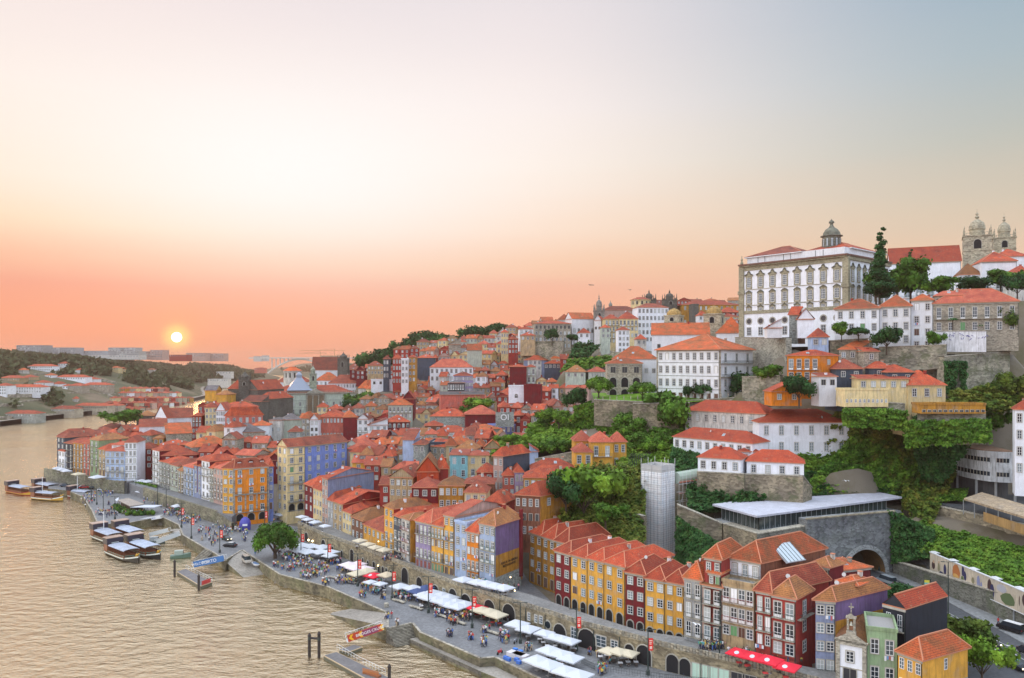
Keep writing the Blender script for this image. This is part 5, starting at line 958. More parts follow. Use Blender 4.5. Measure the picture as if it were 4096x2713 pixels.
sh=thing('platform_shelter','long flat shelter with a rust-stained roof beside the upper road','shelter',(0,0,0))
a,b,c2,d2=PT(964,498.5,26.2),PT(1040,522,26.2),PT(1062,516,26.2),PT(982,492.5,26.2)
m=MB();m.prism([(p.x,p.y)for p in(a,b,c2,d2)],25.8,26.3);m.build('roof',[plaster('rusty_sheet_roof',(.45,.34,.22),1.0)],sh)
for i in range(7):p=a.lerp(b,i/6);m=MB();m.box(-.08,.08,0,.16,0,3.8);m.build('post',[plain('grey_metal',(.30,.32,.33),.4)],sh,(p.x+.2,p.y+.5,22))
m=MB();q=a.lerp(b,.3);m.face([(q.x,q.y+.4,22.1),(b.x,b.y+.4,22.1),(b.x,b.y+.4,24.4),(q.x,q.y+.4,24.4)]);m.build('hoarding',[plaster('ochre_boards',(.42,.26,.10),.5)],sh)
mu=thing('mural','long painted mural of monks, arches and umbrellas above the road wall','mural',(104.9,194,9.4),math.atan2(148-194,107-104.9))
ML=46;MH=4.6;m=MB();m.box(0,ML,0,.25,0,MH,0);m.build('panel',[plaster('mural_ground',(.62,.54,.42),.5)],mu)
m=MB();m.box(-.1,ML+.1,-.12,.35,MH,MH+.18,0);m.box(-.1,ML+.1,-.12,-.01,-.16,-.003,0)
for i in range(7):m.box(i*7.6,i*7.6+2.2,.26,1.3,MH+.18,MH+.34,0)
m.build('frame',[plain('mural_frame',(.62,.64,.66),.5)],mu)
def blob(m,x,z,w,h,mi,k=10,j=.12,rr=random.Random(3)):
 P=[]
 for i in range(k):a=2*math.pi*i/k;q=1+rr.uniform(-j,j);P.append((x+w*q*math.cos(a),-.02-.004*mi,z+h*q*math.sin(a)))
 m.face(P,mi)
fig=[(1.5,1.7,.75,.95,0),(1.6,2.7,.4,.4,3),(3.7,1.9,.5,1.1,1),(3.8,3.1,.3,.3,3),(6.2,2.0,.55,1.25,2),(4.8,.6,.9,.45,2),(10.6,2.6,1.5,1.7,4),(10.6,1.5,1.2,.6,5),(13.2,3.3,.5,1.2,2),(14.0,2.5,.5,1.1,2),(13.0,1.4,.5,.9,6),(16.8,2.2,.5,.9,1),(18.8,2.4,.55,1.6,7),(19.8,1.6,.4,1.3,7),(22.6,2.8,.8,1.4,0),(23.5,1.9,.7,1.6,2),(21.8,1.3,.8,.8,7),(26.5,3.3,1.6,.9,8),(28.5,1.6,2.2,1.3,6),(33.6,2.8,.8,1.3,0),(34.6,1.4,.9,.9,5),(37.8,2.7,1.1,1.5,2),(38.6,1.1,.8,1.0,7),(41.8,1.4,1.0,1.2,7),(43.5,2.6,.7,1.1,1),(32.0,2.3,.15,1.2,0)]
fc=[(.06,.03,.03),(.22,.20,.12),(.03,.03,.09),(.45,.3,.2),(.40,.14,.04),(.55,.32,.10),(.10,.14,.06),(.22,.24,.38),(.40,.40,.44)]
m=MB()
for x,z,w,h,k in fig:blob(m,x,z,w,h,k)
m.build('painted_figures',[plain('mural_paint',c_)if 0 else plain('mural_paint_%s'%n,c_,.8)for n,c_ in zip(('umber','olive','navy','flesh','rust','gold','moss','periwinkle','ash'),fc)],mu)
for i in range(1,7):m=MB();m.box(0,.25,.3,.55,-6,0);m.build('post',[plain('grey_metal',(.30,.32,.33),.4)],mu,(i*7.4,0,0))
ch=thing('chapel','small white chapel with a stone pediment, bell gable and dark portal','chapel',(xat(836.5,131.5),131.5,5.5),math.atan2(129-131.5,xat(866,129)-xat(836.5,131.5)))
cw=math.hypot(129-131.5,xat(866,129)-xat(836.5,131.5));zc=zat(641,131)-5.5;m=MB()
m.box(0,cw,0,14,-3,zc,0);m.build('wall',[wallm('white')],ch)
m=MB();m.box(-.1,.55,-.22,0,0,zc,0);m.box(cw-.55,cw+.1,-.22,0,0,zc,0);m.face([(-.3,-.3,zc),(cw+.3,-.3,zc),(cw+.3,-.3,zc+.35),(cw*.66,-.3,zc+1.5),(cw*.6,-.3,zc+1.9),(cw*.4,-.3,zc+1.9),(cw*.34,-.3,zc+1.5),(-.3,-.3,zc+.35)]);m.box(.55,cw-.55,-.24,0,zc-.5,zc,0)
m.prism([(-.3,-.3),(cw+.3,-.3),(cw+.3,.5),(-.3,.5)],zc,zc+.3,0);m.box(cw*.34,cw*.66,-.29,.5,zc+.3,zc+1.9,0);m.box(.55,cw-.55,-.1,0,zc-4.4,zc-4.25,0);m.build('pediment',[STONE],ch)
m=MB();x0,x1=cw*.36,cw*.64;z=zc+1.9;m.box(x0,x0+.3,-.2,.4,z,z+2.2);m.box(x1-.3,x1,-.2,.4,z,z+2.2);m.box(x0-.15,x1+.15,-.3,.5,z+2.2,z+2.5);m.face([(x0-.15,-.3,z+2.5),(x1+.15,-.3,z+2.5),((x0+x1)/2,-.3,z+3.2)]);m.box((x0+x1)/2-.07,(x0+x1)/2+.07,0,.14,z+3.1,z+4.7);m.box((x0+x1)/2-.4,(x0+x1)/2+.4,.01,.13,z+4.0,z+4.2);m.build('bell_gable',[STONE],ch)
m=MB();m.lathe([(.32,0),(.2,.35),(.12,.6)],n=8);m.build('bell',[plain('bronze',(.5,.5,.42),.4)],ch,((x0+x1)/2,.1,z+1.0))
add_window(ch,'w',cw*.46,0,zc-3.3,0,1.1,1.8,True,0);add_window(ch,'d',cw*.46,0,0,0,1.9,4.6,True,0,True,DOORC['k'])
m=MB();m.slope([(-.4,.3,zc+.1),(cw/2,.3,zc+1.7),(cw/2,14,zc+1.7),(-.4,14,zc+.1)][::-1]);m.slope([(cw+.4,14,zc+.1),(cw/2,14,zc+1.7),(cw/2,.3,zc+1.7),(cw+.4,.3,zc+.1)][::-1]);m.build('roof',[roofm('b')],ch)
t=thing('roof_glazing','large tilted glass skylight on the broad orange roof','skylight',PQ(788,553,150.5),math.radians(34));t.rotation_euler=(math.radians(34),0,math.radians(28))
m=MB();m.box(-2.6,2.6,-2.4,2.4,0,.25,0);m.face([(-2.4,-2.2,.26),(2.4,-2.2,.26),(2.4,2.2,.26),(-2.4,2.2,.26)],1);m.build('pane',[plain('skylight_frame',(.35,.36,.38),.4),glass('sky_glass',(.45,.52,.56),.2)],t)
m=MB();[m.box(-2.4+i*.96,-2.34+i*.96,-2.3,2.3,.27,.33)for i in range(6)];m.build('glazing_bars',[IRON],t)
PAVE=None
def pavemat(name,c,sc=1.0):
 m,nt,b=newmat(name);co=coord(nt)
 n1=noi(nt,co,.12,5);n2=noi(nt,co,1.6,3)
 r1=ramp(nt,n1,[(.35,mul(c,1.15)),(.65,mul(c,.8))]);r2=ramp(nt,n2,[(.35,(.82,.82,.82)),(.65,(1.12,1.12,1.12))])
 o=mixc(nt,r1.outputs[0],r2.outputs[0],1.,'MULTIPLY')
 v=N(nt,'ShaderNodeTexVoronoi',Scale=2.2*sc);nt.links.new(co,v.inputs['Vector']);hs=nt.nodes.new('ShaderNodeSeparateColor');nt.links.new(v.outputs['Color'],hs.inputs[0])
 r3=ramp(nt,hs.outputs[0],[(0,(.8,.8,.8)),(1,(1.15,1.15,1.15))]);nt.links.new(mixc(nt,o,r3.outputs[0],.7,'MULTIPLY'),b.inputs['Base Color'])
 b.inputs['Roughness'].default_value=.75;MATS[name]=m;return m
PAVE=pavemat('granite_paving',(.175,.18,.188));PALEP=pavemat('pale_slipway',(.28,.255,.22));ASPH=pavemat('asphalt',(.060,.065,.072));SIDEW=pavemat('pavement_slabs',(.20,.21,.215))
QW=stone('quay_wall',(.19,.165,.10),.7,.55,.35)
ZQ=3.0
def q(u,v,z=ZQ):p=PT(u,v,z);return(p.x,p.y)
crop(0,437.5);q1=[q(U(x),V(y))for x,y in((560,590),(780,612),(960,690),(1060,850),(1110,970),(1250,1002),(1500,985),(1860,915),(2060,1010))]
crop(75,500);q2=[q(U(x),V(y))for x,y in((1240,405),(1500,560),(1590,605))]
crop(75,500);q3=[q(U(x),V(y))for x,y in((1735,700),(1930,580),(2360,862))]
crop(275,542.5);q4=[q(U(x),V(y))for x,y in((600,512),(1290,812),(1290,1000),(1580,932),(1670,1040),(2368,1342))]
crop(460,542.5);q5=[q(U(x),V(y))for x,y in((400,1330),(900,1568),(1300,1760))]
quay_edge=q1+q2+q3+q4+q5
LAND=quay_edge+[(60,95),(400,95),(400,900),(-150,900),(-185,700),(-205,560),(-222,430),(-231,392)]
m=MB();poly=[(-236,392)]+quay_edge+[(70,100),(72,120),(62,124),(46,138),(36,152),(26,160),(12,176),(-2,190),(-24,206),(-48,240),(-72,272),(-86,282),(-80,300),(-100,300),(-110,300),(-166,352),(-190,358),(-228,392)]
QPOLY=list(poly);n=len(poly)
for i in range(n):
 a,b=poly[i],poly[(i+1)%n];m.face([(a[0],a[1],-3),(b[0],b[1],-3),(b[0],b[1],ZQ),(a[0],a[1],ZQ)],1)
def tri(poly):
 from mathutils.geometry import tessellate_polygon
 return tessellate_polygon([[Vector((p[0],p[1],0))for p in poly]])
for a,b,c_ in tri(poly):
 P=[poly[a],poly[b],poly[c_]]
 ar=(P[1][0]-P[0][0])*(P[2][1]-P[0][1])-(P[1][1]-P[0][1])*(P[2][0]-P[0][0])
 if ar<0:P=P[::-1]
 m.face([(p[0],p[1],ZQ)for p in P],0)
tag(m.build('quay',[PAVE,QW]),kind='structure')
m=MB()
for a,b in zip(quay_edge[1:],quay_edge[2:]):
 d=Vector((b[0]-a[0],b[1]-a[1]));L=d.length
 if L<.5:continue
 d/=L;nn=Vector((-d.y,d.x))*.5
 m.prism([(a[0],a[1]),(b[0],b[1]),(b[0]+nn.x,b[1]+nn.y),(a[0]+nn.x,a[1]+nn.y)],ZQ+.004,ZQ+.12,0)
tag(m.build('quay_kerb',[stone('kerb_granite',(.36,.33,.27),1,.3)]),kind='structure')
def slip(name,pts,mat,wall=QW,zbot=-3):
 m=MB();n=len(pts);m.face(pts,0)
 for i in range(n):a,b=pts[i],pts[(i+1)%n];m.face([(a[0],a[1],zbot),(b[0],b[1],zbot),b,a],1)
 return tag(m.build(name,[mat,wall]),kind='structure')
p=lambda x,y,z:tuple(PT(U(x),V(y),z))
crop(75,500);slip('slipway',[p(1745,715,2.0),p(1945,895,.0),p(2255,850,.0),p(2040,660,2.6),p(1930,585,2.98),p(1720,640,2.98)],PALEP)
slip('lower_quay',[p(1090,345,2.2),p(1230,405,2.2),p(1500,560,2.2),p(1700,450,2.95),p(1180,330,2.95)],PALEP)
crop(275,542.5);slip('slipway',[p(600,822,-.2),p(1165,945,2.9),p(1300,985,2.98),p(1310,815,2.98),p(870,765,.6)],PALEP)
slip('landing',[p(1555,1112,1.3),p(2368,1485,1.3),p(2750,1640,1.3),p(2840,1500,1.3),p(2368,1345,1.3),p(1675,1090,1.3)],PALEP)
def stairs(name,a0,a1,b0,b1,z0,z1,n):
 m=MB()
 for i in range(n):
  f0,f1=i/n,(i+1)/n;zz=z0+(z1-z0)*(1-f0)
  A,B,C_,D=Vector(a0).lerp(Vector(b0),f0),Vector(a1).lerp(Vector(b1),f0),Vector(a1).lerp(Vector(b1),f1),Vector(a0).lerp(Vector(b0),f1)
  m.face([(A.x,A.y,zz),(B.x,B.y,zz),(C_.x,C_.y,zz),(D.x,D.y,zz)][::-1],0);m.face([(D.x,D.y,zz-.5),(C_.x,C_.y,zz-.5),(C_.x,C_.y,zz),(D.x,D.y,zz)],1)
  m.face([(A.x,A.y,-2),(A.x,A.y,zz),(D.x,D.y,zz),(D.x,D.y,-2)],1);m.face([(B.x,B.y,-2),(C_.x,C_.y,-2),(C_.x,C_.y,zz),(B.x,B.y,zz)],1)
 return tag(m.build(name,[stone('step_stone',(.30,.27,.20),1,.3),stone('step_riser',(.13,.12,.10),1,.3)]),kind='structure')
def P2(x,y,z):r=PT(U(x),V(y),z);return(r.x,r.y)
stairs('stone_steps',P2(1285,1000,3),P2(1580,932,3),P2(1400,1212,0),P2(1665,1100,1),0.0,2.95,14)
crop(275,542.5);stairs('river_steps',P2(1555,1118,1.3),P2(2380,1492,1.3),P2(1535,1160,0),P2(2368,1560,0),-.3,1.25,6)
crop(75,500);stairs('quay_steps',P2(1500,560,3),P2(1590,605,3),P2(1340,715,0),P2(1440,740,0),-.2,2.95,12)
ZW=7.4
fr=[R3[1],R3[0],R2[2],R2[1],R2[0],R1[3],R1[2],R1[1],R1[0]]
inner=[(x+.4,y+.6)for x,y in PW]
back=[(62,133),(52,138.5),(34.5,152.6),(26,156.5),(17,166),(4,181),(-3.3,187.5),(-25,207),(-49.5,242),(-73,274.5)]
m=MB();poly2=inner+[(70,120)]+back[0:];WPOLY=list(poly2)
for a,b,c_ in tri(poly2):
 P=[poly2[a],poly2[b],poly2[c_]]
 if(P[1][0]-P[0][0])*(P[2][1]-P[0][1])-(P[1][1]-P[0][1])*(P[2][0]-P[0][0])<0:P=P[::-1]
 m.face([(p_[0],p_[1],ZW)for p_ in P],0)
for i in range(len(poly2)):a,b=poly2[i],poly2[(i+1)%len(poly2)];m.face([(a[0],a[1],2.9),(b[0],b[1],2.9),(b[0],b[1],ZW),(a[0],a[1],ZW)],1)
tag(m.build('upper_walkway',[pavemat('walkway_paving',(.22,.22,.215)),SW2]),kind='structure')
aw=thing('arcade_wall','long granite arcade wall with a parapet carrying the river walkway','wall',(0,0,0))
AWM=stone('arcade_granite',(.31,.26,.16),.9,.5);m=MB();pm=MB()
arches=[]
for i,(a,b)in enumerate(zip(PW,PW[1:])):
 m.face([(a[0],a[1],2.9),(b[0],b[1],2.9),(b[0],b[1],7.3),(a[0],a[1],7.3)]);d=Vector((b[0]-a[0],b[1]-a[1]));L=d.length;d/=L;nx,ny=-d.y,d.x
 m.prism([(a[0]-nx*.15,a[1]-ny*.15),(b[0]-nx*.15,b[1]-ny*.15),(b[0]+nx*.5,b[1]+ny*.5),(a[0]+nx*.5,a[1]+ny*.5)],7.3,7.55)
 n=int(L/.62)
 for k in range(n):
  f0,f1=(k+.05)/n,(k+.93)/n;q0,q1_=(a[0]+d.x*L*f0,a[1]+d.y*L*f0),(a[0]+d.x*L*f1,a[1]+d.y*L*f1)
  pm.prism([(q0[0],q0[1]),(q1_[0],q1_[1]),(q1_[0]+nx*.32,q1_[1]+ny*.32),(q0[0]+nx*.32,q0[1]+ny*.32)],7.552,8.5,k%2)
m.build('masonry',[AWM],aw);pm.build('parapet',[stone('parapet_stone_pale',(.34,.30,.22),1.2,.3),stone('parapet_stone_grey',(.29,.27,.21),1.2,.3)],aw)
crop(460,542.5)
def onwall(u,zz,kind,w,h,g=0,fr_=WHITE):
 Y=online(PW,u);x=xat(u,Y);i=min(range(len(PW)-1),key=lambda j:abs((PW[j][0]+PW[j+1][0])/2-x)if not(PW[j][0]<=x<=PW[j+1][0])else-1)
 a,b=PW[i],PW[i+1];add_window(aw,kind,x,Y,zz,math.atan2(b[1]-a[1],b[0]-a[0]),w,h,True,g,True,fr_,'arch' if kind=='a' else None)
for u,w,h in((306.5,3,3),(323.5,2.6,3.2),(332.5,1.2,2.2),(342,1,1.9),(352,2.2,3.4),(358,1,2),(363,1,2.2),(368,1,2),(374,1.4,2.4),(379,1.2,2.2),(383,1.1,2),(386.5,1,1.9),(391,1,1.8),(405,3.2,4),(419.5,2.6,3),(430,1.1,1.6),(435.5,3,2.6),(453,3.2,3.4),(466,3.4,3.2),(476,1.6,2.2),(489.5,3.4,3.6),(509,3.8,4.1),(560,3.6,3.2),(587,4.3,4.4),(629.5,1.9,3.2),(644,3.3,3.8),(672.5,2.4,3.4),(685,2.2,3.2)):onwall(u,3.05,'a',w,min(h,4))
for u,w,h,z in((444,1.2,1.8,3.8),(541,1,1.6,5),(574,1.6,2.4,4.2),(601,2.4,2.2,4.2),(614.5,1.6,1.7,4.6),(529,.7,1.6,4.9),(536,.7,1.6,4.9)):onwall(u,z,'w',w,h,1)
onwall(548,4.4,'o',1.7,1.7)
for u in(697,705,713,724):onwall(u,3.05,'d',1.8,2.9,0,DOORC['e'])
for u in(738,749.5):onwall(u,3.05,'d',2.3,2.8,0,DOORC['k'])
for u in(394,462,500,526,545.5,578,594,620):
 Y=online(PW,u);m=MB();m.tube((0,0,3),(0,0,7.3),.09,6);m.build('drain_pipe',[IRON],aw,(xat(u,Y)-.12,Y-.15,0))
m=MB();m.prism([(-2.5,187.6),(4,181.7),(9.8,181.9),(4.2,201),(1,222),(-6,222)],2,4.9);tag(m.build('alley_paving',[PAVE]),kind='structure')
crop(50,400)
def wallline(label,pts,zt,zb,mat,name='river_wall'):
 t=thing(name,label,'wall',(0,0,0));m=MB()
 for(a,b),(za,zb2)in zip(zip(pts,pts[1:]),zip(zt,zt[1:])):m.face([(a[0],a[1],zb),(b[0],b[1],zb),(b[0],b[1],zb2),(a[0],a[1],za)]);m.face([(a[0],a[1],za),(b[0],b[1],zb2),(b[0]+.7,b[1]+.6,zb2),(a[0]+.7,a[1]+.6,za)]);m.face([(b[0]+.7,b[1]+.6,zb),(a[0]+.7,a[1]+.6,zb),(a[0]+.7,a[1]+.6,za),(b[0]+.7,b[1]+.6,zb2)])
 m.build('masonry',[mat],t);return t
wallline('sloping river wall below the narrow far houses',[(-158,331),(-146,318),(-108,281),(-98,270)],[7.9,7.9,7.6,5.5],2.9,stone('old_river_wall',(.25,.23,.155),.8,.5,.3))
wallline('tall river wall under the far terrace cafes',[(-232,383),(-212,370),(-180,346),(-172,343)],[8.9,8.6,8.6,8.6],-2,stone('old_river_wall2',(.22,.21,.15),.8,.5,.4))
m=MB();P=[(-158,331.2),(-146,318.2),(-108,281.2),(-98,270.4),(-100,288),(-106,290),(-168,352),(-172,346)]
m.prism(P,2.9,7.45);tag(m.build('row_terrace',[PAVE]),kind='structure')
m=MB();P=[(-231.5,383.5),(-211.5,370.5),(-179.5,346.5),(-171.5,343.5),(-170,352),(-186,356),(-229,390)]
m.prism(P,-1,7.95);tag(m.build('cafe_terrace',[PAVE]),kind='structure')
m,nt,b=newmat('river_water')
co=coord(nt,'Object');rot=nt.nodes.new('ShaderNodeMapping');rot.inputs['Rotation'].default_value=(0,0,math.radians(12));rot.inputs['Scale'].default_value=(.85,1.3,1);nt.links.new(co,rot.inputs[0])
n1=noi(nt,rot.outputs[0],.26,5,.6);n2=noi(nt,rot.outputs[0],1.1,3,.55)
ad=nt.nodes.new('ShaderNodeMath');ad.operation='MULTIPLY_ADD';ad.inputs[1].default_value=.2;nt.links.new(n2,ad.inputs[0]);nt.links.new(n1,ad.inputs[2])
cal=ramp(nt,noi(nt,coord(nt,'Object',(.55,1,1)),.014,4,.6),[(.35,(.45,.45,.45)),(.62,(1,1,1))])
bm=N(nt,'ShaderNodeBump',Strength=1.0,Distance=WAVE if 'WAVE' in globals()else 1.5);nt.links.new(ad.outputs[0],bm.inputs['Height']);nt.links.new(cal.outputs[0],bm.inputs['Strength']);nt.links.new(bm.outputs[0],b.inputs['Normal'])
b.inputs['Base Color'].default_value=(.60,.42,.26,1);b.inputs['Roughness'].default_value=.10;b.inputs['Metallic'].default_value=.0
nt.nodes.remove(b);gl=nt.nodes.new('ShaderNodeBsdfGlossy');gl.inputs['Color'].default_value=(1,.87,.64,1);gl.inputs['Roughness'].default_value=.12;df=nt.nodes.new('ShaderNodeBsdfDiffuse');df.inputs['Color'].default_value=(.17,.115,.06,1)
nt.links.new(bm.outputs[0],gl.inputs['Normal']);fz=N(nt,'ShaderNodeFresnel',IOR=2.0);nt.links.new(bm.outputs[0],fz.inputs['Normal'])
mx=nt.nodes.new('ShaderNodeMixShader');mr=nt.nodes.new('ShaderNodeMapRange');mr.inputs[1].default_value=.12;mr.inputs[2].default_value=.34;mr.inputs[3].default_value=.36;mr.inputs[4].default_value=.97;nt.links.new(fz.outputs[0],mr.inputs[0]);nt.links.new(mr.outputs[0],mx.inputs[0]);nt.links.new(df.outputs[0],mx.inputs[1]);nt.links.new(gl.outputs[0],mx.inputs[2]);nt.links.new(mx.outputs[0],nt.nodes['Material Output'].inputs[0])
RIV=m
me=MB();xs=[-3200,-1200,-500,-200,0,150,400];ys=[20,200,400,800,1600,3200,5200]
for i in range(len(xs)-1):
 for j in range(len(ys)-1):me.face([(xs[i],ys[j],0),(xs[i+1],ys[j],0),(xs[i+1],ys[j+1],0),(xs[i],ys[j+1],0)])
tag(me.build('river_water',[RIV]),kind='structure')
Zr=6.0
m=MB();m.prism([(80,100),(101.3,100),(101.5,165),(101,182),(96.5,209),(98,212),(84,212),(82,204),(84,185),(80,160)],Zr-.5,Zr);tag(m.build('tunnel_road',[ASPH]),kind='structure')
m=MB();m.prism([(101.5,100),(107.2,100),(106.6,160),(104.9,194),(99,206.5),(96.8,206),(101.2,182)],Zr-.5,Zr+.14);tag(m.build('road_pavement',[SIDEW]),kind='structure')
WP=plaster('road_paint',(.62,.62,.60),.6);m=MB()
def strip(pts,w):
 for a,b in zip(pts,pts[1:]):
  d=Vector((b[0]-a[0],b[1]-a[1])).normalized();nx,ny=-d.y*w/2,d.x*w/2
  m.face([(a[0]-nx,a[1]-ny,Zr+.005),(b[0]-nx,b[1]-ny,Zr+.005),(b[0]+nx,b[1]+ny,Zr+.005),(a[0]+nx,a[1]+ny,Zr+.005)][::-1])
strip([(93,205),(96.8,180),(97.3,165),(97.0,156)],.14);strip([(96.4,170),(96.4,156),(95.8,140),(95.6,110)],.14);strip([(97,156),(98.6,140),(99,110)],.14)
for k in range(8):x=84.5+k*1.25;m.face([(x,144,Zr+.006),(x+.6,144,Zr+.006),(x+.9,150.5,Zr+.006),(x+.3,150.5,Zr+.006)])
for k in range(5):m.face([(97.4+k*.1,152-k*3.2,Zr+.007),(98.2+k*.1,151.4-k*3.2,Zr+.007),(98.2+k*.1,152-k*3.2,Zr+.007),(97.4+k*.1,152.6-k*3.2,Zr+.007)])
tag(m.build('road_markings',[WP]),kind='structure')
m=MB();m.prism([(117,240),(118.4,222.5),(124.4,201),(130.4,178.5),(138,150),(160,150),(170,230),(130,246)],20,21.9);tag(m.build('upper_road',[ASPH]),kind='structure')
GROUND+=[(90,210,5.3),(90,190,5.3),(90,170,5.3),(92,150,5.3),(92,130,5.3),(92,110,5.3),(103,190,5.3),(103,170,5.3),(103,150,5.3),(104,125,5.3),(78,150,5.3),(74,135,5.3),(70,125,5),(80,170,5.3),(78,185,6),(85,200,5.3),(108.5,200,12),(108,185,11),(109,170,11),(110,155,11),(113,215,16),(116,190,16),(120,175,16.5),(124,155,16.5),(97,207,6),(103,205,7)]
for(x,y)in PW:GROUND+=[(x-3,y-3,2),(x,y,2)]
for(x,y)in[*R1,*R2,*R3]:GROUND+=[(x+1,y+1,4.5)]
for(x,y)in quay_edge:GROUND+=[(x+2,y+4,1.5)]
GROUND+=[(-130,330,2),(-110,320,2),(-140,300,2),(-60,280,4),(-80,290,2),(-70,268,2),(-95,290,2)]
def inpoly(x,y,poly):
 x,y=np.asarray(x),np.asarray(y);r=np.zeros(x.shape,bool);n=len(poly)
 for i in range(n):
  x0,y0=poly[i];x1,y1=poly[(i+1)%n]
  c=((y0>y)!=(y1>y))&(x<(x1-x0)*(y-y0)/((y1-y0)if y1!=y0 else 1e-9)+x0);r^=c
 return r
vg=[('undergrowth','creepers under the pale yellow gallery',(843,408,222),(906,410,219),(906,430,218),(843,425,223),2200,.8,'mid',1.2),('ivy_slope','dark ivy on the rock beside the tunnel mouth',(889,511,205.5),(934,530,199),(932,556,196.5),(893,562,204),3600,.8,'dark',1.3),('undergrowth','shrubs under the ochre gallery wall',(905,421,216),(990,419,212),(990,441,210),(905,446,218),3200,.9,'mid',1.2),('ivy_slope','green hedge bank under the square seminary building',(764,454,235),(850,456,235.5),(875,482,232),(800,476,231),3500,.8,'mid',1.0),('ivy_slope','dark ivy between the hedge bank and the pavilion roof',(800,474,231),(873,480,232),(905,494,229),(790,494,224),3500,.8,'dark',1.0),('ivy_slope','hanging vines right of the hedge bank',(852,440,236),(905,440,238),(915,495,230),(866,482,232),4200,.9,'autumn',1.2),('ivy_slope','dark ivy and bushes on the steep slope below the cream house',(840,402,238),(930,402,236),(925,490,232),(812,470,237),9000,1.1,'autumn',1.8),('ivy_slope','dark green ivy slope right of the square seminary building',(857,432,237),(940,420,240),(915,497,229),(800,492,226),7000,1.0,'mid',1.6),('ivy_slope','flat green ivy sheet above the pavilion roof',(805,470,232),(868,478,233),(868,492,229),(803,491,227),3500,.7,'dark',.6),('ivy_slope','ivy hanging below the middle seminary building',(672,447,242),(702,455,232),(702,478,226),(668,478,232),2600,.7,'dark',.6),('ivy_slope','dark ivy curtain right of the wrapped tower',(676,516,204),(722,545,184),(705,572,178),(676,560,200),3600,.7,'dark',.6),('grass_bank','steep green grass bank below the stone upper road wall',(893,517,217),(1040,552,178),(1040,598,160),(930,553,196),12000,.75,'mid',.8),('grass_bank','tall green bank at the foot of the dark rock face',(898,515,220),(935,527,206),(936,556,195),(898,545,205),3000,.8,'mid',.9),('undergrowth','tangled green slope left of the wrapped tower',(578,470,236),(645,466,232),(645,540,198),(560,520,200),8000,.9,'autumn',1.4),('undergrowth','dry grassy slope behind the ochre alley roofs',(560,505,212),(618,500,215),(645,552,190),(590,550,188),4500,.8,'autumn',1.2),('undergrowth','terraced vegetable gardens above the yellow villa',(530,425,300),(600,420,295),(600,445,268),(520,448,272),5000,1.0,'light',1.2),('undergrowth','green garden shelf above the turquoise house',(500,440,290),(560,430,295),(552,452,270),(488,456,272),3200,.9,'light',.9),('undergrowth','leafy terraces below the lawn wall',(575,405,285),(636,406,275),(640,436,262),(575,425,290),6000,1.0,'mid',1.6),('undergrowth','mixed bushes between the villa and the seminary',(615,425,272),(690,420,265),(690,458,242),(615,448,255),8000,1.0,'mid',1.6),('undergrowth','dense planting below the garden wall behind the villa',(600,436,268),(675,440,252),(672,478,232),(622,472,238),6000,.9,'light',1.1),('undergrowth','bushes between the scaffold gallery and the pavilion',(686,488,222),(765,480,222),(765,500,214),(690,516,208),4000,.9,'dark',1.4),('ivy_slope','trees and ivy behind the pavilion and tunnel wall',(903,470,236),(955,476,234),(930,527,208),(903,505,220),6500,1.0,'autumn',1.8),('undergrowth','steep bushy bank behind the skyline church',(575,345,432),(600,345,432),(588,358,420),(569,358,422),1600,1.4,'dark',1.6),('ivy_slope','ivy clumps hanging on the mossy rubble wall, left group',(944,362,231.5),(958,362,231.5),(954,396,230),(946,394,230),900,.8,'dark',.7),('ivy_slope','ivy clumps hanging on the mossy rubble wall, right group',(959,362,232),(967,362,232),(964,394,231),(961,394,231),700,.8,'dark',.7),('undergrowth','bushes at the foot of the mossy rubble wall',(950,392,228),(1024,385,230),(1024,412,224),(945,408,224),4000,1.0,'autumn',1.4),('undergrowth','dark slope of shrubs left of the curved concrete building',(905,416,224),(990,418,226),(942,480,224),(921,478,228),4500,.9,'dark',1.2),('hedge','green hedge strip along the far parking place',(130,480.3,352),(157,485,334),(157,487.8,332),(130,484,350),700,.7,'mid',.6),('undergrowth','green patches among the rocks below the skyline houses',(568,360,415),(612,356,412),(612,366,405),(560,372,408),1500,1.2,'mid',1.2),('grass_terrace','stepped green terraces beside the upper stone wall',(925,490,232),(968,489,226),(965,500,216),(922,502,220),2200,.6,'mid',.5)]
for v_ in vg:
 if v_[0]=='hedge':continue
 q_=[np.array(PQ(*p))for p in v_[2:6]]
 for a_ in np.linspace(0,1,5):
  for b_ in np.linspace(0,1,5):p_=(q_[0]*(1-a_)+q_[1]*a_)*(1-b_)+(q_[3]*(1-a_)+q_[2]*a_)*b_;GROUND.append((p_[0],p_[1]+1.5,p_[2]-2.2))
GP=np.array(GROUND)
def gridmesh(name,X_,Y_,Z_,mat,mask=None):
 ny,nx=X_.shape;v=np.stack([X_.ravel(),Y_.ravel(),Z_.ravel()],1)
 idx=np.arange(nx*ny).reshape(ny,nx);f=np.stack([idx[:-1,:-1],idx[:-1,1:],idx[1:,1:],idx[1:,:-1]],-1).reshape(-1,4)
 if mask is not None:f=f[mask[:-1,:-1].ravel()]
 me=bpy.data.meshes.new(name);me.from_pydata(v.tolist(),[],f.tolist());me.materials.append(mat)
 me.polygons.foreach_set('use_smooth',[True]*len(f));me.update();return put(name,me)
gx,gy=np.meshgrid(np.arange(-250,400,4.),np.arange(96,800,4.))
num=np.zeros(gx.shape);den=np.zeros(gx.shape)
for(x,y,z)in GP:
 w=1/((gx-x)**2+(gy-y)**2+9)**2;num+=w*z;den+=w
gz=num/den-.9
gs=gz.copy();gs[1:-1,1:-1]=(gz[1:-1,1:-1]*2+gz[:-2,1:-1]+gz[2:,1:-1]+gz[1:-1,:-2]+gz[1:-1,2:])/6;gz=gs
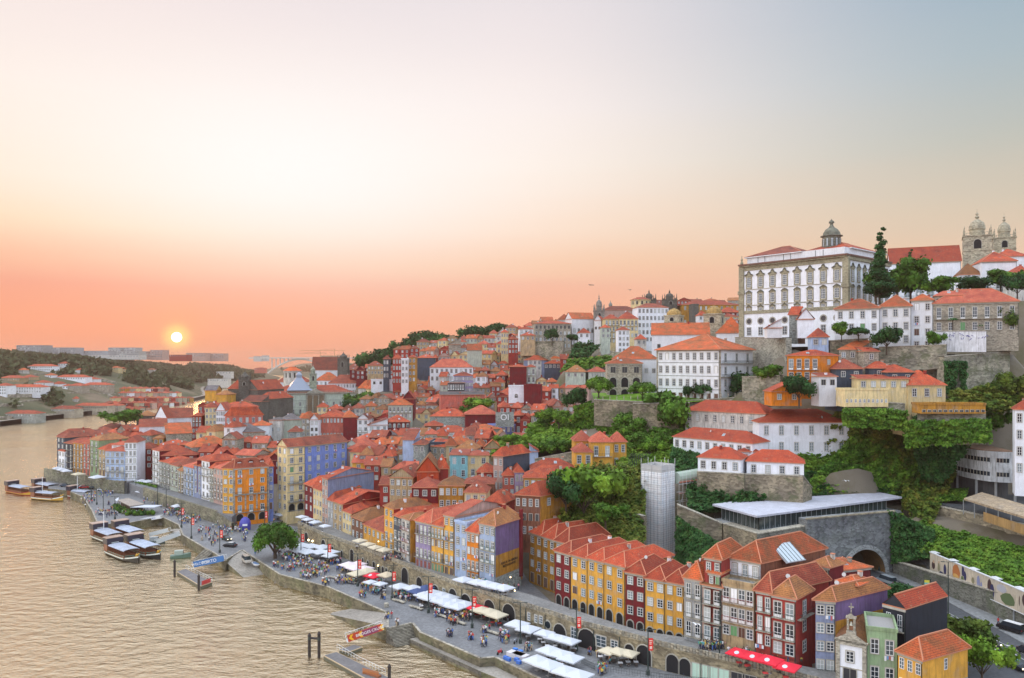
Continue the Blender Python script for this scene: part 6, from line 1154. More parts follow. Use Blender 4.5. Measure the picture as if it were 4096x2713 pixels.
def cap(pl,zz,grow=0):
 global gz
 k=inpoly(gx,gy,pl);gz=np.where(k,np.minimum(gz,zz),gz)
cap(QPOLY,1.4);cap(WPOLY,2.5);cap([(-260,375),(-165,320),(-150,340),(-225,400),(-260,410)],1.4);cap([(-175,345),(-100,262),(-60,262),(-70,300),(-95,305),(-165,362)],2)
cap([(76,90),(108,90),(108,160),(106.5,195),(102,216),(78,216),(74,190)],5);cap([(50,208),(62,190),(82,194),(104,205),(116,226),(90,224),(50,214)],16);cap([(107,90),(112,90),(112,170),(108,216),(104,216),(106,160)],8)
cap([(106,236),(110,205),(118,176),(124,140),(160,140),(170,225),(130,243)],19);cap([(55,170),(100,175),(100,204),(60,204)],6);cap([(30,158),(70,120),(90,150),(80,180),(45,185)],4.5)
cap([(24,180),(66,160),(66,200),(58,224),(34,232)],4.5);cap([(-6,187),(12,176),(16,200),(4,224),(-8,224)],4.5);cap([(-5,205),(12,186),(30,164),(50,152),(60,175),(35,205),(10,215)],4.5)
wet=~inpoly(gx,gy,LAND);gz[wet]=-7
GZ=gz
def groundz(x,y):
 i=int(round((y-96)/4));j=int(round((x+250)/4));i=min(max(i,0),gz.shape[0]-1);j=min(max(j,0),gz.shape[1]-1);return float(gz[i,j])
m,nt,b=newmat('town_ground');n1=noi(nt,coord(nt),.06,6,.7);r1=ramp(nt,n1,[(.46,(.17,.145,.11)),(.58,(.13,.11,.07)),(.68,(.08,.09,.03))]);nt.links.new(r1.outputs[0],b.inputs['Base Color']);b.inputs['Roughness'].default_value=.95
tag(gridmesh('terrain',gx,gy,gz,m),kind='structure')
SB=[(-700,-400),(-470,500),(-488,737),(-488,887),(-468,947),(-467,1065),(-514,1295),(-640,1600),(-690,1736),(-655,2084),(-848,2819),(-1500,3600)]
NB=[(-229,400),(-205,560),(-190,750),(-260,1000),(-360,1300),(-480,1650),(-520,2000),(-640,2500),(-800,3000),(-1300,3800)]
def dist(x,y,line):
 d=np.full(x.shape,1e9)
 for(a,b)in zip(line,line[1:]):
  ax,ay=a;bx,by=b;L=(bx-ax)**2+(by-ay)**2;t=np.clip(((x-ax)*(bx-ax)+(y-ay)*(by-ay))/L,0,1);d=np.minimum(d,np.hypot(x-ax-t*(bx-ax),y-ay-t*(by-ay)))
 return d
SOUTH=SB+[(-4000,3600),(-4000,-400)];NORTH=NB+[(-1300,5600),(4000,5600),(4000,400)]
def farz(X_,Y_):
 z=np.full(X_.shape,-12.);s=inpoly(X_,Y_,SOUTH);n=inpoly(X_,Y_,NORTH);d1=dist(X_,Y_,SB);d2=dist(X_,Y_,NB)
 wob=6*np.sin(X_/170+Y_/230)+4*np.sin(X_/71-Y_/93)
 hs=4+80*(1-np.exp(-d1/235))+wob*np.clip(d1/150,0,1);hs=np.where(Y_>1700,4+(hs-4)*.72,hs);hs=np.where(Y_<1000,hs*.9,hs)
 hn=np.where(Y_>1500,.6,1.)*4+np.where(Y_>1500,.62,1.)*68*(1-np.exp(-d2/330))+wob*np.clip(d2/200,0,1)
 z=np.where(s,hs,z);z=np.where(n,hn,z)
 inside=(X_>-246)&(X_<392)&(Y_<790);z=np.where(inside,-12,z);return z
fx,fy=np.meshgrid(np.concatenate([np.arange(-3600,-1200,60.),np.arange(-1200,0,16.),np.arange(0,2400,60.)]),np.concatenate([np.arange(300,2200,16.),np.arange(2200,5400,60.)]))
fz_=farz(fx,fy)
m,nt,b=newmat('far_slopes');n1=noi(nt,coord(nt),.012,6,.7);r1=ramp(nt,n1,[(.38,(.17,.13,.085)),(.48,(.085,.085,.04)),(.60,(.045,.06,.025))]);nt.links.new(r1.outputs[0],b.inputs['Base Color']);b.inputs['Roughness'].default_value=.95
FARM=m
tag(gridmesh('hills',fx,fy,fz_,m,mask=fz_>-20),kind='structure')
LF=dict(mid=leafmat('leaves_mid',(.035,.10,.010),(.09,.19,.018),(.18,.28,.03)),dark=leafmat('leaves_dark',(.014,.05,.012),(.03,.095,.022),(.07,.15,.032)),light=leafmat('leaves_light',(.06,.14,.012),(.13,.24,.02),(.22,.32,.035)),autumn=leafmat('leaves_autumn',(.035,.09,.012),(.11,.15,.018),(.20,.17,.025)),far=leafmat('leaves_far',(.022,.04,.016),(.045,.07,.024),(.09,.10,.035)))
BARK=plain('bark',(.07,.05,.035),.9)
def leafquads(C,Nn,size,rg):
 n=len(C);r=rg.normal(size=(n,3))*.55+Nn;r/=np.linalg.norm(r,axis=1,keepdims=True)+1e-9
 a=np.cross(r,rg.normal(size=(n,3)));a/=np.linalg.norm(a,axis=1,keepdims=True)+1e-9;b_=np.cross(r,a)
 s=size*rg.uniform(.6,1.3,(n,1));a*=s;b_*=s*.75
 V_=np.stack([C-a*.5-b_*.25,C+b_*.1-a*0-b_*.6,C+a*.5-b_*.2,C+b_*.6],1).reshape(-1,3);return V_
def leafmesh(name,V_,mat,extra=None):
 n=len(V_)//4;F_=np.arange(n*4).reshape(-1,4).tolist();V2=V_.tolist()
 if extra:o=len(V2);V2+=extra[0];F_+=[tuple(i+o for i in f)for f in extra[1]]
 me=bpy.data.meshes.new(name);me.from_pydata(V2,[],F_);me.materials.append(mat);me.update();return me
def sph(c,r,k=7,sq=(1,1,1),rg=None):
 v,f=[],[]
 for i in range(k+1):
  th=math.pi*i/k
  for j in range(k*2):
   ph=math.pi*j/k;q_=1 if rg is None else rg.uniform(.88,1.08);v.append([c[0]+r*sq[0]*q_*math.sin(th)*math.cos(ph),c[1]+r*sq[1]*q_*math.sin(th)*math.sin(ph),c[2]+r*sq[2]*q_*math.cos(th)])
 for i in range(k):
  for j in range(k*2):j2=(j+1)%(k*2);f.append((i*k*2+j,(i+1)*k*2+j,(i+1)*k*2+j2,i*k*2+j2))
 return v,f
def crown(kind,seed,n=1500,leaf=.09):
 """unit crown about 1 wide, from z=0 to its height"""
 rg=np.random.default_rng(seed);blobs=[]
 if kind=='round':blobs=[((rg.normal()*.2,rg.normal()*.2,.42+rg.uniform(-.16,.2)),rg.uniform(.17,.27))for _ in range(13)]
 elif kind=='wide':blobs=[((.36*math.cos(a)*rg.uniform(.3,1),.36*math.sin(a)*rg.uniform(.3,1),.24+rg.uniform(-.05,.1)),rg.uniform(.13,.19))for a in np.arange(0,6.28,.42)]
 elif kind=='dome':blobs=[((.40*math.cos(a)*r_,.40*math.sin(a)*r_,.16+.30*math.sqrt(max(0,1-r_*r_))*rg.uniform(.75,1.05)),rg.uniform(.11,.16))for a,r_ in[(2.4*k,math.sqrt((k+.5)/26))for k in range(26)]]
 elif kind=='umbrella':blobs=[((.38*math.cos(a)*rg.uniform(.2,1),.38*math.sin(a)*rg.uniform(.2,1),.18+rg.uniform(-.03,.06)),rg.uniform(.11,.15))for a in np.arange(0,6.28,.36)]
 elif kind=='tall':blobs=[((rg.normal()*.05,rg.normal()*.05,z),.24*(1-z/2.9)+.03)for z in np.arange(.12,2.6,.17)]
 elif kind=='bush':blobs=[((rg.normal()*.22,rg.normal()*.22,.2+rg.uniform(0,.12)),rg.uniform(.15,.24))for _ in range(9)]
 C,N_=[],[];ev,ef=[],[]
 w=np.array([b[1]**2 for b in blobs]);w/=w.sum()
 for(c,r),k in zip(blobs,(w*n).astype(int)):
  d=rg.normal(size=(k,3));d/=np.linalg.norm(d,axis=1,keepdims=True);rad=r*rg.uniform(.72,1.12,(k,1));C.append(np.array(c)+d*rad);N_.append(d)
  v,f=sph(c,r*.74,4,rg=rg);o=len(ev);ev+=v;ef+=[tuple(i+o for i in q_)for q_ in f]
 C=np.concatenate(C);N_=np.concatenate(N_);return leafquads(C,N_,leaf,rg),(ev,ef)
PROT={}
def treekind(key,kind,seed,mat,n=1500,leaf=.09,th=.5,tr=.035):
 V_,ex=crown(kind,seed,n,leaf);V_[:,2]+=th;ex=([[a,b,c+th]for a,b,c in ex[0]],ex[1])
 me=leafmesh('crown',V_,mat,ex);t=MB();t.tube((0,0,-.3),(0.01,.0,th+.15),tr,7,0,tr*.6)
 rg=random.Random(seed)
 for i in range(5):a=i*1.26+rg.random();t.tube((0,0,th*.8),(.26*math.cos(a),.26*math.sin(a),th+.3),tr*.45,5,0,tr*.15)
 PROT[key]=(me,t.mesh('trunk',[BARK]))
treekind('round','round',1,LF['mid'],th=.06,n=1900);treekind('round2','round',2,LF['dark'],th=.04,n=1900);treekind('light','round',3,LF['light'],th=.06,n=1900);treekind('autumn','round',4,LF['autumn'],th=.02,n=1900)
treekind('umb','dome',5,LF['light'],2600,.06,th=.12);treekind('wide','dome',6,LF['dark'],2200,.07,th=.05);treekind('plaza','dome',7,LF['mid'],4200,.05,th=.10,tr=.05);treekind('cyp','tall',8,LF['dark'],3000,.085,th=.1);treekind('bush','bush',9,LF['mid'],900,.09,th=-.05,tr=.01)
treekind('bushd','bush',10,LF['dark'],900,.09,th=-.05,tr=.01);treekind('midwide','dome',12,LF['mid'],2200,.07,th=.12);treekind('fardark','round',13,LF['dark'],1100,.10,th=-.15)
def tree(label,key,u,v,Y,width,sz=1.0,name='tree',cat='tree',group=None,z=None):
 t=thing(name,label,cat,(xat(u,Y),Y,zat(v,Y)if z is None else z),R_.uniform(0,6.28),group);t.scale=(width,width,width*sz)
 c,tr=PROT[key];put('crown',c,t)
 if 'bush' not in key:put('trunk',tr,t)
 return t
crop(205,437.5)
tree('big rounded green tree standing alone on the plaza by the marquee','plaza',U(812),V(1385),231,13.4,1.15)
crop(565,387.5)
for l,k,x,y,Y,w,s in(('wide bright green tree at the left end of the lawn','umb',390,100,283,11,.95),('green lawn tree in front of the loggia arches','midwide',895,120,279,10.5,.8),('spreading dark tree in front of the white mansion','wide',1650,130,275,14,.75),('dense dark tree at the corner of the white mansion','round2',2050,130,270,10,1.1),('small dark cone-shaped tree between the lawn trees','round2',1400,130,273,3.5,1.6),('large leafy tree left of the stained seminary building','round',1190,520,262,15,1.15),('olive tree in the upper terraced garden','light',550,440,280,9,.8),('bushy tree beside the cottage roof','round',380,460,280,9,1.0),('grey-green tree above the yellow villa','round',820,600,262,10,.9),('young tree behind the pergola posts','light',990,790,248,6,.9),('round tree at the end of the vineyard posts','round',900,740,252,7,1.1),('pale leafed tree on the middle terrace','light',340,320,285,7,.8),('dark tree at the left of the garden wall','round2',120,250,292,8,1.2),('flat-topped green tree on the middle garden wall','midwide',760,480,268,12,.7),('small green tree by the stone steps of the garden','round',1150,660,255,7,.9),('bright bush on the second terrace','light',450,320,284,6,.7)):
 tree(l,k,U(x),V(y),Y,w,s)
crop(410,400)
for l,k,x,y,Y,w,s in(('small round tree beside the long pale wall','round',1600,290,300,7,1.15),('green bush tree at the foot of the pale wall','round',1510,330,295,6,.8),('leafy tree on the grassy slope under the brick end house','light',1720,300,290,9,.8),('garden tree behind the pink roofs','light',1180,520,272,8,.6),('shrubby tree on the garden terrace edge','round',1640,620,265,8,.8),('hedge-like tree beside the terrace steps','round',1780,610,262,7,.8),('large bright tree below the rocky slope','light',2000,1320,205,14,1.1),('dark tree by the yellow and rust house','round2',1800,1230,203,9,1.2),('palm-like tree on the slope above the rubble wall','autumn',2330,1180,214,10,1.1),('olive-green tree on the path slope','light',2150,1050,222,8,.9),('green tree hanging above the scaffold tower foot','round',2260,1420,196,8,.8)):
 tree(l,k,U(x),V(y),Y,w,s)
crop(819,200)
for l,k,x,y,Y,w,s in(('tall dark cypress with a bare twisted top beside the palace','cyp',700,1120,268,12.5,.72),('broad green tree between the cypress and the church nave','round',900,1100,276,13,.95),('tall leafy tree in front of the church nave','round',1060,1110,276,14,1.2),('dark conifer point rising from the garden trees','cyp',1050,1060,275,6,.95),('low dark shrub tree at the foot of the palace side','round2',660,1140,262,10,.7),('green tree below the ornate church windows','round',1390,1090,268,11,.7),('dark round tree below the sacristy','round2',1760,1080,270,10,.7),('green tree below the canon house','round',2100,1010,275,10,.8),('dark tree at the right edge beside the canon house','round2',2290,1090,270,9,1.0),('small round tree left of the tables under the palace','round',260,1580,249,5.5,1.1),('mushroom-shaped clipped tree beside the white balcony house','wide',455,1580,248,7,.7)):
 tree(l,k,U(x),V(y),Y,w,s)
crop(819,325)
for l,k,x,y,Y,w,s in(('dark bushy tree in front of the white balcony houses','round2',780,262,240,8,.95),('small tree before the graffiti wall','round',1320,250,236,4.5,1.3),('dark tree between the orange lean-to and the café','round2',-230,860,232,8,1.1),('green shrub behind the curved concrete building','round',1930,1250,232,9,1.1),('reddish tree at the edge of the rubble wall','autumn',2200,830,228,8,1.1),('green tree left of the yellow-orange house','round',-560,640,255,8,.8),('leafy tree climbing the mossy wall','autumn',2120,60,236,7,1.3)):
 tree(l,k,U(x),V(y),Y,w,s)
for i,(x,y)in enumerate(((1545,130),(1865,200))):
 pz=thing('palm_tree',('slender palm in front of the worn mansion, nearer the white houses','slender palm in front of the graffiti wall')[i],'palm',(xat(U(x),238),238,zat(V(y)+4,238)));t_=MB();t_.tube((0,0,-3),(0,0,6.5),.16,6);t_.build('trunk',[BARK],pz);t_=MB()
 for k in range(14):
  a=k*.449;
  for s0,s1,dz0,dz1 in((.0,.9,0,.35),(.9,1.7,.35,-.3)):t_.face([(s0*math.cos(a-.12),s0*math.sin(a-.12),6.5+dz0),(s1*math.cos(a-.12),s1*math.sin(a-.12),6.5+dz1),(s1*math.cos(a+.14),s1*math.sin(a+.14),6.5+dz1),(s0*math.cos(a+.14),s0*math.sin(a+.14),6.5+dz0)])
 t_.build('crown',[LF['dark']],pz)
tree('green trees clump beside the exchange palace end','round',364,409,468,17,.75);tree('small dark tree right of the exchange palace corner','round2',353,411,465,12,.7);tree('bright round tree before the lilac shed','light',480,413,395,16,.6);tree('green tree in the middle roofs behind the cube house','round',473,415,392,9,.7)
tree('dark tree on the skyline street','round2',552,341,452,8,1.1);tree('dark small tree right of the stone palace','round2',574,342,455,8,.7);tree('trees behind the chapel by the water','round',126,424,430,18,.55)
crop(819,542.5)
tree('autumn-tinted tree beside the black-clad house','autumn',U(1680),V(1200),142,8,.8);tree('young bright green street tree at the bottom right corner','light',U(1880),V(1560),130,6.5,1.25);tree('dark shrub beside the grey van','bushd',U(900),V(640),172,8,.8,'shrub','shrub')
rt=random.Random(5)
for i,(u,v,w)in enumerate([(372+i*5.4,358-i*2.5+rt.uniform(-1,1),rt.uniform(16,24))for i in range(12)]):
 tree(f'{"first second third fourth fifth sixth seventh eighth ninth tenth eleventh twelfth".split()[i]} dark tree from the left in the wood on the left skyline','fardark',u,v+13,640,w,.9,group='trees of the skyline wood')
for i,(u,v,w)in enumerate(((451,338,14),(458,337,12),(473,332,18),(486,330,15),(496,327,15),(502,325,12))):
 tree(('left','second','third','fourth','fifth','right-hand end')[i]+' dark tree among the ridge houses on the skyline','fardark',u,v+9,610,w,1.0,group='trees among the ridge houses')
def vegpatch(name,label,P4,n,leaf,mat,bump=.8,cat='undergrowth',back=.6,seed=1):
 """a planted or overgrown slope between four corners (u, v, Y): top-left, top-right, bottom-right, bottom-left"""
 rg=np.random.default_rng(seed);Q_=[np.array(PQ(*p))for p in P4]
 def at(s,t):return(Q_[0]*(1-s)+Q_[1]*s)*(1-t)+(Q_[3]*(1-s)+Q_[2]*s)*t
 K=22;s_,t_=np.meshgrid(np.linspace(0,1,K),np.linspace(0,1,K));S3=s_[...,None];T3=t_[...,None]
 B_=(Q_[0]*(1-S3)+Q_[1]*S3)*(1-T3)+(Q_[3]*(1-S3)+Q_[2]*S3)*T3
 nn=np.cross(Q_[1]-Q_[0],Q_[3]-Q_[0]);nn/=np.linalg.norm(nn);nn=nn if nn[1]<0 or(abs(nn[1])<.2 and nn[2]>0)else-nn
 H=rg.normal(size=(K,K));H=(H+np.roll(H,1,0)+np.roll(H,1,1)+np.roll(H,-1,0)+np.roll(H,-1,1))/2.2
 B2=B_+nn*(H[...,None]*bump*.5);ev=B2.reshape(-1,3).tolist();ix=np.arange(K*K).reshape(K,K);ef=np.stack([ix[:-1,:-1],ix[1:,:-1],ix[1:,1:],ix[:-1,1:]],-1).reshape(-1,4).tolist()
 s=rg.uniform(-.01,1.01,n);t=rg.uniform(-.02,1.02,n);C=(Q_[0]*(1-s[:,None])+Q_[1]*s[:,None])*(1-t[:,None])+(Q_[3]*(1-s[:,None])+Q_[2]*s[:,None])*t[:,None]
 hs=H[np.clip((t*(K-1)).astype(int),0,K-1),np.clip((s*(K-1)).astype(int),0,K-1)];C+=nn*((hs*bump*.5+rg.uniform(0,bump*.55,n))[:,None])
 me=leafmesh(name,leafquads(C,np.tile(nn+np.array([0,0,.5]),(n,1)),leaf,rg),mat,(ev,[tuple(f)for f in ef]))
 o=put(name,me);tag(o,label,cat,kind='stuff');
 for p in(at(0,0),at(1,0),at(1,1),at(0,1),at(.5,.5)):pass
 return o
for i,(nm,lb,a,b,c_,d_,n,lf,mt,bp)in enumerate(vg):vegpatch(nm,lb,(a,b,c_,d_),n,lf,LF[mt],bp,seed=i)
LAWN=leafmat('lawn_grass',(.10,.22,.02),(.14,.28,.025),(.20,.34,.03));m=MB();P=[PQ(592,393,300),PQ(700,393,286),PQ(760,392,275),PQ(758,398,264),PQ(688,402,268),PQ(594,400,276)]
m.face([tuple(p_)for p_ in P][::-1]);tag(m.build('lawn',[LAWN]),kind='structure')
for k in range(26):
 pass
fp=thing('garden_fence','row of short stone posts along the lawn edge','fence',(0,0,0))
for k in range(24):
 s=k/23;u=596+s*160;Y=275-s*12;z=zat(400.5-s*4,Y);m=MB();m.box(-.12,.12,-.12,.12,0,1.4);m.build('post',[STONE],fp,(xat(u,Y),Y,z))
pg=thing('pergola','dark vineyard posts and wires beside the wrapped tower','pergola',(0,0,0));m=MB()
for k in range(11):u=629+k*1.9;m.tube(PQ(u,468-abs(k-5)*.3,240-k*.6),PQ(u,456,240-k*.6),.12,5);m.tube(PQ(u,456,240-k*.6),PQ(u+3,453,247-k*.6),.06,4)
m.build('posts',[IRON],pg)
def farwood(label,u0,u1,y0,y1,n,size,seed):
 rg=np.random.default_rng(seed);u=rg.uniform(u0,u1,n);Y=rg.uniform(y0,y1,n);X_=(u-512)/F*Y;Z_=farz(X_,Y);ok=Z_>12;X_,Y,Z_=X_[ok],Y[ok],Z_[ok]
 vv_=VH+(CZ-Z_)/Y*F;uu_=512+X_/Y*F;ok=np.ones(len(Y),bool);rp_=size/Y*F
 for(a,b,t_,c_,yy)in FARH:ok&=~((uu_>a-rp_*.8)&(uu_<b+rp_*.8)&(Y<yy+8)&(vv_>t_-1)&(vv_-rp_*1.8<c_))
 X_,Y,Z_=X_[ok],Y[ok],Z_[ok]
 dens=np.sin(X_/60)+np.sin(Y/75+1)+np.sin((X_+Y)/41);ok=dens>-1.5;X_,Y,Z_=X_[ok],Y[ok],Z_[ok];k=len(X_)
 C=[];
 for q_ in range(9):
  d=rg.normal(size=(k,3));d/=np.linalg.norm(d,axis=1,keepdims=True);C.append(np.stack([X_,Y,Z_+size*.8],1)+d*size*rg.uniform(.5,1.1,(k,1)))
 C=np.concatenate(C);o=put('far_woods',leafmesh('far_woods',leafquads(C,rg.normal(size=C.shape),size*1.1,rg),LF['far']));tag(o,label,'woods',kind='stuff')
FARH=[]
def fgy(u,v,y0=500,y1=3600):
 """distance where the sight line meets the far ground"""
 Y=np.arange(y0,y1,6.);x=(u-512)/F*Y;zl=CZ-(v-VH)/F*Y;g=farz(x,Y);k=np.where(zl<=g)[0];return float(Y[k[0]])if len(k)else None
def fb(label,u0,u1,vt,vb,col,wf='ww',nc=6,rc='r',roof='hip',d=14,ang=-8,rh=3,Y=None,name='far_house',cat='house',group='houses across the river',fh=3.2):
 Y=Y or fgy((u0+u1)/2,vb)or 900;h=(vb-vt)/F*Y;FARH.append((u0,u1,vt,vb,Y))
 return bld(label,u0,vt,u1,vt,Y,ang=ang,h=max(3,h),d=d,col=col,wf=wf,nc=nc,rc=rc,roof=roof,rh=rh,near=False,name=name,cat=cat,group=group,fh=fh,clutter=.2,g0=True)
crop(0,325)
X4=[('long white monastery-like house with an orange roof across the river',70,475,715,800,'white','ww',14),('white house cut by the left edge across the river',-60,70,700,825,'white','www',5),('white villa row high on the left bank',315,605,475,530,'white','ww',12),('small white tower house beside the villa row',670,760,445,495,'white','w',3),('white stepped house on the diagonal street',870,940,520,560,'white','',2),('row of white cottages under orange roofs',640,980,600,640,'white','w',12),('long pale stone warehouse behind the cottages',780,945,700,770,'stone','w',6),('second pale stone warehouse',945,1240,690,755,'stone','w',9),('white flat house beside the cottages',935,1090,625,660,'white','',3),('long roofless stone warehouse by the far quay',850,1240,930,1000,'stone','k',16),('stone house at the end of the roofless warehouse',1240,1365,930,1000,'stone','w',5),('orange-roofed low terrace on the left edge',0,230,610,650,'tan','w',8),('small low terrace left of the woods',240,360,600,630,'tan','w',4),('white long building behind the monastery-like house',390,525,665,700,'white','w',4),('small white shed beside a dark tree',610,675,680,710,'white','',2),('long low stone shed on the far quay',60,410,1020,1100,'stonegrey','w',10),('broad stone warehouse on the far quay',590,860,965,1040,'stone','w',10)]
for l,a,b,t_,bb,c_,w_,n in X4:fb(l,U(a),U(b),V(t_),V(bb),c_,w_,n)
rr=random.Random(77);k_=0
for ri,(v,u0,u1,n)in enumerate(((388.5,119,165,8),(393,118,178,10),(398,110,190,13),(403,104,188,14),(408,100,170,12))):
 for i in range(n):
  u=u0+(u1-u0)*i/n+rr.uniform(-.8,.8);c_=rr.choice(['brick','stone','tan','rosy','white','ochre','pink','darkred','cream']);wd=(u1-u0)/n*.95
  vb=v+3.5;Y=fgy(u+wd/2,vb)or 1000;FARH.append((u,u+wd,v,vb,Y))
  bld(f'{ORD[i]} {CN[c_]} house from the left in {("the top", "the second", "the third", "the fourth", "the waterside")[ri]} row of the far bank village',u,v,u+wd,v,Y,ang=-8,h=9,d=10,col=c_,wf='ww',nc=max(2,int(wd*Y/F/3)),rh=2.4,rc=rr.choice('rrodp'),near=False,name='far_house',group='far bank village houses',clutter=.15)
crop(0,325)
for l,a,b,t_,bb,c_,wf,n,Y in(('large grey apartment block on the left skyline',190,490,235,350,'grey','wwwwwww',14,1500),('second grey apartment block on the left skyline',605,862,262,345,'grey','wwwwww',12,1550),('pale stepped office block with a curved white roof on the skyline',1245,1600,305,380,'concrete','www',16,1650),('upper pale block of the stepped office',1250,1390,262,310,'concrete','ww',8,1700),('right pale block of the stepped office',1430,1560,262,310,'concrete','ww',8,1700),('pinkish apartment slab left of the sun',1625,1735,305,380,'rosy','wwww',7,1750),('taller pinkish apartment slab below the sun',1735,1875,290,385,'rosy','wwwww',8,1750),('low long hall with an arched roof on the skyline',865,1245,300,350,'grey','w',12,1580),('long low pale wall block under the arched hall',870,1600,348,375,'offwhite','w',22,1560),('dark low block under the sun',1955,2150,345,400,'brick','w',8,1850),('pale apartment row right of the sun',2150,2368,325,400,'rosy','ww',12,1950),('pale apartment block end of the row right of the sun',2370,2580,330,400,'rosy','www',9,1980),('low grey block between the two grey apartment blocks',490,605,310,355,'grey','w',6,1540)):
 bld(l,U(a),V(t_),U(b),V(t_),Y,ang=-4,h=(V(bb)-V(t_))/F*Y,d=30,col=c_,wf=wf,nc=n,roof='flat',near=False,name='apartment_block',cat='building',group='blocks on the far skyline',fh=4.2,sur=False,clutter=0,ww=2.2)
crop(0,325)
for l,a,t0,b,t1,h_ in(('stone terrace wall above the roofless warehouse',780,775,1345,790,30),('long stone wall under the monastery-like house',90,800,700,790,38),('white road parapet climbing the far bank',235,880,770,820,14),('stone wall below the white road parapet',0,905,270,905,40),('long low wall along the far quay',410,1035,850,1010,34),('grey wall by the far water at the left edge',-40,1060,140,1050,40),('upper stone wall among the far gardens',1100,610,1345,650,26),('terrace wall above the village on the far bank',1240,800,1380,850,30),('stone wall in the woods under the apartment blocks',400,560,620,540,22)):
 Y0=fgy(U(a),V(t0+h_))or 900;Y1=fgy(U(b),V(t1+h_))or Y0;rwall(l,(U(a),V(t0),Y0),(U(b),V(t1),Y1),h_/11.55/F*Y0,h_/11.55/F*Y1,th=2,mat=stone('far_wall',(.40,.36,.28),.25,.4),coping=False,sub=6);FARH.append((U(a),U(b),min(V(t0),V(t1)),max(V(t0),V(t1))+h_/11.55,min(Y0,Y1)))
rg2=random.Random(44)
for i in range(34):
 u=rg2.uniform(2,150);v=rg2.uniform(371,405);Y=fgy(u,v);
 if not Y or any(a-3<u<b+3 and t_-3<v<c_+2 for a,b,t_,c_,yy in FARH):continue
 wd=rg2.uniform(4,9);c_=rg2.choice(['white','white','offwhite','stone','tan','cream','rosy']);FARH.append((u,u+wd,v-3.5,v,Y))
 bld(f'{CN[c_]} villa number {i+1} scattered on the wooded far bank' if 0 else f'lone {CN[c_]} house among trees on the far bank',u,v-3.5,u+wd,v-3.5,Y,ang=rg2.choice((-12,5,18)),h=max(4,3.5*Y/F),d=10,col=c_,wf='w',nc=3,rh=2.6,rc=rg2.choice('rrop'),near=False,name='far_house',group=f'lone {CN[c_]} houses on the far bank',clutter=0)
crop(205,325)
for l,a,b,t_,bb,c_,wf,n,Y in(('white far warehouse with dark bands beyond the stone church',30,265,625,705,'offwhite','w',9,1750),('pale far shed right of the banded warehouse',325,480,650,700,'tan','',3,1850),('two small pale tower blocks beyond the headland',560,640,362,408,'offwhite','www',4,2600),('second small pale tower block beyond the headland',655,722,352,404,'offwhite','www',4,2620),('wide far apartment block behind the bridge',1330,1560,355,450,'tan','www',10,2900),('pale far house on the headland',130,300,540,600,'offwhite','w',5,1900),('pink far roof on the wooded headland',570,690,500,540,'pink','w',4,2100)):
 bld(l,U(a),V(t_),U(b),V(t_),Y,ang=0,h=(V(bb)-V(t_))/F*Y,d=20,col=c_,wf=wf,nc=n,roof='hip' if 'roof' in l else 'flat',near=False,name='far_building',cat='building',group='far buildings down the river',fh=5,sur=False,clutter=0,ww=2.4)
farwood('dark wooded slopes across the river on the left',-5,90,800,1500,1900,6,1)
farwood('wooded hillside under the setting sun',60,245,1150,2300,5600,7,2)
farwood('wooded headland above the far river bend',190,285,1700,2700,1500,9,3)
farwood('distant tree line beyond the arched bridge',280,420,2400,3600,1200,12,4)
br=thing('arch_bridge','distant concrete arch bridge across the river','bridge',(0,0,0));CONC=plain('bridge_concrete',(.62,.6,.55),.8);Yb=2500;m=MB();ax0,ax1=xat(268,Yb),xat(333,Yb);prev=None
for i in range(25):
 f_=i/24;x=ax0+(ax1-ax0)*f_;z=22+46*math.sin(math.pi*f_)**.9;p_=Vector((x,Yb,z))
 if prev is not None:m.tube(prev,p_,3.0,6)
 prev=p_
m.build('arch',[CONC],br);m=MB();m.box(ax0-60,ax1+110,Yb-8,Yb+8,70,73.5);m.build('deck',[CONC],br);m=MB()
for i in range(1,16):
 f_=i/16;x=ax0+(ax1-ax0)*f_;z=22+46*math.sin(math.pi*f_)**.9
 if z<66:m.box(x-1.2,x+1.2,Yb-3,Yb+3,z,70)
m.build('spandrel_columns',[CONC],br)
for i,(u,v0,w0,w1,dr)in enumerate(((320.3,347,14,45,1),(334.5,350,20,7,-1))):
 cr=thing('tower_crane',('left yellow-brown tower crane on the far skyline','right tower crane on the far skyline')[i]if 0 else('lower thin tower crane beyond the arched bridge','taller thin tower crane beyond the arched bridge')[i],'crane',(xat(u,2700),2700,55));zz=zat((353.2,350.5)[i],2700);m=MB();m.tube((0,0,0),(0,0,zz-55+6),1.0,4);m.build('mast',[plain('crane_orange',(.45,.22,.08))],cr);m=MB();m.tube((-80 if i==0 else-120,0,zz-55),(22 if i==0 else 38,0,zz-55),.8,4);m.tube((-60,0,zz-55),(0,0,zz-49),.4,4);m.build('jib',[MATS['crane_orange']],cr)
m=MB()
for(a,b)in zip(SB[1:9],SB[2:10]):
 d=Vector((b[0]-a[0],b[1]-a[1]));d.normalize();nx,ny=-d.y*14,d.x*14
 m.face([(a[0]+1,a[1],-1),(b[0]+1,b[1],-1),(b[0]+1,b[1],4.6),(a[0]+1,a[1],4.6)][::-1],1);m.face([(a[0]+1,a[1],4.6),(b[0]+1,b[1],4.6),(b[0]+nx,b[1]+ny,4.9),(a[0]+nx,a[1]+ny,4.9)],0);m.face([(a[0]+1,a[1],-1),(a[0]+1,a[1],4.6),(b[0]+1,b[1],4.6),(b[0]+1,b[1],-1)],1)
tag(m.build('far_quay',[plain('far_quay_top',(.22,.19,.15)),plain('far_quay_face',(.06,.055,.05))]),kind='structure')
SKIN=plain('skin',(.42,.24,.16),.6)
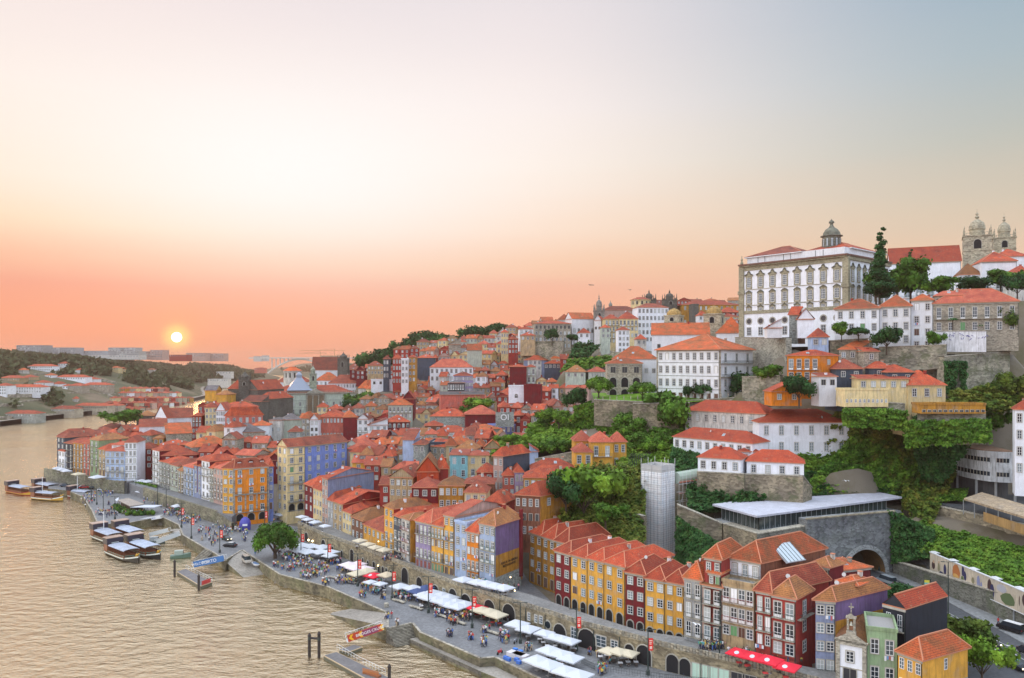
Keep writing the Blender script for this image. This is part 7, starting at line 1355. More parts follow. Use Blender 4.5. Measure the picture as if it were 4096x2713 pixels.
CL=dict(white=(.72,.72,.74),black=(.02,.02,.025),red=(.50,.04,.04),blue=(.08,.16,.42),navy=(.03,.04,.10),grey=(.22,.22,.23),orange=(.60,.20,.05),green=(.10,.30,.10),pink=(.58,.22,.26),teal=(.10,.35,.36),yellow=(.62,.46,.08),beige=(.45,.36,.24))
CLM={k:plain('cloth_'+k,c,.8)for k,c in CL.items()}
def body_mesh(pose):
 me=bpy.data.meshes.new('body');s=1.0
 if pose=='stand':J=dict(pel=(0,0,.93),ch=(0,-.01,1.28),nk=(0,-.01,1.47),hd=(0,-.02,1.62),tp=(0,-.01,1.73),ls=(-.19,0,1.41),le=(-.25,.02,1.13),lh=(-.25,-.06,.86),rs=(.19,0,1.41),re=(.25,.02,1.13),rh=(.24,-.07,.86),lk=(-.10,-.02,.50),la=(-.11,.02,.07),lt=(-.12,-.15,.03),rk=(.10,-.02,.50),ra=(.11,.02,.07),rt=(.12,-.15,.03))
 elif pose=='walk':J=dict(pel=(0,0,.92),ch=(0,-.03,1.27),nk=(0,-.04,1.46),hd=(0,-.06,1.61),tp=(0,-.05,1.72),ls=(-.19,-.02,1.40),le=(-.25,.12,1.15),lh=(-.24,.08,.90),rs=(.19,-.02,1.40),re=(.25,-.08,1.14),rh=(.23,-.28,.95),lk=(-.10,-.20,.50),la=(-.10,-.26,.08),lt=(-.10,-.42,.06),rk=(.10,.06,.49),ra=(.10,.34,.14),rt=(.10,.26,.03))
 elif pose=='arms':J=dict(pel=(0,0,.93),ch=(0,0,1.28),nk=(0,0,1.47),hd=(0,-.03,1.62),tp=(0,-.02,1.73),ls=(-.19,0,1.41),le=(-.30,-.10,1.20),lh=(-.12,-.28,1.28),rs=(.19,0,1.41),re=(.28,.0,1.14),rh=(.16,-.22,1.02),lk=(-.12,-.02,.50),la=(-.14,.02,.07),lt=(-.16,-.15,.03),rk=(.12,-.02,.50),ra=(.14,.02,.07),rt=(.16,-.15,.03))
 else:J=dict(pel=(0,.05,.50),ch=(0,.02,.85),nk=(0,0,1.03),hd=(0,-.04,1.18),tp=(0,-.03,1.29),ls=(-.19,.02,.97),le=(-.25,-.03,.70),lh=(-.16,-.28,.66),rs=(.19,.02,.97),re=(.25,-.03,.70),rh=(.16,-.28,.66),lk=(-.12,-.40,.50),la=(-.12,-.42,.07),lt=(-.12,-.58,.03),rk=(.12,-.40,.50),ra=(.12,-.42,.07),rt=(.12,-.58,.03))
 names=list(J);E=[('pel','ch'),('ch','nk'),('nk','hd'),('hd','tp'),('ch','ls'),('ls','le'),('le','lh'),('ch','rs'),('rs','re'),('re','rh'),('pel','lk'),('lk','la'),('la','lt'),('pel','rk'),('rk','ra'),('ra','rt')]
 me.from_pydata([J[k]for k in names],[(names.index(a),names.index(b))for a,b in E],[])
 o=bpy.data.objects.new('tmp',me);COL.objects.link(o);o.modifiers.new('s','SKIN');su=o.modifiers.new('u','SUBSURF');su.levels=1
 Rr=dict(pel=(.16,.12),ch=(.16,.11),nk=(.055,.055),hd=(.10,.11),tp=(.06,.07),ls=(.07,.07),le=(.05,.05),lh=(.035,.03),rs=(.07,.07),re=(.05,.05),rh=(.035,.03),lk=(.075,.075),la=(.05,.05),lt=(.045,.035),rk=(.075,.075),ra=(.05,.05),rt=(.045,.035))
 for i,k in enumerate(names):me.skin_vertices[0].data[i].radius=Rr[k]
 me.skin_vertices[0].data[0].use_root=True
 dg=bpy.context.evaluated_depsgraph_get();dg.update();ev=o.evaluated_get(dg);nm=bpy.data.meshes.new_from_object(ev);bpy.data.objects.remove(o)
 nm.name='person';nm.materials.clear()
 for mm in(SKIN,CLM['white'],CLM['navy'],plain('hair_dark',(.04,.025,.015),.7)):nm.materials.append(mm)
 hips=J['pel'][2]+.04
 for p_ in nm.polygons:
  c=p_.center;z=c.z
  if z>J['nk'][2]+.03:p_.material_index=3 if(z>J['hd'][2]+.05 or c.y>J['hd'][1]+.03)else 0
  elif pose=='sit':
   p_.material_index=1 if z>hips+.03 and(c.y>-.12 and abs(c.x)<.31)else(0 if(z>hips+.05 or z<.30)else 2)
  elif z>hips:p_.material_index=0 if(abs(c.x)>.225 and z<J['le'][2]+.02)else 1
  elif abs(c.x)>.19 and z>J['lh'][2]-.12 and z<hips:p_.material_index=0
  else:p_.material_index=2 if z>.12 else 3
  p_.use_smooth=True
 return nm
BM={k:body_mesh(k)for k in('stand','walk','arms','sit')}
POSE=dict(stand='standing',walk='walking',arms='gesturing',sit='sitting')
rp=random.Random(99);NPEOPLE=0
CV,CF,CM=[],[],[];CI=list(CLM)
QUEUE=[]
def person(*a,**k):QUEUE.append((a,k))
def person_now(x,y,z,pose,top,bot,place,rz=None,s=None):
 global NPEOPLE
 if NPEOPLE>=288:
  me=BM[pose];a=rp.uniform(0,6.28)if rz is None else rz;ca,sa=math.cos(a),math.sin(a);o=len(CV)
  CV.extend([(x+(v.co.x*ca-v.co.y*sa)*1.12,y+(v.co.x*sa+v.co.y*ca)*1.12,z+v.co.z)for v in me.vertices]);CF.extend([tuple(i+o for i in p_.vertices)for p_ in me.polygons])
  mm=(0,CI.index(top)+2,CI.index(bot)+2,1);CM.extend([mm[p_.material_index]for p_ in me.polygons]);return
 o=put('person',BM[pose],None,(x,y,z),rp.uniform(0,6.28)if rz is None else rz);k=s or rp.uniform(.92,1.08);o.scale=(k*1.12,k*1.12,k)
 paint(o,1,CLM[top]);paint(o,2,CLM[bot])
 tag(o,f'person in {top} top, {bot} trousers, {POSE[pose]} {place}','person','people '+place);NPEOPLE+=1;return o
def crowd(x,y,n,sx,sy,place,z=ZQ,sit=.09):
 for _ in range(int(n*3.2)):
  r,a=math.sqrt(rp.random()),rp.uniform(0,6.28);p_=PT(U(x+sx*1.4*r*math.cos(a)),V(y+sy*(1.35 if z<4 else.8)*r*math.sin(a)),z);pose='sit' if(rp.random()<sit and p_.y<232)else rp.choice(('stand','walk','walk','arms'))
  top=rp.choice(['white','white','white','black','red','blue','grey','orange','pink','navy','teal','beige','green','yellow']);bot=rp.choice(['navy','navy','black','grey','beige','blue'])
  if pose=='sit':
   b=MB();b.box(-.22,.22,-.2,.22,.38,.43,0);b.box(-.22,.22,.22,.26,.43,.85,0);[b.box(a_,a_+.04,c_,c_+.04,0,.38,0)for a_ in(-.22,.18)for c_ in(-.2,.18)]
   if 'stool' not in WC:WC['stool']=b.mesh('chair',[plain('dark_wood',(.07,.05,.04),.6)])
   rz=rp.uniform(0,6.28);c=put('chair',WC['stool'],None,(p_.x,p_.y,p_.z),rz);tag(c,'dark chair with a person seated, '+place,'chair','chairs '+place);person(p_.x,p_.y,p_.z,pose,top,bot,place,rz)
  else:person(p_.x,p_.y,p_.z,pose,top,bot,place)
crop(275,542.5)
for x,y,n,sx,sy,pl in((120,130,10,130,40,'under the big plaza tree'),(250,190,16,120,50,'in front of the large white marquee'),(330,260,9,90,35,'near the marquee'),(160,310,5,60,20,'near the quay wall before the marquee'),(500,330,14,90,55,'on the quay left of the pinkish awnings'),(380,395,9,80,25,'sitting area at the quay edge'),(600,480,5,40,25,'below the pinkish awnings'),(680,235,9,60,25,'beside the black van'),(830,320,12,90,25,'before the pinkish awnings'),(760,460,6,50,30,'by the round benches'),(880,455,6,50,25,'left of the second lamp post'),(930,395,4,30,20,'beside the red parasol'),(1150,520,15,110,45,'near the beige awning'),(1010,630,3,30,15,'alone on the open quay'),(1250,650,2,20,12,'near the stone cube on the quay'),(1170,590,5,40,15,'on the bench below the white parasols'),(1500,640,10,90,35,'by the navy parasols'),(1600,590,8,70,25,'under the first white awning rows'),(1720,670,9,70,30,'left of the long white awning'),(1900,730,10,80,30,'in front of the long white awning'),(2080,810,14,120,45,'below the end of the long white awning'),(1300,885,2,20,10,'at the top of the slipway'),(1350,870,1,5,5,'in front of the gangway entrance'),(1410,960,2,15,8,'at the head of the stone steps'),(1860,840,4,40,20,'on the middle quay bench'),(2050,930,6,50,25,'round the lower quay bench'),(2020,1085,3,25,12,'sitting near the wall edge'),(2250,1120,4,30,20,'near the right wall edge'),(2210,870,8,60,40,'at the red table rows')):
 crowd(x,y,n,sx,sy,pl)
crop(460,542.5)
for x,y,n,sx,sy,pl in((430,950,2,20,20,'right of the red tables'),(290,1030,3,40,15,'on the long bench by the arcade'),(510,1110,7,50,50,'round the second bench by the motorbike'),(280,1180,4,25,25,'in a group at the wall edge'),(790,1240,4,30,20,'beside the market stalls'),(560,900,3,25,20,'at the tall arch'),(1500,1300,2,12,10,'in front of the tall gateway'),(1580,1330,1,5,5,'left of the railing'),(1735,1400,1,5,5,'walking past the cream parasols'),(1640,1500,6,40,40,'at the foot of the railing'),(1120,1480,5,90,40,'among the front market stalls'),(2230,1390,7,70,25,'at the white awning stall'),(2080,1320,3,40,12,'under the red awning')):
 crowd(x,y,n,sx,sy,pl,sit=.1)
crop(640,542.5)
for x,y,n,sx,sy,pl,z in((350,1400,2,15,15,'at the arched shop door',3),(540,1530,2,30,10,'on the lower promenade',3),(770,1550,1,5,5,'on the promenade edge',3),(830,1225,12,110,28,'left of the red parasols',ZW),(1180,1300,7,120,25,'under the red parasols',ZW),(1600,1400,8,200,30,'under the right-hand red parasols',ZW),(2100,1520,1,5,5,'below the blue-grey tiled house',5.5)):
 crowd(x,y,n,sx,sy,pl,z=z)
crop(375,475)
for x,y,n,sx,sy,pl in((250,985,8,130,18,'at the yellow tables by the parapet'),(1150,1260,9,150,25,'on the terrace under the white parasols'),(1500,1340,8,130,30,'below the ochre blank wall')):crowd(x,y,n,sx,sy,pl,z=ZW,sit=.3)
crop(205,437.5)
for x,y,n,sx,sy,pl in((240,1050,8,110,45,'on the plaza left of the blue kiosk'),(280,1100,4,35,30,'beside the parked motor carriage'),(380,1080,4,35,20,'below the blue kiosk'),(450,1190,2,18,10,'in the middle of the plaza'),(80,1190,6,60,60,'by the banner post near the steps'),(470,1120,3,20,30,'left of the big tree'),(600,1310,4,25,40,'at the left side of the big tree'),(690,935,10,90,15,'in front of the orange house arches'),(795,985,1,5,5,'alone in the upper plaza'),(870,905,6,60,12,'at the cafe beside the yellow house'),(1200,1010,7,90,20,'on the terrace above the plaza'),(820,1490,3,25,15,'at the top of the quay wall')):
 crowd(x,y,n,sx,sy,pl,z=ZQ if y>1020 or x<900 else ZW)
crop(0,437.5)
for x,y,n,sx,sy,pl in((1020,740,8,60,60,'along the far quay edge'),(1200,660,9,90,30,'near the far parking place'),(1300,840,2,15,8,'on the pale path left of the pavilion'),(1260,780,2,12,6,'below the small palm'),(1240,900,7,90,25,'at the quay corner above the boats'),(1440,890,5,50,20,'in front of the kiosk garden'),(1620,880,6,90,15,'at the kiosk counter'),(1750,740,6,80,30,'behind the kiosk'),(2000,880,16,80,30,'in the crowd above the basin'),(2180,950,16,100,45,'in the crowd beside the red banners'),(1900,800,4,60,15,'right of the kiosk'),(2350,1080,5,60,30,'by the second red banner'),(2335,1190,1,5,5,'near the gangway head'),(1150,880,4,40,20,'resting at the quay bend')):
 crowd(x,y,n,sx,sy,pl,sit=.1)
crop(819,542.5)
for x,y,z,t,b_,pl in((2070,930,Zr+.14,'red','navy','on the pavement beside the black van'),(1140,400,Zr+.14,'yellow','black','on the pavement near the poster stand'),(1165,405,Zr+.14,'red','grey','on the pavement near the poster stand'),(1010,345,Zr+.14,'black','black','on the pavement near the tunnel'),(1045,355,Zr+.14,'black','navy','on the pavement near the tunnel')):
 p_=PT(U(x),V(y+30),z);person(p_.x,p_.y,z,'walk',t,b_,pl)
for a,k in sorted(QUEUE,key=lambda q_:q_[0][1]):person_now(*a,**k)
me=bpy.data.meshes.new('crowd');me.from_pydata(CV,[],CF)
for mm in[SKIN,MATS['hair_dark']]+[CLM[k]for k in CI]:me.materials.append(mm)
me.polygons.foreach_set('material_index',CM);me.update();tag(put('crowd',me),'crowd of people scattered over the far plaza and quay','crowd',kind='stuff')
def parasol_mesh(w,h,red=False):
 m=MB();r=w/2;k=[(-r,-r),(r,-r),(r,r),(-r,r)];e=h-w*.2
 for i in range(4):
  a,b=k[i],k[(i+1)%4];mdp=((a[0]+b[0])/2,(a[1]+b[1])/2);m.face([(a[0],a[1],e),(mdp[0],mdp[1],e+.03),(0,0,h)]);m.face([(mdp[0],mdp[1],e+.03),(b[0],b[1],e),(0,0,h)]);m.face([(a[0],a[1],e-.22),(b[0],b[1],e-.22),(b[0],b[1],e),(a[0],a[1],e)])
 return m
PAR={}
FAB={k:plain('canvas_'+k,c,.8)for k,c in dict(white=(.53,.56,.61),cream=(.55,.49,.36),red=(.70,.015,.04),navy=(.05,.08,.20),beige=(.55,.46,.32),pinkish=(.72,.62,.66),grey=(.30,.31,.32),black=(.02,.02,.025)).items()}
def parasol(label,u,v,z0,w,col,rz=-.75,group=None,h=2.9):
 key=(round(w,1),col)
 if key not in PAR:
  m=parasol_mesh(w,h);p_=MB();p_.tube((0,0,0),(0,0,h-.05),.05,6);p_.box(-.35,.35,-.35,.35,0,.1);ms=[FAB[col]]
  if col=='red' and w>3.7:
   ms.append(FAB['white'])
   for k in range(0,1):m.face([(w*.12*math.cos(a)-.0,-w*.3+w*.12*math.sin(a)*.9,h-w*.12+.035+(w*.12*math.sin(a))*.38)for a in[6.283*i/12 for i in range(12)]],1)
  PAR[key]=(m.mesh('canopy',ms),p_.mesh('pole',[plain('pole_metal',(.35,.34,.32),.4)]))
 p_=PT(u,v,z0+h);t=thing('parasol',label,'parasol',(p_.x,p_.y,z0),rz+rp.uniform(-.1,.1),group);t.scale=(1,1,rp.uniform(.92,1.1));put('canopy',PAR[key][0],t);put('pole',PAR[key][1],t);return t
TBL=None
def tables(p_,n,z0,place,rz=0,red=False):
 global TBL
 if TBL is None:
  m=MB();m.box(-.45,.45,-.45,.45,.70,.74,0);leg=MB();leg.tube((0,0,0),(0,0,.7),.04,5);leg.box(-.25,.25,-.25,.25,0,.03)
  TBL=(m.mesh('tabletop',[CLM['white']]),leg.mesh('leg',[IRON]),m.mesh('tabletop',[CLM['red']]))
  b=MB();b.box(-.22,.22,-.2,.22,.38,.43,0);b.box(-.22,.22,.22,.26,.43,.85,0);[b.box(a_,a_+.04,c_,c_+.04,0,.38,0)for a_ in(-.22,.18)for c_ in(-.2,.18)]
  if 'stool' not in WC:WC['stool']=b.mesh('chair',[plain('dark_wood',(.07,.05,.04),.6)])
 for i in range(n):
  x,y=p_.x+rp.uniform(-1.7,1.7),p_.y+rp.uniform(-1.7,1.7);t=thing('cafe_table',('red' if red else 'white')+' cafe table '+place,'table',(x,y,z0),rz,'cafe tables '+place);put('tabletop',TBL[2 if red else 0],t);put('leg',TBL[1],t)
  for a in(0,math.pi):
   c=put('chair',WC['stool'],None,(x+.75*math.sin(a+rz),y-.75*math.cos(a+rz),z0),a+rz+math.pi);tag(c,'dark cafe chair at a table, '+place,'chair','cafe chairs '+place)
def pgroup(pts,z0,w_,col,place,group,tb=1,red=False,rz=-.72):
 w=w_*.88
 for i,(x,y)in enumerate(pts):
  l=f'{ORD[i]} {col} parasol from the left {place}' if len(pts)>1 else f'{col} parasol {place}'
  t=parasol(l,U(x),V(y),z0,w,col,rz,group);tables(t.location,tb,z0,place,red=red)
crop(205,437.5)
pgroup([(1120,888),(1190,915),(1270,955)],ZW,3.6,'white','on the terrace above the plaza','white terrace parasols');pgroup([(1388,1000)],ZW,3.4,'white','standing alone right of the three on the terrace','white terrace parasols')
pgroup([(1790,1160),(1880,1200),(1970,1240),(2070,1275)],ZW,3.8,'cream','on the walkway before the ochre house','cream walkway parasols',1)
pgroup([(1110,1205),(1230,1215),(1360,1225)],ZQ,5.2,'white','in the back row of the big marquee','marquee parasols',2);pgroup([(1080,1260),(1190,1280),(1330,1280),(1440,1285)],ZQ,5.2,'white','in the front row of the big marquee','marquee parasols',2);pgroup([(1440,1335)],ZQ,4,'white','in front of the big marquee','marquee parasols',1)
pgroup([(1660,1440),(1760,1425),(1740,1475),(1840,1470)],ZQ,4.6,'pinkish','beside the black van','pinkish awning parasols',2)
pgroup([(885,855)],ZQ,5,'white','at the foot of the yellow corner house','plaza parasols',2)
crop(275,542.5)
pgroup([(950,330),(1060,300)],ZQ,4.6,'cream','left of the red parasol','cream quay parasols',1);pgroup([(1140,335)],ZQ,4.8,'red','between the cream parasols and the beige awning','red quay parasols',1);pgroup([(1290,345)],ZQ,4.4,'beige','right of the red parasol','beige quay parasols',1)
pgroup([(1100,425),(1215,450)],ZQ,3.2,'white','on the open quay before the red parasol','small white parasols',1)
pgroup([(1440,460),(1590,485)],ZQ,4.6,'white','left of the navy pair','white quay parasols',2);pgroup([(1640,525),(1740,480)],ZQ,4.2,'navy','between two white groups','navy quay parasols',1)
pgroup([(1720,555),(1820,540),(1930,565),(2010,600),(2090,640)],ZQ,4.4,'white','in the back row of the long awning','long white awning',1);pgroup([(1770,600),(1860,615),(1940,645),(2020,670),(2110,700),(2190,675)],ZQ,4.4,'white','in the front row of the long awning','long white awning',2)
crop(375,475)
pgroup([(1020,1160),(1180,1195),(1290,1225),(1390,1250),(1490,1270)],ZW,4.4,'white','on the walkway below the sky blue houses','white walkway parasols',1)
crop(460,542.5)
pgroup([(195,705)],ZQ,4.4,'red','beside the tall banner by the arcade','red quay parasols',1,True);pgroup([(250,735),(340,765),(425,800)],ZQ,4.4,'cream','by the arcade arches','cream arcade parasols',2,True)
pgroup([(660,900),(790,945)],ZQ,4.8,'white','in the pair below the drain pipe','paired white parasols',2);pgroup([(975,1010),(1085,1040),(1180,1070),(1270,1100)],ZQ,3.8,'white','above the crowded stall tables','stall parasols',2)
pgroup([(1030,1185),(1160,1230),(1275,1275)],ZQ,4.6,'white','in the upper row of market stalls','market parasols',1);pgroup([(890,1300),(1020,1360),(1205,1415),(1370,1480)],ZQ,4.8,'white','in the lower row of market stalls','market parasols',1)
pgroup([(1720,1205),(1830,1225),(1945,1240)],ZQ,3.8,'cream','before the black shop canopy','cream shop parasols',3);pgroup([(1280,1710-20)],3.0,4.0,'white','at the sunken street by the grey cloth','sunken street parasols',1)if 0 else None
crop(640,542.5)
pgroup([(1150,1215),(1330,1265),(1500,1320),(1700,1370)],ZW,4.3,'red','on the terrace with white round emblems','red terrace parasols',2,True)
pgroup([(1480,1510),(1700,1535)],ZQ,5,'beige','at the bottom edge below the terrace','beige bottom parasols',1)
crop(50,400)
pgroup([(90,770),(140,785),(190,800)],8,4.6,'white','on the terrace at the river tip','far terrace parasols',0);pgroup([(330,828)],8,5.5,'cream','before the ochre far house','far terrace parasols',0);pgroup([(550,858)],8,6.5,'white','before the tan arched far house','far terrace parasols',0)
pgroup([(1060,910),(1140,915)],6,5.2,'white','at the end of the narrow house row','white square parasols',0);pgroup([(1060,1035)],ZQ,4.6,'white','small one by the river wall bend','river wall parasols',0);pgroup([(1160,1060),(1215,1075)],ZQ,5,'white','before the sloping river wall','river wall parasols',1);pgroup([(1475,1200)],ZQ,4.6,'white','above the dark planted terrace','river wall parasols',1)
kp=thing('kiosk_pavilion','long cafe pavilion with a flat grey-brown roof and white ends','kiosk',(0,0,0));crop(50,400)
c=[PT(U(x),V(y),6)for x,y in((750,1150),(900,1210),(1095,1215),(960,1130))];m=MB();zc_=6
aa,bb,cc,dd=[PT(U(x),V(y),6)for x,y in((780,1155),(925,1225),(1090,1200),(905,1130))]
m.prism([(p_.x,p_.y)for p_ in(aa,bb,cc,dd)],5.75,6,0);m.build('roof',[plaster('pavilion_roof',(.34,.29,.24),.4)],kp)
m=MB();m.prism([(bb.x,bb.y),(bb.x+9.5,bb.y-.5),(bb.x+10.5,bb.y+4.5),(cc.x,cc.y)],5.4,5.6,0);m.prism([(aa.x,aa.y),(dd.x-4,dd.y),(dd.x-6,dd.y+4),(aa.x-3,aa.y+3.5)],5.3,5.5,0);m.build('awning',[FAB['white']],kp)
m=MB();
for i in range(9):p_=aa.lerp(bb,i/8);m.box(p_.x-.08,p_.x+.08,p_.y+.3,p_.y+.46,3,5.74)
m.build('post',[plain('brown_post',(.16,.10,.06))],kp);m=MB();w0=aa.lerp(dd,.3);w1=bb.lerp(cc,.3);w2=bb.lerp(cc,.9);w3=aa.lerp(dd,.9);m.prism([(p_.x,p_.y)for p_ in(w0,w1,w2,w3)],3,5.74);m.build('wall',[plaster('kiosk_wall',(.12,.09,.06))],kp)
hd=[]
for k in range(14):
 f_=k/13;p_=aa.lerp(bb,min(1,f_*1.5))if f_<.67 else bb+Vector((28*(f_-.67),-1,0));tree(f'{ORD[k]} planted shrub from the left around the kiosk pavilion','bush' if k%2 else 'bushd',512+F*p_.x/(p_.y-1.6),400,p_.y-1.6,3.2,1.3,'shrub','shrub','shrubs around the kiosk',z=ZQ)
def lamp(label,u,v,banner=True,z=ZQ,h=8.5,twin=True,col='red'):
 p_=PT(u,v,z);t=thing('street_lamp',label,'street lamp',(p_.x,p_.y,z),0,'lamp posts along the quay' if z<5 else None);m=MB();m.lathe([(.35,0),(.35,.9),(.14,1.1),(.10,h)],n=8);m.build('post',[IRON],t)
 m=MB();m.tube((-1.1,0,h),(1.1,0,h),.06,5);m.box(-1.5,-.8,-.15,.15,h-.02,h+.1);m.box(.8,1.5,-.15,.15,h-.02,h+.1);m.build('lamp_head',[IRON],t)
 if banner:
  m=MB();m.box(.12,.95,-.03,.03,4.6,6.9,0);b=m.build('banner',[plain('banner_'+col,(.72,.03,.02)if col=='red' else(.7,.14,.02),.7)],t)
  m=MB()
  for k in range(3):m.box(.25,.82-.08*k,-.05,-.035,6.4-k*.32,6.55-k*.32)
  m.box(.3,.75,-.05,-.035,4.9,5.4);m.build('emblem',[plain('banner_print',(.85,.6,.5))],b)
 return t
crop(275,542.5)
for l,x,y in(('lamp post with a red banner at the big marquee',300,170),('lamp post with a red banner beside the black van',610,300),('lamp post with a red banner at the cream parasols',955,505),('lamp post with a red banner left of the navy parasols',1352,660),('lamp post with a red banner before the long white awning',1772,812)):lamp(l,U(x),V(y))
crop(460,542.5)
lamp('lamp post with a wide red banner at the red table rows',U(140),V(985));lamp('bare lamp post at the paired white parasols',U(697),V(1165),False);lamp('lamp post with a red banner by the stall tables',U(1345),V(1250));lamp('lamp post with a red banner at the white awning stall',U(2172),V(1530))
crop(640,542.5);lamp('tall bare lamp post at the bottom edge by the shop windows',U(918),V(1560),False,h=9.5)
crop(0,437.5)
for i,(x,y,b_)in enumerate(((1193,860,0),(1328,945,0),(1118,775,0),(1054,725,0),(1570,665,0),(1455,640,0),(1820,785,0),(1920,850,0),(2095,1040,1),(2210,1170,1))):
 lamp(('plain lamp post left of the kiosk path','plain lamp post at the quay corner above the moored boats','plain lamp post by the far quay bend','plain lamp post nearest the far parking place','plain lamp post behind the kiosk roof','plain lamp post between the parked cars and the kiosk','plain lamp post right of the kiosk','plain lamp post in front of the dark planted terrace','lamp post with a red banner in the crowd','lamp post with a red banner near the gangways')[i],U(x),V(y),bool(b_))
crop(205,437.5)
lamp('lamp post with a banner near the quay steps',U(170),V(1330));lamp('lamp post with a banner in the upper plaza',U(690),V(1085));lamp('short banner post before the orange house arches',U(527),V(950),h=5)if 0 else None
crop(819,542.5);lamp('very tall thin street lamp beside the black-clad house',U(1492),V(960),False,z=Zr,h=13.5);lamp('slim lamp post at the tunnel mouth',U(697),V(330),False,z=Zr,h=10)
def car_parts(L=4.3,W=1.75,H=1.45,kind='car'):
 m=MB();w=W/2
 if kind=='car':pr=[(-L/2,.35),(-L/2,.85),(-L*.36,.92),(L*.22,.95),(L*.46,.80),(L/2,.62),(L/2,.35)];top=[(-L*.40,.92),(-L*.28,H),(L*.08,H),(L*.24,.95)]
 else:pr=[(-L/2,.35),(-L/2,1.05),(L*.34,1.05),(L*.47,.95),(L/2,.7),(L/2,.35)];top=[(-L*.495,1.05),(-L*.47,H),(L*.22,H),(L*.36,1.05)]
 def ext(m,P,w,mi,w2=None):
  w2=w2 or w;n=len(P)
  zmin=min(p_[1]for p_ in P)
  A=[(x,-(w if z<=zmin+.08 else w2),z)for x,z in P];B=[(x,(w if z<=zmin+.08 else w2),z)for x,z in P]
  m.face(A,mi);m.face(B[::-1],mi)
  for i in range(n):j=(i+1)%n;m.face([A[j],A[i],B[i],B[j]],mi)
 ext(m,pr,w,0);
 g=MB();ext(g,top,w*.95,0,w*.8);r=MB();r.box(top[1][0],top[2][0],-w*.78,w*.78,H,H+.04,0)
 wh=MB();wh.tube((0,-.1,0),(0,.1,0),.32,12)
 hl=MB();hl.box(-.03,.05,-.16,.16,-.08,.08)
 return m.mesh('body',[WHITE]),g.mesh('glazing',[GL[0]]),r.mesh('roof',[WHITE]),wh.mesh('wheel',[plain('tyre',(.015,.015,.015),.8)]),hl
CP={'car':car_parts(),'van':car_parts(4.9,1.9,1.95,'van')}
HLM={'on':plain('headlight_on',(1,.85,.55),.3,0,5),'off':plain('headlight_off',(.6,.6,.6),.2),'tail':plain('tail_light_on',(1,.04,.02),.3,0,5),'taild':plain('tail_light_off',(.3,.01,.01),.3)}
HLMESH={k:(lambda mm:(mm.box(-.03,.05,-.16,.16,-.08,.08),mm.mesh('light',[v_]))[1])(MB())for k,v_ in HLM.items()}
def car(label,x,y,z,rz,col,kind='car',roof=None,front='off',rear='taild',cat='car',group=None):
 b,g,r,w,_=CP[kind];L=4.3 if kind=='car' else 4.9;t=thing('car' if kind=='car' else 'van',label,cat if kind=='car' else 'van',(x,y,z),rz,group)
 m1=plain('paint_%.2f_%.2f_%.2f'%col,col,.25);o=put('body',b,t);paint(o,0,m1);put('glazing',g,t);o=put('roof',r,t);paint(o,0,plain('paint_%.2f_%.2f_%.2f'%roof,roof,.25)if roof else m1)
 for sx in(-.31,.31):
  for sy in(-1,1):put('wheel',w,t,(L*sx,sy*.82,.32))
 for sy in(-1,1):put('headlight',HLMESH[front],t,(L/2,sy*.6,.66));put('tail_light',HLMESH[rear],t,(-L/2-.02,sy*.6,.78))
 return t
def carp(label,u,v,z,rz,col,**k):p_=PT(u,v,z);return car(label,p_.x,p_.y,z,rz,col,**k)
crop(205,437.5)
carp('black and white taxi on the plaza near the quay steps',U(290),V(1262),3,2.9,(.02,.02,.025),roof=(.6,.6,.6));carp('silver car parked on the slipway',U(480),V(1440),2.3,-1.0,(.42,.38,.32),kind='van',cat='car');carp('old open motor carriage with lit headlights on the plaza',U(250),V(1185),3,-.8,(.03,.05,.04),front='on')
bb_=thing('dinghy','small white and blue boat resting on the slipway','boat',tuple(PT(U(590),V(1475),1.6)),-.9);m=MB();m.lathe([(1.0,0),(1.5,.5),(1.6,.6)],n=10,sx=1.5,sy=.7);m.build('hull',[WHITE],bb_);m=MB();m.lathe([(1.2,.62),(1.2,.68)],n=10,sx=1.4,sy=.6);m.build('cover',[plain('boat_blue',(.15,.25,.45))],bb_)
crop(275,542.5);carp('black van parked beside the red banner on the quay',U(670),V(232),3,.25,(.015,.015,.018),kind='van')
crop(0,437.5)
for i,(l,x,y,c_,rz)in enumerate((('dark blue car at the left end of the far parking place',755,560,(.05,.08,.12),.2),('white car in the far parking place',900,570,(.7,.7,.7),.4),('red car in the far parking place',975,580,(.5,.03,.03),.3),('black car behind the small blue boats',1080,590,(.02,.02,.02),.3),('white car at the end of the parked row',1185,605,(.65,.68,.7),-.1),('dark green car by the corner of the river wall',1380,585,(.05,.12,.1),.1),('pale silver car by the corner of the river wall',1450,575,(.6,.65,.7),.1),('second white car behind the red one',1005,552,(.7,.7,.7),.2),('dark car beside the tall parking wall',1130,565,(.04,.05,.05),.2))):
 carp(l,U(x),V(y+8),3,rz,c_,group='cars in the far parking place')
crop(819,542.5)
car('dark car with red tail lights on the tunnel road',98.6,180,Zr,math.radians(97),(.02,.02,.03),rear='tail');car('grey van with a white plate driving towards the tunnel',94.5,195,Zr,math.radians(110),(.25,.28,.30),kind='van')
car('black van with a white roof at the right edge',103.2,160,Zr+.14,math.radians(118),(.015,.015,.02),kind='van',roof=(.75,.76,.78));car('dark car with lit headlights at the zebra crossing',94.2,152.5,Zr,math.radians(-78),(.05,.05,.06),front='on');car('green-roofed black taxi at the bottom right corner',91.8,141,Zr,math.radians(-75),(.02,.02,.025),roof=(.08,.28,.22),front='on')
car('dark car cut by the right edge past the crossing',98.7,147.5,Zr,math.radians(-80),(.03,.03,.04),front='on')
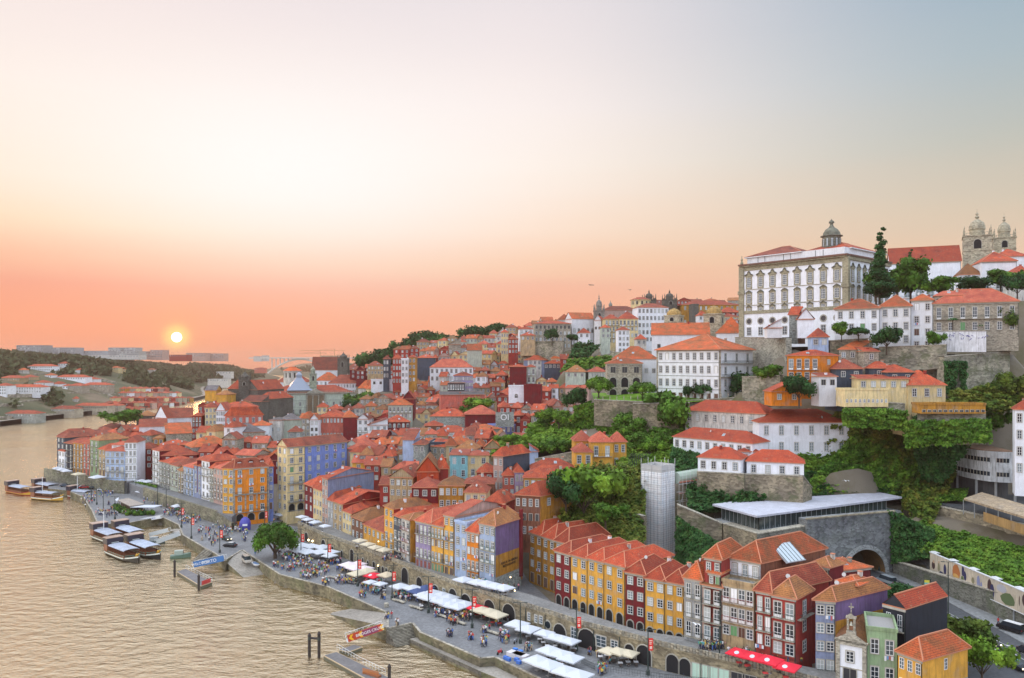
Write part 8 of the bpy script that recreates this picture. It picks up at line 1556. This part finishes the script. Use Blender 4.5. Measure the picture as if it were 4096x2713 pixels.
t=thing('poster_stand','lit advertising stand on the pavement with a yellow and green poster','advertising stand',(100.9,188,Zr+.14),-.3);m=MB();m.box(-.65,.65,-.1,.1,.3,2.7);m.box(.66,.9,-.15,.15,0,3.0);m.build('frame',[IRON],t);m=MB();m.box(-.55,.55,-.12,-.105,.45,2.0,0);m.box(-.55,.55,-.12,-.105,2.001,2.6,1);m.build('poster',[plain('poster_teal',(.2,.55,.45),.5),plain('poster_yellow',(.75,.65,.08),.5)],t)
t=thing('motorcycle','red motorbike parked near the market stalls','motorbike',tuple(PT(460+460/11.551,542.5+1290/11.551,3)),.9)
for k in(-.65,.65):m=MB();m.tube((k,-.06,.3),(k,.06,.3),.3,12);m.build('wheel',[MATS['tyre']],t)
m=MB();m.box(-.5,.45,-.12,.12,.35,.75);m.box(-.7,.0,-.13,.13,.75,.86);m.tube((.6,0,.35),(.4,0,1.0),.04,5);m.tube((.4,-.3,1.0),(.4,.3,1.0),.03,5);m.build('body',[plain('bike_red',(.5,.02,.03),.3)],t)
t=thing('motorcycle','dark motorbike parked beside the bare lamp post','motorbike',tuple(PT(460+640/11.551,542.5+1160/11.551,3)),1.2)
for k in(-.65,.65):m=MB();m.tube((k,-.06,.3),(k,.06,.3),.3,12);m.build('wheel',[MATS['tyre']],t)
m=MB();m.box(-.5,.45,-.12,.12,.35,.75);m.box(-.7,.0,-.13,.13,.75,.86);m.tube((.6,0,.35),(.4,0,1.0),.04,5);m.tube((.4,-.3,1.0),(.4,.3,1.0),.03,5);m.build('body',[plain('bike_grey',(.3,.32,.35),.3)],t)
crop(205,437.5)
t=thing('kiosk','round blue inflatable kiosk on the plaza','kiosk',tuple(PT(U(463),V(1062),3)),.3);m=MB();m.lathe([(1.9,0),(2.0,1.5),(1.9,2.6),(1.4,3.6),(.7,4.2),(.2,4.4)],n=12);m.build('body',[plain('kiosk_blue',(.06,.06,.35),.5)],t);m=MB();m.box(-.8,.8,-2.02,-1.98,1.6,2.3);m.build('sign',[WHITE],t)
t=thing('phone_box','small red booth left of the plaza arches','booth',tuple(PT(U(335),V(1000),3)));m=MB();m.box(-1.3,1.3,-.8,.8,0,3.2);m.build('body',[plain('booth_red',(.40,.02,.02),.5)],t);m=MB();m.box(-1.5,1.5,-1,1,3.2,3.4);m.build('roof',[plain('booth_red2',(.3,.02,.02),.5)],t)
crop(275,542.5);BEN=None
for i,(x,y,r_)in enumerate(((1430,690,-.7),(1630,765,-.7),(1920,860,-.7),(2120,935,-.7),(2500,1050,-.7),(690,420,-.5),(860,470,-.5))):
 p_=PT(U(x),V(y),3);t=thing('bench',f'{ORD[i]} long stone bench from the slipway end of the quay','bench',tuple(p_),r_,'stone benches on the quay');m=MB();m.box(-2.2,2.2,-.4,.4,.32,.5);m.build('seat',[STONE],t)
 for sx in(-1.6,1.4):m=MB();m.box(sx,sx+.25,-.3,.3,0,.319);m.build('leg',[STONE],t)
t=thing('stone_block','single stone cube on the open quay','stone block',tuple(PT(U(1288),V(745),3)),.3);m=MB();m.box(-.5,.5,-.5,.5,0,.9);m.box(-.42,.42,-.42,.42,.9,.96);m.build('block',[STONE],t)
crop(460,542.5)
for i,(x,y,c_)in enumerate(((530,1350,(.05,.15,.5)),(560,1365,(.05,.15,.5)),(655,1370,(.05,.15,.5)),(680,1400,(.05,.15,.5)),(640,1255,(.05,.2,.6)),(700,1280,(.05,.2,.6)),(1080,1290,(.4,.15,.06)),(1050,1270,(.4,.15,.06)),(960,1250,(.4,.17,.06)),(620,1310,(.6,.58,.6)),(720,1340,(.6,.58,.6)),(680,1325,(.62,.5,.45)),(1220,1360,(.5,.05,.04)),(820,1380,(.5,.25,.1)))):
 nm={(.05,.15,.5):'deep blue',(.05,.2,.6):'bright blue',(.4,.15,.06):'brown',(.4,.17,.06):'tan brown',(.6,.58,.6):'white cloth-covered',(.62,.5,.45):'pale pink cloth-covered',(.5,.05,.04):'red',(.5,.25,.1):'orange'}[c_];big='cloth' in nm
 t=thing('market_crate' if not big else 'market_table',f'{nm} {"stall table" if big else "crate"} beside the market parasols on the quay','crate' if not big else 'table',tuple(PT(U(x),V(y),3)),-.7,f'{nm} market goods');m=MB();s=.45 if not big else 1.2
 m.box(-s,s,-s*.7,s*.7,.0,.55 if not big else.75);m.build('body',[plain('goods_%d'%i,c_,.7)],t);m=MB();m.box(-s-.04,s+.04,-s*.7-.04,s*.7+.04,.551 if not big else.751,.62 if not big else.8);m.build('rim',[plain('goods_%d'%i,c_,.7)],t)
def railing(label,pts,z0,n,h=1.0,mat=IRON,name='railing'):
 t=thing(name,label,'railing',(0,0,0));m=MB()
 for a,b in zip(pts,pts[1:]):
  a,b=Vector((*a[:2],a[2]if len(a)>2 else z0)),Vector((*b[:2],b[2]if len(b)>2 else z0));m.tube(a+Vector((0,0,h)),b+Vector((0,0,h)),.035,4);m.tube(a+Vector((0,0,h*.5)),b+Vector((0,0,h*.5)),.025,4);barrun(m,a,b,n,h,.03)
 m.build('bars',[mat],t);return t
railing('dark iron railing along the split level of the right promenade',[P2(1400,1395,3),P2(1560,1470,3),P2(2368,1590,3),P2(2900,1640,3)],ZQ,26,1.1)
HUL=plain('hull_black',(.02,.022,.022),.35);HRED=plain('hull_red',(.28,.02,.02),.4);STRP=plain('hull_stripe',(.62,.66,.60),.4);YEL=plain('boat_yellow',(.48,.27,.02),.4);WOOD=plain('varnished_wood',(.22,.075,.035),.4);DECK=plain('boat_deck',(.20,.10,.06),.6);TEALP=plain('boat_teal',(.05,.35,.30),.4)
BROOF=plaster('boat_roof',(.42,.47,.58),.5)
def boat(label,x,y,rz,L=21,W=5.2,hull=HUL,stripe=STRP,roof=True,castle=True,name='river_boat',band=None,mast=False,cat='boat',group='wooden river boats'):
 t=thing(name,label,cat,(x,y,0),rz,group);K=14;m=MB();rings=[]
 for i in range(K+1):
  f_=i/K;px=-L/2+L*f_;w=W/2*min(1,(1-f_)*3.2+.02)**.75*min(1,f_*5+.62);sh=1.15+1.7*max(0,f_-.68)**1.4*3+.5*max(0,.15-f_)*4;kx=px+1.2*max(0,f_-.8)*5*.5
  rings.append([(px,-w*.55,-.4),(px,-w*.92,.35),(px,-w,sh-.4),(px,-w*1.02,sh),(px,w*1.02,sh),(px,w,sh-.4),(px,w*.92,.35),(px,w*.55,-.4)])
 for a,b in zip(rings,rings[1:]):
  for k,mi in((0,0),(1,2 if band else 0),(2,1)):m.face([a[k],b[k],b[k+1],a[k+1]],mi);m.face([a[7-k],a[6-k],b[6-k],b[7-k]],mi)
 m.face(rings[0],0);m.build('hull',[hull,stripe,band or hull],t)
 m=MB()
 for a,b in zip(rings,rings[1:]):m.face([(a[2][0],a[2][1],a[2][2]+.1),(b[2][0],b[2][1],b[2][2]+.1),(b[5][0],b[5][1],b[5][2]+.1),(a[5][0],a[5][1],a[5][2]+.1)])
 m.build('deck',[DECK],t)
 for s in(-1,1):
  m=MB();prev=None
  for i in range(3,K):a=rings[i][3]if s<0 else rings[i][4];p_=Vector((a[0],a[1]*.97,a[2]+.55));m.tube((a[0],a[1]*.97,a[2]),p_,.035,4);prev and m.tube(prev,p_,.04,4);prev=p_
  m.build('rail',[TEALP if band is None else WOOD],t)
 if roof:
  x0,x1,h=-L*.30,L*.26,3.3;m=MB();n=8
  for i in range(n):
   a,b=math.pi*i/n,math.pi*(i+1)/n;ya,yb=-math.cos(a)*W*.47,-math.cos(b)*W*.47;za,zb2=h+.45*math.sin(a),h+.45*math.sin(b);m.face([(x0,ya,za),(x1,ya,za),(x1,yb,zb2),(x0,yb,zb2)]);m.face([(x0,ya,za-.12),(x0,yb,zb2-.12),(x1,yb,zb2-.12),(x1,ya,za-.12)]);m.face([(x1,ya,za-.12),(x1,yb,zb2-.12),(x1,yb,zb2),(x1,ya,za)]);m.face([(x0,yb,zb2-.12),(x0,ya,za-.12),(x0,ya,za),(x0,yb,zb2)])
  m.face([(x0,-W*.47,h-.12),(x1,-W*.47,h-.12),(x1,-W*.47,h),(x0,-W*.47,h)]);m.face([(x1,W*.47,h-.12),(x0,W*.47,h-.12),(x0,W*.47,h),(x1,W*.47,h)]);m.build('canopy_roof',[BROOF],t)
  m=MB();[m.box(x0+(x1-x0)*i/9-.06,x0+(x1-x0)*i/9+.06,s*W*.44-.05,s*W*.44+.05,1.0,h-.1)for i in range(10)for s in(-1,1)];m.build('posts',[WOOD],t)
  m=MB();[m.box(x0+1+i*1.6,x0+1.5+i*1.6,-W*.36,W*.36,1.0,1.7)for i in range(6)];m.build('benches',[WOOD],t)
  m=MB();m.box(x0,x1,-W*.455,-W*.445,1.0,1.75);m.box(x0,x1,W*.445,W*.455,1.0,1.75);m.build('side_panels',[WOOD],t)
 if castle:
  m=MB();xs0,xs1=-L*.46,-L*.33;m.box(xs0,xs1,-W*.46,W*.46,1.2,4.6,0);m.build('wheelhouse',[WOOD],t);m=MB();m.box(xs1+.02,xs1+.12,-W*.48,W*.48,3.4,5.3,0);m.box(xs0-.5,xs1,-W*.48,-W*.46,3.4,5.3,0);m.box(xs0-.5,xs1,W*.46,W*.48,3.4,5.3,0);m.build('helm_screen',[plain('helm_dark',(.035,.03,.045),.3)],t)
  m=MB();m.box(xs0-.4,xs1+.2,-W*.5,W*.5,5.3,5.5);m.build('helm_roof',[plaster('helm_top',(.45,.32,.25),.3)],t)
  m=MB();m.box(xs1+.13,xs1+.15,-1.1,1.1,3.75,3.95);m.build('name_board',[STRP],t)
 m=MB();m.tube((L*.43,0,2.0),(L*.50,0,3.0),.22,7);m.tube((L*.40,0,1.7),(L*.43,0,2.6),.3,7);m.build('prow_ornament',[YEL],t)
 if mast:m=MB();m.tube((-L*.2,0,3),(-L*.2,0,10),.1,6);m.build('mast',[WHITE],t)
 return t
GA=math.atan2(-14.5,16.7)
boat('nearest wooden river boat with a red patch on its white canopy',-122.2,243.6,GA);boat('wooden river boat moored beside the nearest one, orange lifebuoy at the bow',-117.6,247.9,GA)
boat('wooden river boat with a tall white mast behind the front pair',-138.5,265.5,GA,mast=True);boat('wooden river boat tucked under the white banner gangway',-133.2,269.8,GA)
G2=math.atan2(-11.3,17.6)
boat('large red and yellow sailing barge, leftmost on the river',-229.8,361.5,G2,21,5.4,HRED,HRED,band=YEL,group='red river boats');boat('large red barge behind the leftmost one',-221.5,368.5,G2,21,5.4,HRED,STRP,group='red river boats')
boat('smaller yellow-striped tour boat off the far parking place',-207,345,-.35,18,4.6,HUL,STRP,band=YEL,mast=True,group='red river boats');boat('smaller red tour boat beside the yellow-striped one',-194,349,-.4,16,4.4,HRED,STRP,mast=True,group='red river boats')
def small_boat(label,x,y,rz,L,W,col,cab):
 t=thing('small_boat',label,'boat',(x,y,0),rz);K=8;m=MB();rings=[]
 for i in range(K+1):f_=i/K;px=-L/2+L*f_;w=W/2*min(1,(1-f_)*2.6+.03)**.7;rings.append([(px,-w*.6,-.3),(px,-w,.9+.5*f_*f_),(px,w,.9+.5*f_*f_),(px,w*.6,-.3)])
 for a,b in zip(rings,rings[1:]):m.face([a[0],b[0],b[1],a[1]]);m.face([a[3],a[2],b[2],b[3]]);m.face([a[1],b[1],b[2],a[2]])
 m.face(rings[0]);m.build('hull',[plain('boat_%s'%label.split()[0],col,.4)],t);m=MB();m.box(-L*.3,L*.12,-W*.35,W*.35,1.0,2.3);m.build('cabin',[plain('cabin_%s'%label.split()[0],cab,.4)],t);m=MB();m.box(L*.121,L*.14,-W*.3,W*.3,1.5,2.2);m.build('windscreen',[GL[0]],t)
small_boat('white motor boat moored by the far quay',-172,350,-.2,8,2.8,(.6,.62,.65),(.7,.7,.72));small_boat('blue striped tour raft moored by the far quay',-163,347,.3,11,3.4,(.08,.2,.5),(.1,.25,.6));small_boat('tall white cabin cruiser behind the red barges',-222,385,-.4,12,3.6,(.5,.55,.6),(.55,.6,.66));small_boat('green work boat right of the front river boats',-104.5,243.8,.35,6,2.6,(.12,.2,.16),(.3,.36,.32))
small_boat('low dark launch at the corner of the basin',-121,262.5,.2,6,2,(.05,.08,.08),(.3,.34,.36))
def gangway(label,p0,p1,w=1.6,hh=1.0,side=None,banner=None,text=None,tcol=WHITE,rail=True,chev=False):
 a,b=Vector(p0),Vector(p1);d=b-a;L=d.length;rz=math.atan2(d.y,d.x);ry=-math.asin(d.z/L);t=thing('gangway',label,'gangway',tuple(a),0);t.rotation_euler=(0,ry,rz)
 m=MB();m.box(0,L,0,w,-.12,0);m.build('deck',[plain('aluminium',(.48,.5,.5),.4)],t);m=MB()
 for y in(0,w):
  m.tube((0,y,hh),(L,y,hh),.05,5);m.tube((0,y,-.05),(L,y,-.05),.07,5);n=int(L/1.3);barrun(m,(0,y,0),(L,y,0),n,hh,.035)
  for i in range(n):m.tube((L*i/n,y,0),(L*(i+1)/n,y,hh),.025,4)
 m.build('railing',[plain('white_railing',(.72,.74,.74),.4)],t)
 if banner is not None:
  m=MB();m.box(L*.04,L*.97,-.12,-.08,-.1,hh+.1,0)
  bo=m.build('banner',[banner],t)
  if chev:
   m=MB();m.box(L*.42,L*.86,-.14,-.121,0,hh,0);m.build('sign_plate',[plain('sign_purple',(.25,.04,.10))],bo)
   for cx in(L*.08,L*.11,L*.33,L*.36,L*.90,L*.93):
    m=MB();[m.face([(cx,-.15,hh*.5),(cx+.45,-.15,hh*.5+s*hh*.45),(cx+.75,-.15,hh*.5+s*hh*.45),(cx+.3,-.15,hh*.5)][::s])for s in(1,-1)];m.build('chevron',[plain('chevron_yellow',(.9,.5,.02))],bo)
  if text:
   for s_,fx_,sz in text:
    tc=textmesh(s_,sz,.01,tcol);to=put('lettering',tc,bo,(L*fx_,-.16,hh*.5-sz*.33));to.rotation_euler=(math.pi/2,0,0)
 return t
def g0(x,y,z,cx,cy,s):return tuple(PT(cx+x/s,cy+y/s,z))
gangway('gangway with a long white sponsor banner above the back boats',g0(830,215,1.2,92.5,515,23.67),g0(1640,70,3.1,92.5,515,23.67),banner=WHITE,text=[('CRUZEIROS',.25,.8),('DOURO',.7,.8)],tcol=plain('text_blue',(.08,.12,.4)))
gangway('narrow white gangway to the back of the basin',g0(1340,505,.8,92.5,515,23.67),g0(1800,390,2.9,92.5,515,23.67),1.4,1.1,banner=plain('pale_panel',(.55,.58,.58)))
gangway('white gangway leading to the front river boats',g0(1500,690,.8,92.5,515,23.67),g0(2085,475,3.0,92.5,515,23.67),1.5,1.3,banner=MATS['pale_panel'])
gangway('blue welcome gangway beside the slipway',g0(310,235,1.0,170,550,13.52),g0(750,140,3.0,170,550,13.52),1.7,1.5,banner=plain('banner_blue',(.05,.17,.42)),text=[('WELCOME',.24,1.05),('PORTO',.52,1.3)])
gangway('white gangway with a red bridges cruise banner',g0(1110,700,1.1,300,612.5,23.68),g0(1985,400,3.1,300,612.5,23.68),1.8,1.35,banner=plain('banner_orange_red',(.50,.06,.02)),text=[('BRIDGES CRUISE',.64,.85)],chev=True)
def pontoon(label,pts,z=.9,rails=True,name='pontoon'):
 t=thing(name,label,'pontoon',(0,0,0));m=MB();m.prism([(p_[0],p_[1])for p_ in pts],-.5,z-.05,0);m.build('float',[plain('pontoon_side',(.10,.10,.07),.6)],t);c=[sum(p_[0]for p_ in pts)/len(pts),sum(p_[1]for p_ in pts)/len(pts)]
 m=MB();m.prism([(c[0]+(p_[0]-c[0])*.985,c[1]+(p_[1]-c[1])*.985)for p_ in pts],z-.045,z,0);m.build('deck',[plaster('pontoon_deck',(.17,.16,.16),.4)],t)
 m=MB()
 for a,b in zip(pts,pts[1:]+pts[:1]):m.tube((a[0],a[1],z-.1),(b[0],b[1],z-.1),.12,5)
 m.build('fender_edge',[plain('timber_edge',(.42,.32,.20),.7)],t);return t
def q2(x,y,z,cx,cy,s):r=PT(cx+x/s,cy+y/s,z);return(r.x,r.y)
pp=[q2(x,y,.9,170,550,13.52)for x,y in((92,290),(415,485),(570,430),(215,252))];po=pontoon('floating pontoon with a red sign below the blue gangway',pp)
m=MB();m.box(-1.6,1.6,-.05,.05,0,1.1);m.build('sign',[plain('sign_red',(.45,.04,.04))],po,((pp[1][0]+pp[2][0])/2,(pp[1][1]+pp[2][1])/2-.2,1.0),math.atan2(pp[2][1]-pp[1][1],pp[2][0]-pp[1][0]))
railing('white railing along the small pontoon',[pp[3],pp[2]],.9,9,1.1,MATS['white_railing'])
pk=[q2(x,y,.9,300,612.5,23.68)for x,y in((560,1010),(1700,1640),(2230,1600),(860,930))];pontoon('long floating pontoon at the foot of the red gangway',pk)
pontoon('short floating platform beside the red gangway',[q2(x,y,.7,300,612.5,23.68)for x,y in((930,880),(1150,930),(1480,810),(1270,760))],.7)
railing('white railing along the long pontoon',[q2(875,870,.9,300,612.5,23.68),q2(1420,1190,.9,300,612.5,23.68),q2(2020,1480,.9,300,612.5,23.68)],.9,8,1.15,MATS['white_railing'])
TB=plain('tarred_pile',(.03,.022,.02),.7)
def pile(label,u,v,h,r=.32,cap=True,z=0):
 p_=PT(u,v,z);t=thing('mooring_pile',label,'pile',(p_.x,p_.y,-2));m=MB();m.lathe([(r,0),(r,2+h),(r*1.15,2+h),(r*1.15,2.2+h),(.03,2.7+h)],n=8);m.build('post',[TB],t);return p_
a=pile('left tarred mooring pile in open water',300+222/23.68,612.5+1045/23.68,4.3);b=pile('right tarred mooring pile at the pontoon end',300+450/23.68,612.5+1060/23.68,4.8)
t=thing('mooring_beam','dark cross beam between the two tarred piles','beam',(0,0,0));m=MB();m.tube((a.x,a.y,3.9),(b.x,b.y,3.9),.25,8);m.build('beam',[TB],t);m=MB();m.tube((a.x,a.y,3.6),(a.x,a.y,4.2),.36,8);m.tube((b.x,b.y,3.6),(b.x,b.y,4.2),.36,8);m.build('clamp',[IRON],t)
pile('capped mooring pile left of the small pontoon',170+62/13.52,550+350/13.52,4);pile('capped mooring pile in front of the small pontoon',170+388/13.52,550+540/13.52,3.6);pile('mooring pile at the bottom end of the long pontoon',389.3,684,3.2)
bs=thing('stacked_barriers','stack of orange wooden barriers at the end of the long pontoon','barriers',(*q2(1700,1480,.9,300,612.5,23.68),.9),-.6);m=MB()
for i in range(22):m.box(-2+i*.18,-1.9+i*.18,-.5+.02*i,-.45+.02*i,0,1.1)
m.build('slats',[plain('barrier_orange',(.45,.16,.04),.7)],bs);m=MB();m.box(-2.1,2.1,-.44,.5,0,.35);m.build('base',[plain('barrier_brown',(.28,.10,.04),.7)],bs)
t=thing('aeroplane','tiny dark airliner in the sky above the skyline church','aeroplane',(xat(591.5,4200),4200,zat(285,4200)),.1);m=MB();m.tube((-14,0,0),(14,0,0),1.8,8);m.build('fuselage',[plain('plane_dark',(.10,.08,.08))],t)
for s in(-1,1):m=MB();m.face([(3,0,0),(-3,0,0),(-9,s*15,1.5),(-6,s*15,1.5)]);m.face([(3,0,-.3),(-6,s*15,1.3),(-9,s*15,1.3),(-3,0,-.3)]);m.build('wing',[MATS['plane_dark']],t)
m=MB();m.face([(-14,-.2,0),(-10,-.2,0),(-14,-.2,5.5),(-16,-.2,5.5)]);m.face([(-14,.2,0),(-16,.2,5.5),(-14,.2,5.5),(-10,.2,0)]);m.build('tail',[MATS['plane_dark']],t)
def gull(label,u,v,Y,s=1.0,mat=WHITE):
 p_=PQ(u,v,Y);t=put('gull',None,None,tuple(p_))if 0 else None;m=MB();m.lathe([(.01,-.3),(.07,-.15),(.09,0),(.07,.15),(.01,.3)],n=6)
 m.v=[(z*1.0,x,y)for x,y,z in m.v]
 for k in(-1,1):m.face([(.12,0,.03),(-.1,0,.03),(-.12,k*.3,.16),(.06,k*.32,.16)]);m.face([(.06,k*.32,.16),(-.12,k*.3,.16),(-.16,k*.68,.05),(-.08,k*.7,.05)])
 o=m.build('gull',[mat],None,tuple(p_),.8);o.scale=(s,s,s);tag(o,label,'bird');return o
gull('white gull flying before the dark arch of the yellow houses',696,624.5,140,1.6);gull('white gull over the ivy slope',846,481,190,1.3);gull('small dark bird in the sky left of the twin domes',630,290,500,3,plain('plane_dark',(.10,.08,.08)))
LIT=plain('lit_bulb',(1,.72,.35),.4,0,6)
def bulb(label,u,v,Y,r=.16):
 p_=PQ(u,v,Y);t=thing('wall_lamp',label,'lamp',tuple(p_));m=MB();m.lathe([(r*.4,-r),(r,-r*.3),(r,r*.3),(r*.4,r)],n=8);m.build('bulb',[LIT],t);m=MB();m.tube((0,0,r),(0,1.0,r+.1),.03,4);m.build('bracket',[IRON],t)
bulb('lit floodlight on the ochre blank wall',510.5,577.2,182);bulb('lit lamp at the corner of the white walkway parasols',506.8,587.5,180);bulb('second lit lamp at the end of the walkway terrace',514.8,590.5,178);bulb('warm wall lamp on the low ochre house',378.5,541.4,222);bulb('glowing heater left above the big marquee',308.5,540,247,.3);bulb('glowing heater right above the big marquee',312.5,541,246,.3);bulb('green-white lamp in the arcade below the restaurant windows',378,565.5,215,.2);bulb('warm lamp at the far ochre house',80,469.5,372,.3)
cam=bpy.data.cameras.new('camera');co_=bpy.data.objects.new('camera',cam);COL.objects.link(co_);scn.camera=co_
co_.location=(0,0,CZ);co_.rotation_euler=(math.pi/2,0,0);cam.sensor_width=36;cam.lens=36*F/1024;cam.shift_y=(VH-339)/1024;cam.clip_end=20000;cam.clip_start=1
SAZ,SEL=math.radians(-23.45),math.radians(1.62)
sd=Vector((math.sin(SAZ)*math.cos(SEL),math.cos(SAZ)*math.cos(SEL),math.sin(SEL)))
w=bpy.data.worlds.new('World');scn.world=w;w.use_nodes=True;nt=w.node_tree;bg=nt.nodes['Background'];L=nt.links
tc=nt.nodes.new('ShaderNodeTexCoord');D=tc.outputs['Generated']
sx=nt.nodes.new('ShaderNodeSeparateXYZ');L.new(D,sx.inputs[0])
def MA(op,a,b=None,c=None):
 n=nt.nodes.new('ShaderNodeMath');n.operation=op
 for i,s in enumerate((a,b,c)):
  if s is None:continue
  if isinstance(s,(int,float)):n.inputs[i].default_value=s
  else:L.new(s,n.inputs[i])
 return n.outputs[0]
def MR(v,a,b,c=0,d=1,sm=True):
 n=nt.nodes.new('ShaderNodeMapRange');n.interpolation_type='SMOOTHSTEP' if sm else 'LINEAR';L.new(v,n.inputs[0]);n.inputs[1].default_value=a;n.inputs[2].default_value=b;n.inputs[3].default_value=c;n.inputs[4].default_value=d;return n.outputs[0]
el=MA('ARCSINE',sx.outputs[2]);az=MA('ARCTAN2',sx.outputs[0],sx.outputs[1])
mp=nt.nodes.new('ShaderNodeMapping');mp.inputs['Scale'].default_value=(1.2,1.2,16);L.new(D,mp.inputs[0]);ns=nt.nodes.new('ShaderNodeTexNoise');ns.inputs['Scale'].default_value=1.6;ns.inputs['Detail'].default_value=4;L.new(mp.outputs[0],ns.inputs['Vector'])
el2=MA('ADD',el,MA('MULTIPLY',MA('SUBTRACT',ns.outputs[0],.5),.03))
def lin(c):return tuple(((x/255)/12.92 if x/255<=.04045 else((x/255+.055)/1.055)**2.4)for x in c)
E=lambda deg:.5+deg/90*.5
SKY=dict(L=[(-10,(120,80,60)),(0,(248,163,126)),(2.5,(249,167,131)),(5,(241,163,137)),(6.6,(246,186,152)),(9,(253,219,182)),(12,(253,232,209)),(17,(252,238,228)),(26,(240,226,228)),(40,(215,210,222))],M=[(-10,(120,85,65)),(0,(249,168,132)),(3,(250,178,144)),(5.5,(245,183,156)),(7,(248,201,168)),(10,(252,223,200)),(14,(253,238,226)),(18,(250,238,234)),(26,(232,224,228)),(40,(205,210,225))],R=[(-10,(110,100,90)),(0,(250,192,158)),(4,(242,200,170)),(7,(230,202,176)),(10,(214,200,180)),(14,(192,194,186)),(19,(172,188,196)),(26,(148,174,196)),(40,(130,165,200))])
RN={}
for k,st_ in SKY.items():
 r=nt.nodes.new('ShaderNodeValToRGB');e=r.color_ramp.elements
 while len(e)<len(st_):e.new(.5)
 for q_,(d_,c_)in zip(e,st_):q_.position=E(d_);q_.color=(*lin(c_),1)
 L.new(MR(el2,-math.pi/2,math.pi/2,0,1,False),r.inputs[0]);RN[k]=r.outputs[0]
def MX(a,b,f,mode='MIX'):
 n=nt.nodes.new('ShaderNodeMixRGB');n.blend_type=mode
 for i,s in((0,f),(1,a),(2,b)):
  if isinstance(s,(int,float)):n.inputs[i].default_value=s
  elif isinstance(s,tuple):n.inputs[i].default_value=(*s,1)
  else:L.new(s,n.inputs[i])
 return n.outputs[0]
aaz=MR(az,math.radians(-33),math.radians(-4));c1=MX(RN['L'],RN['M'],aaz);c2=MX(c1,RN['R'],MR(az,math.radians(-2),math.radians(36)))
def glow(azd,eld,ra,re):
 da=MA('DIVIDE',MA('SUBTRACT',az,math.radians(azd)),math.radians(ra));de=MA('DIVIDE',MA('SUBTRACT',el,math.radians(eld)),math.radians(re));return MA('POWER',2.718,MA('MULTIPLY',MA('ADD',MA('MULTIPLY',da,da),MA('MULTIPLY',de,de)),-1.0))
c3=MX(c2,(1.0,.985,.975),MA('MULTIPLY',glow(-16,13.5,17,6.5),.9))
bk_=MR(az,math.radians(50),math.radians(110));bk2=MR(az,math.radians(-85),math.radians(-45),1,0);back=MA('MAXIMUM',bk_,bk2);up=MR(el,math.radians(28),math.radians(62))
UP=AMB=1.0
c4=MX(c3,UPC,up);c5=MX(c4,MX(BKC,LFC,MR(az,math.radians(-130),math.radians(-85)))if 0 else MX(BKC,LFC,MA('MULTIPLY',MR(az,math.radians(-150),math.radians(-110)),MR(az,math.radians(-20),math.radians(20),1,0))),MA('MULTIPLY',back,MR(el,math.radians(-2),math.radians(12))))
vd=nt.nodes.new('ShaderNodeVectorMath');vd.operation='DOT_PRODUCT';L.new(D,vd.inputs[0]);vd.inputs[1].default_value=sd;ang=MA('ARCCOSINE',MA('MINIMUM',vd.outputs['Value'],.9999999))
disc=MR(ang,math.radians(.30),math.radians(.35),1,0);halo=MR(ang,math.radians(.35),math.radians(1.5),1,0);halo2=MR(ang,0,math.radians(5),1,0)
c6=MX(c5,(1.0,.50,.22),MA('MULTIPLY',MA('POWER',halo2,2.0),.32));c6=MX(c6,(1.1,.82,.30),MA('MULTIPLY',MA('POWER',halo,2.0),.9));c7=MX(c6,(5,4.2,3),disc)
sk=nt.nodes.new('ShaderNodeTexSky');sk.sky_type='NISHITA';sk.sun_disc=False;sk.sun_elevation=SEL;sk.sun_rotation=SAZ;sk.air_density=1.5;sk.dust_density=3
sk2=MX((0,0,0),sk.outputs[0],.01);c8=MX(c7,sk2,1.0,'ADD');L.new(c8,bg.inputs[0]);bg.inputs[1].default_value=1.0
sun=bpy.data.lights.new('sun','SUN');so=bpy.data.objects.new('sun',sun);COL.objects.link(so);sun.energy=SUNE;sun.angle=math.radians(9);sun.color=(1,.55,.28);so.rotation_euler=(-sd).to_track_quat('-Z','Y').to_euler()
so.location=(-100,200,200)
if HAZE:
 m=bpy.data.materials.new('haze_air');m.use_nodes=True;n2=m.node_tree;n2.nodes.clear();o_=n2.nodes.new('ShaderNodeOutputMaterial');pv_=n2.nodes.new('ShaderNodeVolumePrincipled');pv_.inputs['Color'].default_value=(.95,.66,.52,1);pv_.inputs['Density'].default_value=HAZE;pv_.inputs['Anisotropy'].default_value=.4;n2.links.new(pv_.outputs[0],o_.inputs['Volume'])
 hz=MB();hz.box(-4300,2700,-60,5700,-15,125);tag(hz.build('haze',[m]),'thin warm haze filling the river valley','haze',kind='stuff')
vs=scn.view_settings;vs.view_transform='Standard';vs.look='None';vs.exposure=0;vs.gamma=1;vs.use_curve_mapping=False
scn.cycles.use_denoising=True;scn.cycles.max_bounces=5;scn.cycles.diffuse_bounces=3;scn.cycles.glossy_bounces=3;scn.cycles.transmission_bounces=2;scn.cycles.volume_bounces=0;scn.cycles.use_adaptive_sampling=True;scn.cycles.adaptive_threshold=.02
print('objects',len(bpy.data.objects),'people',NPEOPLE,'buildings',len(BL))
